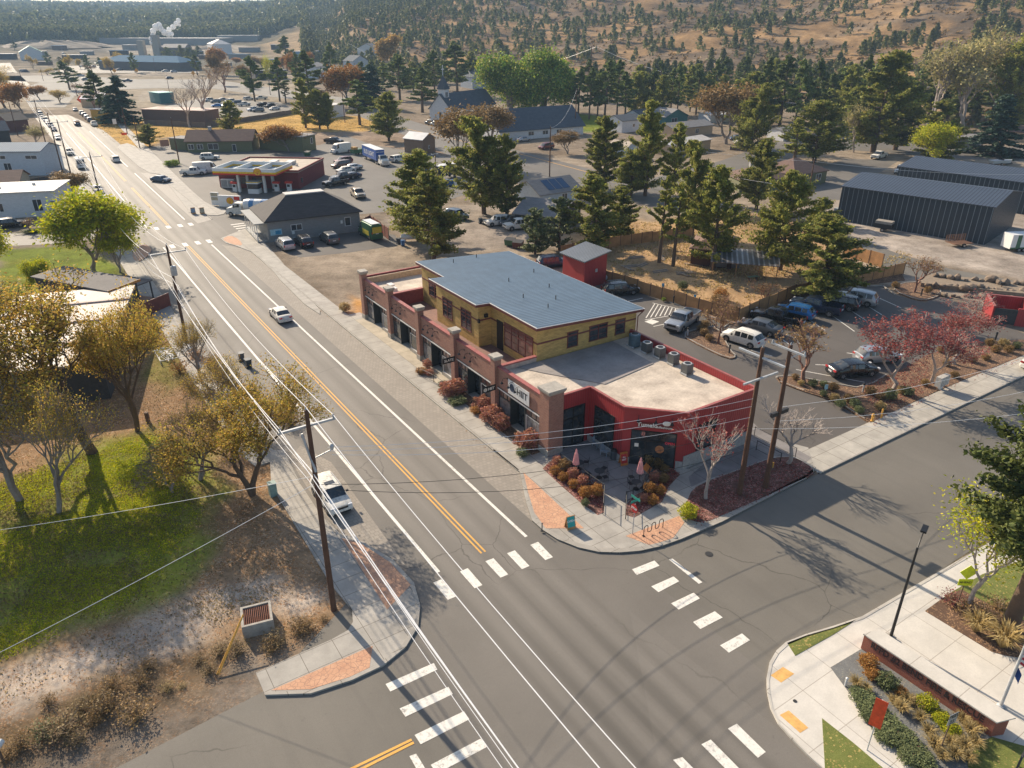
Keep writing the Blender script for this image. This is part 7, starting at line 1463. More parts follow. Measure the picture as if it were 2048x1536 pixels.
# ---------------- fences ----------------
WOODF=ribs('fence_cedar',(.42,.23,.095),.14,'x',rough=.85,metal=0,w=.1,depth=.01,dark=.45,var=.3); POSTM=mat('fence_post',(.14,.09,.06),.9)
def fence(pts,h,label,m=WOODF,name='timber_fence',cat='fence',grp=None,spacing=2.4,thick=.06):
    P=[np.array(at(*p)) if not isinstance(p,np.ndarray) else p for p in pts]; r=thing(name,label,cat,tuple(P[0]),0,grp)
    for a,b in zip(P[:-1],P[1:]):
        d=b-a; L=float(np.hypot(d[0],d[1])); an=math.atan2(d[1],d[0]); n=max(1,round(L/spacing))
        pan=[];mb=MB(); 
        for k in range(n):
            hh=h*(1+.04*((k*7)%3-1)); mb.box(L*k/n+.06,-thick/2,.02,L*(k+1)/n-.06,thick/2,hh)
        o=mb.build('panel',m,r); o.location=tuple(a-P[0]); o.rotation_euler=(0,0,an)
        for k in range(n+1):
            q=MB(); q.box(-.06,-.06,0,.06,.06,h+.12); o=q.build('post',POSTM,r); o.location=tuple(a+d*k/n-P[0]); o.rotation_euler=(0,0,an)
    return r
fence([(1200,560),(1300,592),(1396,622),(1476,643),(1588,594),(1700,570),(1806,548)],1.9,'long orange-brown timber fence running behind the car park')
fence([(1686,512),(1763,535)],2.2,'short tall piece of timber fence in the fenced yard by the lane')
fence([(1120,512),(1240,492),(1385,472)],1.9,'timber fence along the back of the yard behind the junipers')
fence([(724,462),(742,452),(778,480)],2.2,'reddish timber enclosure at the right end of the grey building',m=ribs('fence_red',(.22,.065,.04),.16,'x',rough=.85,metal=0,w=.1,dark=.5))
fence([(290,250),(412,256),(520,240),(600,226)],2.0,'grey board fence around the open car lot and bus yard',m=ribs('fence_gray',(.16,.13,.11),.2,'x',rough=.9,metal=0,w=.1,dark=.6),spacing=6)
fence([(1460,300),(1530,306)],1.1,'low brown rail fence by the mobile homes',m=POSTM)
fence([(60,372),(100,368)],1.9,'dark board fence behind the white metal-roofed house',m=WDK)
# dumpster enclosure, lean-to
b=at(1978,646); c=at(2058,655); an=math.atan2(c[1]-b[1],c[0]-b[0]); r=thing('dumpster_enclosure','dark red walled dumpster enclosure with a dark gate at the car park end','enclosure',tuple(b),an); Ld=float(np.hypot(*(c-b)[:2]))
bxp(r,'wall',[(0,0,0,.2,5,2.4),(0,5,0,Ld,5.2,2.4),(Ld-.2,0,0,Ld,5,2.4)],REDW); bxp(r,'coping',[(-.05,-.05,2.4,.25,5.25,2.5),(.25,4.95,2.4,Ld,5.25,2.5)],REDB); bxp(r,'gate',[(.25,-.05,.1,Ld*.62,.05,2.2)],WDK); bxp(r,'gate_frame',[(Ld*.62,-.06,0,Ld,.2,2.4)],REDW)
b=at(1430,552); r=thing('lean_to_shelter','open shelter with striped rusty metal roof on timber posts in the fenced yard','shelter',tuple(b),math.radians(-12))
mb=MB(); mb.add([(-1,-.5,2.4),(9.5,-.5,2.2),(10,5,3.1),(-.5,5,3.3)]+[(-1,-.5,2.5),(9.5,-.5,2.3),(10,5,3.2),(-.5,5,3.4)],[(0,3,2,1),(4,5,6,7),(0,1,5,4),(1,2,6,5),(2,3,7,6),(3,0,4,7)]); mb.build('roof',ribs('roof_patchy',(.40,.40,.41),.8,'x',metal=.4,w=.5,c2=(.13,.12,.12),var=.4),r)
for x in (-.6,3,6.5,9.2):
    for y in (-.2,4.6): bxp(r,'post',[(x,y,0,x+.12,y+.12,2.4 if y<0 else 3.1)],WOODF)
bxp(r,'back_panel',[(-.6,4.5,.2,4,4.58,2.9)],mat('corrugated_gray',(.2,.2,.21),.6)); 
for (px,py,lb,an,s) in [(1505,562,'green picnic table under the open shelter',.3,1),(1548,520,'small white table in the shade right of the cabin',.1,.8)]:
    b=at(px,py); r=thing('picnic_table',lb,'table',tuple(b),an); bxp(r,'table_top',[(-.9*s,-.35*s,.7,.9*s,.35*s,.76)],mat('table_green',(.12,.17,.09),.8) if s==1 else WHM); bxp(r,'leg',[(-.7,-.3,0,-.62,.3,.7)],POSTM); bxp(r,'leg',[(.62,-.3,0,.7,.3,.7)],POSTM)
rgx=random.Random(9)
for i in range(17):
    px,py=rgx.uniform(1235,1420),rgx.uniform(515,590); b=at(px,py); r=thing('timber_pile','%s pile of weathered boards and scrap from the left in the yard'%ordn(i+1),'wood pile',tuple(b),rgx.random()*3,'scrap wood in the yard')
    for k in range(4): bxp(r,'board',[(-1.6+k*.1,-.4+k*.22,.02+k*.05,1.4,-.25+k*.22,.09+k*.05)],mat('board_pale',(.5,.36,.24),.9) if k%2 else mat('board_gray',(.22,.2,.18),.9))
# boulders
rb=random.Random(12); BM=[]
for k in range(4):
    bm=bmesh.new(); bmesh.ops.create_icosphere(bm,subdivisions=1 if k%2 else 2,radius=.5); g=np.random.default_rng(k)
    for v in bm.verts: v.co*=1+.5*(float(fbm(v.co.x*3+k*9,v.co.y*3,k))-.45)*2; v.co.z=v.co.z*.75+.25
    me=bpy.data.meshes.new('boulder'); bm.to_mesh(me); bm.free(); me.materials.append(mat('boulder_tan',(.27,.20,.14),.95,bump=.8,sc=3,c2=(.14,.11,.085))); BM.append(me)
n=0
for row,(a,b2,k) in enumerate([((1853,588),(2060,606),14),((1846,577),(2060,592),15),((1858,563),(2050,580),12)]):
    for i in range(k):
        t=(i+.5)/k; px=a[0]+(b2[0]-a[0])*t+rb.uniform(-3,3); py=a[1]+(b2[1]-a[1])*t+rb.uniform(-2,2); q=at(px,py); n+=1
        o=link('boulder',BM[rb.randrange(4)]); o.location=(q[0],q[1],[0,.5,.9][row]*.8); s=rb.uniform(.7,1.7); o.scale=(s,s*rb.uniform(.6,1),s*rb.uniform(.6,1.05)); o.rotation_euler=(0,0,rb.random()*6)
        tag(o,'%s boulder from the left in the %s course of the boulder wall'%(ordn(i+1),['lowest','middle','top'][row]),'boulder','boulders of the retaining wall')
# bank behind the boulders
mb=MB(); P=gp([(1840,575),(2080,600),(2100,580),(1850,556)]); mb.prism(P,-.1,.75); struct('raised_bank',mb,mat('base_soil',(.27,.21,.15)))
# ---------------- poles and wires ----------------
WOODP=mat('pole_wood',(.14,.07,.04),.9,sc=1.5,c2=(.08,.04,.025)); GALV=mat('galvanised',(.50,.52,.53),.5,.2); INS=mat('insulator',(.35,.37,.38),.3)
def pole(px,py,tx,ty,label,arms=((.3,2.4),),r0=.2,extra=None,p=None,h=None,az=0):
    b=at(px,py) if p is None else np.array(p); h=h or topz(b,ty); r=thing('utility_pole',label,'utility pole',tuple(b),RANG+az,None)
    mb=MB(); mb.tube([(0,0,-.1),(0,0,h*.5),(0,0,h)],[r0,r0*.85,r0*.62],10); mb.build('post',WOODP,r,40)
    for (dz,l) in arms:
        mb=MB(); mb.box(-l,-.07+r0,h-dz-.14,l,.07+r0,h-dz+.0); ar=mb.build('crossarm',GALV,r)
        for x in (-l+.1,l-.1): mb=MB(); mb.lathe([(.04,0),(.09,.05),(.05,.12),(.08,.17),(.03,.25)],8,c=(x,r0,h-dz)); mb.build('insulator',INS,ar)
    if not len(arms) or True: mb=MB(); mb.lathe([(.04,0),(.09,.05),(.05,.14),(.03,.22)],8,c=(0,0,h)); mb.build('insulator',INS,r)
    return r,b,h
P1=pole(668,1220,617,820,'tall wooden pole on the near left corner beside the white crossover',((1.1,1.75),),.21)
P2=pole(375,690,328,490,'tall wooden pole with transformer beside the modern building',((.9,2.1),),.2)
P3=pole(203,405,176,305,'wooden pole beside the yellow-green trees far side',((.9,2.4),),.19)
P4=pole(142,349,113,239,'leaning-looking wooden pole above the white delivery van',((.6,2.4),),.18); P5=pole(125,343,94,226,'bare wooden pole left of the delivery van pole',(),.18); P6=pole(94,296,68,198,'wooden pole behind the white metal-roofed house',((.6,2.2),),.18); P7=pole(36,272,22,205,'wooden pole among the upper left roofs',(),.18)
P8=pole(359,327,347,236,'wooden pole with a pale blue flag at the restaurant car park',(),.18); P9=pole(280,297,268,232,'wooden pole with a street lamp arm by the restaurant entrance',(),.17)
P10=pole(255,268,243,214,'wooden pole beside the dry grass patch up the road',(),.17); P11=pole(873,374,870,308,'wooden light pole in the gas station lot by the turf',((.0,1.0),),.17)
P12=pole(1150,268,1152,178,'tall wooden pole beside the church hall',(),.2); P13=pole(1099,353,1101,253,'slim wooden pole at the church road verge',(),.18); P14=pole(1194,356,1196,262,'wooden pole in front of the forked juniper',(),.18); P15=pole(1613,411,1622,318,'wooden pole in front of the brown-roofed house',(),.18); P16=pole(1181,150,1181,92,'large distant pole below the hillside',((.5,5),),.4)
TA=pole(1478,990,1535,695,'left one of the two tall wooden poles in the red leaf bed',(),.24); TB=pole(1530,978,1583,690,'right one of the two tall wooden poles in the red leaf bed',((.25,1.6),),.24,az=math.pi/2)
for k,(px,py,ty) in enumerate([(30,215,175),(20,190,150),(48,178,140),(160,0,0)][:3]): pole(px,py,0,ty,'%s distant pole along the left verge'%['nearer','farthest','middle'][k],((.6,2.2),),.2)
for k,(px,py,ty) in enumerate([(87,162,137),(313,150,115),(340,190,150),(595,210,165),(658,205,160),(690,245,178)]): pole(px,py,0,ty,'%s slim pole from the left across the highway area'%ordn(k+1),(),.16)
def Hh(P,dx=0,dz=0,dy=.2):   # point on a pole in its street-aligned frame
    b,h=P[1],P[2]; v=DV*dx+DU*dy; return np.array([b[0]+v[0],b[1]+v[1],b[2]+h-dz])
# crossing arms of the twin poles
r,b,h=TA; mb=MB(); mb.box(-.08,-2.2,h-.9,.08,2.2,h-.76); mb.build('crossarm',GALV,r); mb=MB(); mb.box(-2.0,-.1-.24,h-2.6,2.0,.04-.24,h-2.46); mb.build('crossarm',GALV,r)
r,b,h=TB
for z in (6.2,): mb=MB(); mb.box(-.12,-1.1,h-z,.12,.9,h-z+.35); mb.build('equipment_box',PLAS,r)
mb=MB(); mb.box(-.25,-.27,2.2,.1,-.2,2.7); mb.build('warning_plate',YE,r); mb=MB(); mb.tube([(0,-.3,h-1.2),(0,-1.4,h-1.0),(-.2,-1.6,h-.8)],.04,5); mb.build('bracket',GALV,r)
r,b,h=P2; mb=MB(); mb.lathe([(.3,0),(.33,.05),(.33,1.1),(.2,1.2)],12,c=(.15,-.55,h-3.6)); mb.build('transformer',GALV,r)
r,b,h=P1; mb=MB(); mb.tube([(0,-.25,h-4.2),(-.35,.4,h-1.7)],.08,6); mb.build('brace_arm',GALV,r); mb=MB(); mb.tube([(0,0,h-3.4),(1.2,-.2,h-3.0)],.04,5); mb.lathe([(.1,0),(.14,.25),(.05,.4)],8,c=(1.2,-.2,h-3.0)); mb.build('bracket',GALV,r)
b=P11[1]; 
WIRE=mat('wire_metal',(.85,.84,.82),.45,.1,var=.02); WIREB=mat('wire_black',(.03,.03,.03),.6)
def wire(pts,sag,label,rad=.02,m=None,name='power_line'):
    path=[]
    for a,b in zip(pts[:-1],pts[1:]):
        a=np.array(a,float);b=np.array(b,float); L=np.linalg.norm(b-a); s=sag*(L/45)**2 if sag>0 else 0; n=14
        for k in range(n+(1 if b is pts[-1] or np.allclose(b,pts[-1]) else 0)):
            t=k/n; q=a+(b-a)*t; q[2]-=4*s*t*(1-t); path.append(q)
    mb=MB(); mb.tube(path,rad*.8,5,cap=True); return tag(mb.build(name,m or WIRE,None,True),label,'wire')
def P0(dx,dz): b=P1[1]; v=DU*-52; return np.array([b[0]+v[0]+DV[0]*dx,b[1]+v[1]+DV[1]*dx,P1[2]-dz])
chain=[P1,P2,P3,P4,P6]
def lineof(dx,dz0,lab,sag=.9,rad=.02,m=None,start=True): 
    pts=([P0(dx,dz0)] if start else [])+[Hh(P,dx*(1 if k<1 else 1.2 if dx else 1),dz0 if k==0 else max(dz0*.9,-.1)) for k,P in enumerate(chain)]
    v=DU*45; e=pts[-1].copy(); e[0]+=v[0]; e[1]+=v[1]; wire(pts+[e],sag,lab,rad,m)
lineof(1.65,.9,'overhead wire on the street end of the crossarms',.8,.028); lineof(-1.65,.9,'overhead wire on the yard end of the crossarms',.8,.028); lineof(.0,-.2,'topmost overhead wire over the pole tops',.7,.028)
lineof(-.1,4.4,'thick lower cable strung between the left poles',1.0,.04); lineof(-.35,5.0,'second lower cable just beneath the thick one',1.1,.022); lineof(.3,5.6,'lowest thin cable between the left poles',1.2,.022)
def TAp(dz,dx=0): return Hh(TA,dx,dz,0)
def TBp(dz,dx=0): return Hh(TB,dx,dz,0)
wire([TAp(7.0),Hh(P1,.1,5.3,0)],2.4,'dark cable crossing the main road between corner poles',.022,WIREB); wire([TAp(9.2),Hh(P1,.1,5.6,0)],2.9,'lower dark cable crossing the main road between corner poles',.022,WIREB)
xx=[(60.,130.),(20.,90.)]
def farL(v,u,z): p=W(v,u,z); return np.array(p)
wire([TAp(4.4),Hh(P1,1.0,2.9,0)],1.5,'topmost pale wire from the twin poles across the cafe roof',.018); wire([TAp(5.1),Hh(P1,1.1,3.2,0)],1.6,'second pale wire from the twin poles across the cafe roof',.018); wire([TAp(6.1),Hh(P1,1.2,3.5,0)],1.9,'third pale wire from the twin poles in front of the red wall',.018)
wire([TBp(5.5),farL(160,22,15)],1.0,'upper pale wire running right from the twin poles across the side street',.02); wire([TBp(6.8),farL(150,14,13)],1.2,'middle pale wire running right across the side street',.02); wire([TAp(7.2),farL(120,5,11)],1.2,'lower pale wire running right towards the big juniper',.02)
wire([Hh(P1,-.2,5.2,0),G(-60,1335,4)],.8,'service wire dropping left over the lawn to the frame corner',.02); wire([Hh(P1,-.2,4.6,0),G(-60,1068,4)],.6,'service wire dropping left across the shaded lawn',.018)
wire([Hh(P12,0,.3,0),Hh(P13,0,.3,0),Hh(P14,0,.3,0),Hh(P15,0,.5,0),farL(190,60,9)],.8,'cable running along the church road poles',.03); wire([Hh(P13,0,1.6,0),Hh(P14,0,2.2,0),farL(128,98,7)],.8,'second cable from the church road poles into the junipers',.025); wire([Hh(P16,4,.5,0),np.array(at(700,120))+[0,0,14]],.5,'far transmission wire across the hillside foot',.09); wire([Hh(P16,4,.5,0),np.array(at(2060,215))+[0,0,14]],.5,'far transmission wire running right below the hillside',.09)
# ---------------- street furniture ----------------
def flat_sign(px,py,w,h,zc,text_,bgm,fgm,label,ang,postm=GALV,size=.2,name='road_sign',sx=1,shape=None,z=.13,postr=.035,lines=None):
    b=G(px,py,z); r=thing(name,label,'sign',tuple(b),RANG+ang); mb=MB(); mb.tube([(0,0,0),(0,0,zc+h/2)],postr,6); mb.build('post',postm,r)
    mb=MB()
    if shape=='oct': mb.lathe([(w/2,-.01),(w/2,.01)],8); mb.xf(Matrix.Translation((.05,0,zc))@Matrix.Rotation(math.pi/2,4,'Y')@Matrix.Rotation(math.pi/8,4,'Z'))
    elif shape=='diamond': mb.box(-.01,-w/2,-w/2,.01,w/2,w/2); mb.xf(Matrix.Translation((.05,0,zc))@Matrix.Rotation(math.pi/4,4,'X'))
    else: mb.box(.04,-w/2,zc-h/2,.06,w/2,zc+h/2)
    pn=mb.build('panel',bgm,r)
    for i,l in enumerate(lines or ([text_] if text_ else [])): text('lettering',l,size,fgm,pn,wallM(.062,0,zc+((len(lines)-1)/2-i)*size*1.15 if lines else zc,0),.003,sx,bold=.006)
    return r
REDS=mat('sign_red',(.5,.02,.02),.5); TEAL=mat('board_teal',(.02,.38,.36),.5); ORG=mat('sign_orange',(.85,.09,.02),.6); YGR=mat('sign_fluorescent',(.75,.85,.02),.5); LBLU=mat('sign_blue',(.02,.16,.5),.5); GRN=mat('street_name_green',(.02,.30,.24),.5)
r=flat_sign(1265,1068,.8,.8,2.45,None,REDS,WHM,'stop sign with green street name blades at the cafe corner',math.radians(-90)*0+math.pi,shape='oct')
text('lettering','STOP',.26,WHM,r,wallM(.075,0,2.45,0),.003,bold=.01)
bxp(r,'name_blade',[(-.45,-.01,3.05,.45,.01,3.25)],GRN); bxp(r,'name_blade',[(-.01,-.5,3.28,.01,.5,3.48)],GRN)
flat_sign(1734,1500,.62,2.0,2.9,None,ORG,WHM,'orange vertical banner sign on a grey post by the sign wall bed',math.radians(200),name='banner_sign')
flat_sign(1878,1505,.65,.8,2.7,None,mat('sign_back_gray',(.42,.43,.44),.5,.3),BLK,'grey speed limit sign on a brown post in front of the brick wall',math.radians(-100),postm=POSTM,size=.36,lines=['SPEED','25'])
flat_sign(1912,1216,.95,.55,2.3,'AHEAD',YGR,BLK,'fluorescent yellow school sign beside the young pale-barked tree',math.radians(-125),size=.24,postm=POSTM); 
r=[o for o in COL.objects if o.get('label','').startswith('fluorescent')][0]; mb=MB(); mb.box(-.01,-.42,-.42,.01,.42,.42); mb.xf(Matrix.Translation((.05,0,3.15))@Matrix.Rotation(math.pi/4,4,'X')); mb.build('upper_panel',YGR,r)
flat_sign(1324,592,.35,.55,1.7,None,LBLU,WHM,'blue accessible parking sign at the left by the timber fence',math.radians(-120)); flat_sign(1387,616,.35,.55,1.7,None,LBLU,WHM,'second blue accessible parking sign nearer the fence bend',math.radians(-120)); flat_sign(1649,790,.35,.55,1.0,None,mat('sign_pale_blue',(.35,.58,.66)),WHM,'pale blue plate low in the planted border by the bare brown tree',math.radians(-120))
flat_sign(165,213,2.6,2.6,3.2,None,ORG,WHM,'orange-red diamond road works sign up the main road',math.radians(-90),shape='diamond'); flat_sign(250,276,1.8,.8,1.4,None,ORG,WHM,'orange road works board on the dry verge',math.radians(-90)); flat_sign(233,262,1.3,1.8,3.4,None,WHM,WHM,'white roadside sign by the dry grass patch',math.radians(-90)); 
flat_sign(332,302,2.6,2.0,2.4,None,mat('menu_brown',(.35,.18,.12),.7),WHM,'brown and white restaurant sign board beside the olive annex',math.radians(-90),name='sign_board')
for k,(px,py) in enumerate([(231,152),(275,152),(122,158),(388,158),(420,165)]): flat_sign(px,py,2.6,2.6,4.0,None,mat('sign_amber',(.8,.38,.03),.6),WHM,'%s amber road works sign from the left at the roundabout'%ordn(k+1),math.radians(-60),shape='diamond',z=0,postr=.1)
# a-frame boards
def aboard(px,py,w,h,m,label,ang,txt=None,frame=WOODF,tm=WHM,size=.25):
    b=G(px,py,.15); r=thing('a_board',label,'a-board',tuple(b),RANG+ang)
    for s in (-1,1):
        mb=MB(); mb.box(-.02,-w/2,0,.02,w/2,h); M_=Matrix.Translation((s*.28,0,0))@Matrix.Rotation(-s*.26,4,'Y'); mb.xf(M_); mb.build('frame',frame,r)
        mb=MB(); mb.box(.022 if s>0 else -.03,-w/2+.06,.22,.03 if s>0 else -.022,w/2-.06,h-.06); mb.xf(M_); pn=mb.build('panel',m,r)
        if txt and s>0:
            for i,l in enumerate(txt): text('lettering',l,size,tm,pn,M_@wallM(.035,0,h*.62-i*size*1.2,0),.002,bold=.006)
    return r
aboard(1140,1055,.75,1.15,TEAL,'teal a-board reading open on the stamped corner paving',math.radians(-100),['OPEN'],size=.26)
aboard(1246,928,.7,1.3,REDS,'red sandwich board in an orange frame at the cafe door',math.radians(-105),['the','BEST'],frame=mat('frame_orange',(.6,.2,.04),.6),size=.2)
aboard(387,427,.9,1.3,mat('poster_blue',(.2,.3,.42),.6),'left grey-blue a-board at the gas station corner',math.radians(-90)); aboard(405,427,.9,1.3,mat('poster_tan',(.4,.38,.28),.6),'right tan a-board at the gas station corner',math.radians(-90))
b=G(1293,950,.15); r=thing('menu_stand','tilted orange menu board by the patio railing','board',tuple(b),RANG+.5); mb=MB(); mb.box(-.5,-.35,.0,.5,.35,.04); mb.xf(Matrix.Translation((0,0,.7))@Matrix.Rotation(.6,4,'X')); mb.build('board',mat('frame_orange',(.6,.2,.04)),r); bxp(r,'leg',[(-.03,-.03,0,.03,.03,.65)],POSTM)
# patio railing, furniture
def rail(pts,h,label,z=.16,post=1.6,pick=True,name='railing',m=BLK):
    P=[G(x,y,z) for x,y in pts]; r=thing(name,label,'railing',tuple(P[0])); 
    for a,b in zip(P[:-1],P[1:]):
        a=a-P[0];b=b-P[0]; L=np.linalg.norm(b-a); mb=MB(); mb.tube([a+[0,0,h],b+[0,0,h]],.03,5); mb.tube([a+[0,0,.12],b+[0,0,.12]],.02,4); mb.build('rail',m,r); mb=MB()
        if pick:
            for k in range(1,int(L/.16)): q=a+(b-a)*k*.16/L; mb.tube([q+[0,0,.12],q+[0,0,h]],.009,3,cap=False)
            mb.build('pickets',m,r)
        n=max(1,int(L/post))
        for k in range(n+1): q=a+(b-a)*k/n; mb=MB(); mb.tube([q,q+[0,0,h+.05]],.035,5); mb.build('post',m,r)
    return r
rail([C4(492,930),C4(852,1190),C4(842,1345)],1.05,'black patio railing on the main road side'); rail([C4(1268,960),C4(1165,1150)],1.05,'black patio railing beside the right shrub bed'); rail([C4(1035,1240),C4(1085,1225)],.95,'short picket railing at the right of the patio steps'); rail([C4(1030,1240),C4(1028,1385)],.95,'sloped handrail right of the patio steps',pick=False)
rail([(1512,900),(1560,925)],1.0,'upper black handrail on the sloped walk by the red wall',pick=False); rail([(1508,872),(1590,915)],1.0,'second black handrail along the driveway edge',pick=False); rail([(838,750),(868,765),(885,776)],.9,'low black bicycle-style railing at the third shop door',pick=False)
UMB=mat('umbrella_pink',(.85,.38,.37),.8)
def umbrella(px,py,label):
    b=G(px,py,.16); r=thing('patio_umbrella',label,'umbrella',tuple(b),0,'pink patio umbrellas'); mb=MB(); mb.tube([(0,0,0),(0,0,2.55)],.03,6); mb.build('pole',BLK,r); mb=MB(); mb.lathe([(.25,0),(.25,.08),(.05,.1)],12); mb.build('base',BLK,r)
    mb=MB(); n=16; prof=[(.30,1.05),(.33,1.12),(.26,1.5),(.17,2.1),(.07,2.35),(.11,2.38),(.06,2.5),(.02,2.62)]; vs=[]
    for rr,z in prof:
        for j in range(n): t=6.283*j/n; q=rr*(1 if j%2 else .72); vs.append((q*math.cos(t),q*math.sin(t),z))
    mb.add(vs,[(i*n+j,i*n+(j+1)%n,(i+1)*n+(j+1)%n,(i+1)*n+j) for i in range(len(prof)-1) for j in range(n)]); mb.build('folded_canopy',UMB,r)
umbrella(1151,948,'folded pink umbrella at the left by the patio railing'); umbrella(1278,966,'folded pink umbrella near the right patio railing')
def table(px,py,label):
    b=G(px,py,.16); r=thing('patio_table',label,'table',tuple(b),0,'black patio tables'); mb=MB(); mb.lathe([(.45,.70),(.45,.73)],16); mb.build('table_top',mat('table_mesh',(.05,.055,.06),.5,.3),r); mb=MB(); mb.tube([(0,0,.05),(0,0,.7)],.03,6); mb.lathe([(.28,0),(.25,.05)],10); mb.build('pedestal',BLK,r)
def chair(px,py,ang,label):
    b=G(px,py,.16); r=thing('patio_chair',label,'chair',tuple(b),ang,'black patio chairs'); bxp(r,'seat',[(-.22,-.22,.43,.22,.22,.46)],BLK)
    mb=MB(); mb.tube([(-.2,-.2,.45),(-.27,-.2,.9),(-.27,.2,.9),(-.2,.2,.45)],.015,4); [mb.tube([(-.21,y,.45),(-.27,y,.9)],.01,3) for y in (-.1,0,.1)]; mb.build('backrest',BLK,r)
    for x in(-.2,.2):
        for y in(-.2,.2): mb=MB(); mb.tube([(x,y,.44),(x*1.15,y*1.15,0)],.013,4); mb.build('leg',BLK,r)
table(1158,938,'table under the left folded umbrella'); table(1198,955,'table in the middle of the patio'); table(1272,978,'table under the right folded umbrella')
for i,(x,y,a,l) in enumerate([(1172,932,3,'chair at the left table, wall side'),(1146,935,0,'chair at the left table, railing side'),(1176,955,.5,'chair left of the middle table'),(1210,962,3.5,'chair right of the middle table'),(1208,944,4,'chair behind the middle table'),(1261,975,.3,'chair left of the right umbrella'),(1285,985,2.5,'chair right of the right umbrella by the railing'),(1262,962,5,'chair behind the right table')]): chair(x,y,a,'black metal '+l)
def adirondack(px,py,ang,label):
    b=G(px,py,.16); m=mat('chair_gray_blue',(.30,.34,.38),.7); r=thing('lounge_chair',label,'chair',tuple(b),ang,'grey lounge chairs'); mb=MB(); mb.box(-.3,-.3,0,.35,.3,.04); mb.xf(Matrix.Translation((0,0,.32))@Matrix.Rotation(-.2,4,'Y')); mb.build('seat',m,r)
    mb=MB()
    for k in range(5): mb.box(-.02,-.3+k*.125,0,.02,-.19+k*.125,.75-abs(k-2)*.07)
    mb.xf(Matrix.Translation((-.28,0,.28))@Matrix.Rotation(-.35,4,'Y')); mb.build('backrest',m,r)
    for s in(-1,1): bxp(r,'arm',[(-.4,s*.36-.07,.52,.38,s*.36+.07,.56)],m); bxp(r,'leg',[(.28,s*.33-.03,0,.36,s*.33+.03,.52)],m); bxp(r,'leg',[(-.4,s*.33-.03,0,-.32,s*.33+.03,.52)],m)
adirondack(1195,893,math.radians(-60),'grey wooden lounge chair nearer the stone base'); adirondack(1211,909,math.radians(-40),'grey wooden lounge chair nearer the trash can')
b=G(1227,918,.16); r=thing('trash_can','round dark slatted trash can against the red wall','bin',tuple(b)); mb=MB(); mb.lathe([(.26,0),(.3,.05),(.3,.85),(.27,.9)],14); mb.build('body',mat('bin_gray',(.07,.08,.09),.6),r); mb=MB(); mb.lathe([(.31,.9),(.22,1.05),(.1,1.08)],14); mb.build('lid',BLK,r); 
b=G(1297,935,.16); r=thing('planter','black planter with dry plants right of the cafe door','planter',tuple(b)); mb=MB(); mb.lathe([(.22,0),(.36,.6),(.36,.65)],12); mb.build('pot',BLK,r); o=link('plant',leaf_mesh('planter_leaves',np.random.default_rng(5).normal(size=(220,3))*[.25,.25,.2]+[0,0,.85],np.full(220,.12),LF['dry']),r)
# bike rack
b=G(1287,1072,.14); e_=G(1332,1052,.14); an=math.atan2(e_[1]-b[1],e_[0]-b[0]); L=float(np.hypot(*(e_-b)[:2])); r=thing('bike_rack','wavy dark bicycle rack on the stamped paving at the side street','bike rack',tuple(b),an); mb=MB(); pts=[(0,0,0),(0,0,.75)]; n=3; w=L/(2*n)
for k in range(n):
    x=k*2*w
    pts+=[(x+w*(.5-.5*math.cos(t)),0,.75+.16*math.sin(t)) for t in np.linspace(.3,math.pi-.3,5)]
    if k<n-1: pts+=[(x+w,0,.4)]+[(x+w+w*(.5-.5*math.cos(t)),0,.32-.14*math.sin(t)) for t in np.linspace(.3,math.pi-.3,5)]+[(x+2*w,0,.4)]
pts+=[(pts[-1][0]+.05,0,.7),(pts[-1][0]+.05,0,0)]; mb.tube(pts,.035,6); mb.build('hoop_tube',mat('rack_brown',(.06,.04,.035),.5),r); bxp(r,'base_plate',[(-.1,-.1,0,.1,.1,.02),],BLK)
# hydrant, bollards, cabinets, bins
def hydrant(px,py,label,h=.9):
    b=G(px,py,.13); r=thing('fire_hydrant',label,'hydrant',tuple(b)); mb=MB(); mb.lathe([(.17,0),(.17,.06),(.12,.08),(.12,.6),(.16,.62),(.16,.66),(.13,.7),(.1,.82),(.03,.86),(.03,h)],12); mb.build('barrel',YE,r,40); mb=MB(); mb.lathe([(.06,-.2),(.06,.2)],8,axis='y',c=(0,0,.5)); mb.build('outlet',YE,r)
hydrant(1744,842,'yellow fire hydrant at the driveway edge of the planted border')
b=G(1762,836,.13); r=thing('bollard','yellow bollard right beside the hydrant','bollard',tuple(b)); mb=MB(); mb.lathe([(.09,0),(.09,1.0),(.05,1.06)],10); mb.build('post',YE,r)
for i,(x,y,l) in enumerate([(185*1+0,0,'')][:0]+[(325,565,'grey bollard light at the left tip of the car park island'),(538,655,'dark bollard light at the right tip of the car park island'),(1222,855,'grey bollard light in the planted border by the black sedan'),(1520,362,'dark bollard light by the corner island'),(1900,590,'dark bollard light at the far right of the border'),(252,400,'dark bollard light by the timber fence')]):
    b=G(*C6(x,y),.14); r=thing('bollard_light',l,'bollard light',tuple(b)); mb=MB(); mb.lathe([(.1,0),(.1,.85)],10); mb.build('post',GALV if 'grey' in l else PLAS,r); mb=MB(); mb.lathe([(.13,.85),(.13,1.05),(.05,1.1)],10); mb.build('head',PLAS,r)
b=G(1880,778,.13); r=thing('cluster_mailbox','pale grey cluster mailbox on the kerb side of the planted border','mailbox',tuple(b),RANG-math.pi/2*0+.0); bxp(r,'cabinet',[(-.9,-.3,.5,.9,.3,1.6)],mat('mailbox_gray',(.5,.49,.46),.5)); bxp(r,'pedestal',[(-.25,-.15,0,.25,.15,.5)],GALV); bxp(r,'door_grid',[(-.88+k*.3,-.315,.55,-.86+k*.3,-.303,1.55) for k in range(1,6)],PLAS)
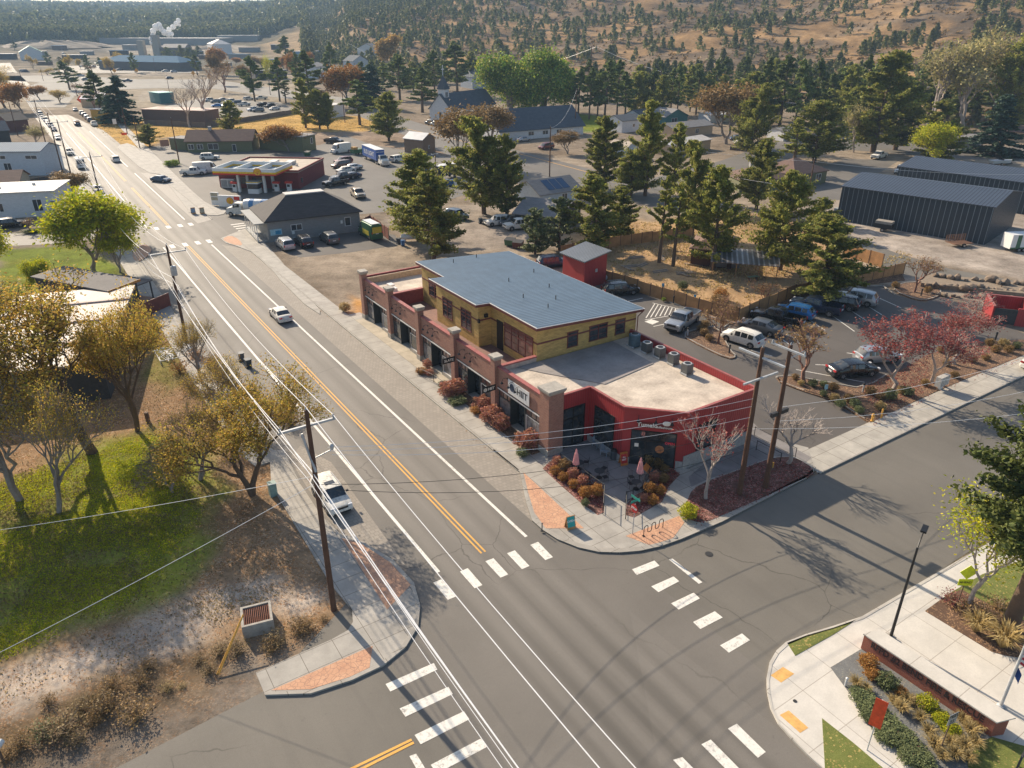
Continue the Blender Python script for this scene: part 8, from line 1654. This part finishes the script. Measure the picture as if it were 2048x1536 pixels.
b=G(547,990,.0); r=thing('utility_cabinet','grey-green utility cabinet behind the sidewalk near the kerb tree','cabinet',tuple(b),RANG); bxp(r,'body',[(-.3,-.3,0,.3,.3,1.2)],mat('cabinet_green',(.22,.33,.30),.6)); bxp(r,'lid',[(-.33,-.33,1.2,.33,.33,1.26)],mat('cabinet_green',(.22,.33,.30)))
b=at(2000,583); r=thing('mailbox','dark roadside mailbox on a post above the boulder wall','mailbox',tuple(b)); bxp(r,'post',[(-.06,-.06,0,.06,.06,1.1)],POSTM); bxp(r,'box',[(-.35,-.15,1.1,.35,.15,1.45)],PLAS)
def wheelie(px,py,col,label,z=.02,s=1.0,grp=None):
    b=at(px,py); b[2]+=z; r=thing('wheelie_bin',label,'bin',tuple(b),random.uniform(-.2,.2)+RANG,grp); r.scale=(s,s,s); mb=MB(); mb.add([(-.25,-.28,.05),(.25,-.28,.05),(.25,.28,.05),(-.25,.28,.05),(-.32,-.36,1.0),(.32,-.36,1.0),(.32,.36,1.0),(-.32,.36,1.0)],[(0,3,2,1),(0,1,5,4),(1,2,6,5),(2,3,7,6),(3,0,4,7)]); mb.build('body',col,r); bxp(r,'lid',[(-.36,-.4,1.0,.36,.4,1.08)],col); mb=MB(); mb.lathe([(.12,-.3),(.12,.3)],10,axis='y',c=(-.28,0,.12)); mb.build('wheel_pair',TYRE,r)
DKB=mat('bin_navy',(.03,.045,.06),.5); wheelie(484,722,mat('bin_gray2',(.12,.12,.12),.5),'dark grey bin with a bag, left of the pair at the kerb',grp='bins at the left kerb'); wheelie(498,735,DKB,'navy bin, right of the pair at the left kerb',grp='bins at the left kerb')
BINB=mat('bin_blue',(.03,.12,.3),.5)
for k,(x,y) in enumerate([(961,447),(969,449),(977,450)]): wheelie(x,y,DKB,'%s navy bin from the left on the gravel lot'%ordn(k+1),grp='bins on the gravel lot')
for k,(x,y) in enumerate([(894,372),(903,373),(913,374),(922,374)]): wheelie(x,y,[BINB,BINB,WHM,WHM][k],'%s container from the left behind the turf patch'%ordn(k+1),s=1.5,grp='containers behind the turf patch')
wheelie(806,492,BINB,'blue bin beside the white propane tank'); wheelie(798,488,mat('bin_dark',(.05,.05,.055),.5),'dark bin left of the blue one by the propane tank')
def dumpster(px,py,m,label,an=-.4):
    b=at(px,py); r=thing('dumpster',label,'dumpster',tuple(b),an); mb=MB(); mb.add([(-.8,-.5,.15),(.8,-.5,.15),(.8,.5,.15),(-.8,.5,.15),(-.9,-.7,1.2),(.9,-.7,1.2),(.9,.7,1.45),(-.9,.7,1.45)],[(0,3,2,1),(0,1,5,4),(1,2,6,5),(2,3,7,6),(3,0,4,7)]); mb.build('body',m,r); mb=MB(); mb.add([(-.92,-.72,1.22),(.92,-.72,1.22),(.92,.72,1.48),(-.92,.72,1.48)],[(0,1,2,3)]); mb.build('lid',PLAS,r)
dumpster(1020,492,paint('green',*PAINTS['green']),'green dumpster behind the blue roof'); dumpster(1036,497,mat('dumpster_brown',(.12,.04,.03),.7),'brown dumpster right of the green one behind the blue roof'); dumpster(617,380-0,paint('green',*PAINTS['green']),'green dumpster against the red store corner') if False else None
dumpster(615,312,paint('green',*PAINTS['green']),'green dumpster below the olive box building')
def tank(px,py,label,an=0,L=2.6,R=.5):
    b=at(px,py); r=thing('propane_tank',label,'tank',tuple(b),an); mb=MB(); mb.lathe([(.05,-L/2-R*.5),(R*.8,-L/2-R*.2),(R,-L/2+.1),(R,L/2-.1),(R*.8,L/2+R*.2),(.05,L/2+R*.5)],16,axis='x',c=(0,0,R+.3)); mb.build('vessel',WHP,r,50); bxp(r,'foot',[(-L*.35,-.3,0,-L*.3,.3,.4)],GALV); bxp(r,'foot',[(L*.3,-.3,0,L*.35,.3,.4)],GALV)
tank(822,482,'white propane tank under the tall juniper pair',.2,3.2,.55); tank(1215,563,'white propane tank beside the red outbuilding',.0,1.6,.45)
# grate box, marker, play frame on the left
b=at(517,1250); r=thing('concrete_vault','square concrete vault with a rusty grating on top above the bank','vault',tuple(b),RANG+math.radians(-12)); mb=MB(); s=.98; t=.16
mb.box(-s,-s,-.5,s,-s+t,1.0).box(-s,s-t,-.5,s,s,1.0).box(-s,-s+t,-.5,-s+t,s-t,1.001).box(s-t,-s+t,-.5,s,s-t,1.001); mb.build('box',CONCB,r)
mb=MB()
for k in range(14): x=-s+t+.06+k*(2*s-2*t-.1)/13; mb.box(x-.02,-s+t,.86,x+.02,s-t,.93)
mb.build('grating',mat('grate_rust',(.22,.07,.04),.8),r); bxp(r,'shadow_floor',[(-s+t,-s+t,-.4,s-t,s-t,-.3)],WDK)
a_=G(494,1266,.2);b_=G(434,1350,.1); r=thing('guy_marker','pair of yellow guy-wire guards leaning on the dry bank','guy guard',tuple(b_)); 
for o_ in (0,.12): q=a_-b_; mb=MB(); mb.tube([(o_,0,.05),(q[0]+o_*.2,q[1],q[2]+1.6)],.045,6); mb.build('guard_tube',YE,r)
b=at(350,712); r=thing('wire_frame_sculpture','low white tangled metal frame on the grass beside the wooden pole','frame',tuple(b),RANG)
mb=MB(); rr=random.Random(2)
for k in range(18): 
    x0,y0=rr.uniform(-1.8,1.8),-1.8; p=[(x0+rr.uniform(-1.2,1.2)*t,y0+3.6*t,.5+.25*math.sin(t*6+k)) for t in np.linspace(0,1,6)]; mb.tube(p,.035,4)
mb.build('woven_rods',WHP,r); mb=MB(); mb.tube([(-1.9,-1.9,.5),(1.9,-1.9,.5),(1.9,1.9,.5),(-1.9,1.9,.5),(-1.9,-1.9,.5)],.05,5); mb.build('rim',WHP,r)
for x in(-1.9,1.9):
    for y in(-1.9,1.9): mb=MB(); mb.tube([(x,y,0),(x,y,.5)],.05,5); mb.build('leg',WHP,r)
b=at(297,845); r=thing('wooden_post','short wooden post standing in the leaf litter by the dark trunk','post',tuple(b)); bxp(r,'post',[(-.15,-.15,0,.15,.15,1.1)],POSTM); bxp(r,'cap',[(-.17,-.17,1.1,.17,.17,1.15)],POSTM)
# street lamp, flag, sign wall
b=G(1780,1278,.14); h=topz(b,1096); e=G(1840,1085,h); r=thing('street_lamp','tall black street lamp with a cobra head behind the brick sign wall','street lamp',tuple(b),0)
q=np.array([.83,.35]); mb=MB(); mb.tube([(0,0,.3),(0,0,h)],[.1,.065],10); mb.build('post',BLK,r); bxp(r,'base',[(-.25,-.25,0,.25,.25,.3)],CONCB)
dv=np.array([e[0]-b[0],e[1]-b[1]]); dv=dv/np.linalg.norm(dv); mb=MB(); mb.tube([(0,0,h-.1),(dv[0]*.5,dv[1]*.5,h+.35),(dv[0]*1.2,dv[1]*1.2,h+.5)],.045,6); ar=mb.build('arm',BLK,r)
mb=MB(); mb.box(0,-.17,-.06,.8,.17,.08); mb.xf(Matrix.Translation((dv[0]*1.1,dv[1]*1.1,h+.5))@Matrix.Rotation(math.atan2(dv[1],dv[0]),4,'Z')); mb.build('lamp_head',BLK,ar)
WA,WB=G(*CR3(842,908),.16),G(*CR3(1522,1372),.16); an=math.atan2(WB[1]-WA[1],WB[0]-WA[0]); L=float(np.linalg.norm(WB-WA)); hw=topz(WA,CR3(850,838)[1]); hw=min(max(hw,.7),1.3)
r=thing('sign_wall','long low brick wall lettered RFPD #2 BEND FIRE & RESCUE with pale cap','wall',tuple(WA),an)
BRW=brick('brick_sign_wall',(.40,.11,.06),(.30,.075,.045),(.30,.20,.15),bw=.24,bh=.08,mw=.01); 
mb=MB(); mb.prism([(0,0),(L,0),(L+.35,.75),(.25,.75)],0,hw); mb.build('brick_body',BRW,r); mb=MB(); mb.prism([(-.05,-.06),(L+.05,-.06),(L+.5,1.15),(.3,1.15)],hw,hw+.09); mb.build('cap',CONCL,r)
text('lettering','RFPD #2 BEND FIRE & RESCUE',.62,mat('letters_bronze',(.05,.03,.03),.5),r,wallM(L*.5,-.005,hw-.36,-math.pi/2),.03,1.0,bold=.012)
lt=KIDS[r.name][-1]; xs=[v.co.x for v in lt.data.vertices]; w_=max(xs)-min(xs); k=L*.86/w_; c_=L*.5
for v in lt.data.vertices: v.co.x=c_+(v.co.x-c_)*k
b=G(2001,1412,.14); r=thing('flag_pole','silver flag pole with a striped flag at the right edge of the plaza','flag pole',tuple(b)); mb=MB(); mb.tube([(0,0,0),(0,0,9.5)],[.1,.05],10); mb.build('pole',GALV,r); mb=MB(); mb.lathe([(.22,0),(.2,.08),(.12,.12)],12); mb.build('base',GALV,r)
mb=MB(); n=8
for k in range(7):
    mb.add([(.1+i*.14+.05*math.sin(i),.1*math.sin(i*1.5),4.6-k*.18-i*.12+dz) for dz in (0,-.18) for i in range(n)],[(i,i+n,i+n+1,i+1) for i in range(n-1)],k%2)
mb.build('striped_flag',[mat('flag_red',(.5,.03,.05),.8),WHP],r); mb=MB(); mb.add([(.1+i*.1,.1*math.sin(i*1.7),3.2-i*.2+dz) for dz in (0,-.7) for i in range(5)],[(i,i+5,i+6,i+1) for i in range(4)]); mb.build('blue_flag',mat('flag_blue',(.02,.07,.25),.8),r)
b=G(1690,1372,.16); r=thing('vent_post','short pale post in the corner of the gravel bed','post',tuple(b)); mb=MB(); mb.lathe([(.06,0),(.06,.6)],10); mb.build('post',GALV,r); mb=MB(); mb.lathe([(.08,.6),(.08,.66),(.03,.7)],10); mb.build('cap',WHM,r)
b=G(2030,1545,.15); r=thing('notice_board','dark notice board at the bottom right corner','board',tuple(b),RANG+math.radians(10)); bxp(r,'panel',[(-.6,-.04,.8,.8,.04,1.8)],WDK); bxp(r,'poster',[(-.5,-.055,.9,.7,-.042,1.5)],mat('poster_dim',(.08,.12,.16),.5)); bxp(r,'leg',[(-.5,-.05,0,-.4,.05,.8)],POSTM); bxp(r,'leg',[(.5,-.05,0,.6,.05,.8)],POSTM)
b=G(8,1525,.0); r=thing('mailbox','pale newspaper tube and mailbox at the lower left corner','mailbox',(b[0],b[1],0)); bxp(r,'post',[(-.05,-.05,0,.05,.05,1.1)],POSTM); mb=MB(); mb.lathe([(.2,-.35),(.2,.35)],12,axis='y',c=(0,0,1.25)); mb.build('tube',WHM,r); bxp(r,'box',[(-.6,-.25,1.0,-.2,.25,1.3)],mat('mail_tan',(.3,.2,.1),.7))
b=G(846+0,1,0) if False else None
b=G(1084,1062,.14); r=thing('bollard','thin dark bollard on the stamped corner by the crosswalk','bollard',tuple(b)); mb=MB(); mb.lathe([(.04,0),(.04,.7),(.08,.74)],8); mb.build('post',PLAS,r); mb=MB(); mb.lathe([(.13,0),(.12,.04)],10); mb.build('base',PLAS,r)
# wheel stops in the car park
for k,(x,y) in enumerate([(1452,652),(1500,640),(1540,625),(1580,606),(1622,594),(1662,582),(1700,578)]):
    b=at(x,y); o=MB(); o.add([(-.9,-.1,0),(.9,-.1,0),(.9,.1,0),(-.9,.1,0),(-.87,-.06,.12),(.87,-.06,.12),(.87,.06,.12),(-.87,.06,.12)],[(4,5,6,7),(0,1,5,4),(1,2,6,5),(2,3,7,6),(3,0,4,7)]); ob=o.build('wheel_stop',CURB); ob.location=(b[0],b[1],.012); ob.rotation_euler=(0,0,RANG+math.radians(20)); tag(ob,'%s concrete wheel stop from the left along the fence row'%ordn(k+1),'wheel stop','wheel stops in the car park')
# manhole covers on the junction
for k,(px,py,l) in enumerate([(1418,1108,'manhole cover near the short side street bar'),(1590,1402,'small round cover on the pale plaza corner')]):
    b=G(px,py,.03 if k==0 else .14); mb=MB(); mb.lathe([(.3 if k==0 else .12,0),(.3 if k==0 else .12,.008)],18); o=mb.build('manhole_cover',mat('cast_iron',(.05,.05,.05),.6,.3)); o.location=tuple(b); tag(o,l,'manhole cover')
# far yard clutter: low sheds, containers and mounds beyond the highway
rq=random.Random(31); k=0
for (px,py,w,d_,h,c) in [(70,112,30,10,5,0),(150,118,24,8,4,1),(175,110,14,8,4,0),(240,112,20,8,6,1),(262,100,18,10,6,0),(385,112,26,9,5,1),(410,118,12,6,4,2),(480,118,24,9,5,0),(540,128,18,9,4,1),(120,100,16,8,5,2),(350,100,26,9,6,1),(500,104,26,9,5,0),(560,98,20,9,5,1),(90,130,14,5,3,2),(15,118,18,9,5,1),(450,135,12,6,4,0)]:
    b=at(px,py); k+=1; r=thing('far_shed','%s low shed or container among the yards beyond the highway'%ordn(k),'shed',tuple(b),rq.uniform(-.3,.3),'low sheds and containers beyond the highway'); bxp(r,'wall',[(-w/2,-d_/2,-1,w/2,d_/2,h)],[WGR,WDK,mat('wall_mud',(.17,.11,.085))][c]); bxp(r,'roof',[(-w/2-.5,-d_/2-.5,h,w/2+.5,d_/2+.5,h+.5)],[RWHT,RTAN,mat('roof_far_blue2',(.10,.2,.3),.9)][rq.randrange(3)])
for i,(px,py,w,h) in enumerate([(90,96,70,9),(135,92,60,7),(310,150,34,2),(420,98,40,5),(30,150,30,2)]):
    b=at(px,py); mb=MB(); n=18; vs=[(w*rr*math.cos(t)*(1+.15*math.sin(3*t)),w*.45*rr*math.sin(t),h*(1-rr**2)*(1+.2*math.sin(5*t+i))-.3) for rr in (1,.75,.45,.15) for t in [6.283*j/n for j in range(n)]]; mb.add(vs,[(a*n+j,a*n+(j+1)%n,(a+1)*n+(j+1)%n,(a+1)*n+j) for a in range(3) for j in range(n)]+[tuple(3*n+j for j in range(n))]); o=struct('dirt_mound',mb,mat('mound_dirt',(.34,.27,.19),.95,sc=.1,c2=(.2,.16,.12))); o.location=tuple(b)
# haze
mb=MB(); mb.box(-5200,-350,-3,5200,8600,235); hz=tag(mb.build('haze',[]),'pale bluish autumn haze thickening towards the far ridges','haze',kind='stuff')
m=bpy.data.materials.new('haze_air'); m.use_nodes=True; t=m.node_tree; t.nodes.remove(t.nodes['Principled BSDF']); v=t.nodes.new('ShaderNodeVolumePrincipled'); v.inputs['Color'].default_value=(.5,.73,1,1); v.inputs['Density'].default_value=.00016; v.inputs['Anisotropy'].default_value=.0; t.links.new(v.outputs[0],t.nodes['Material Output'].inputs['Volume']); hz.data.materials.append(m)
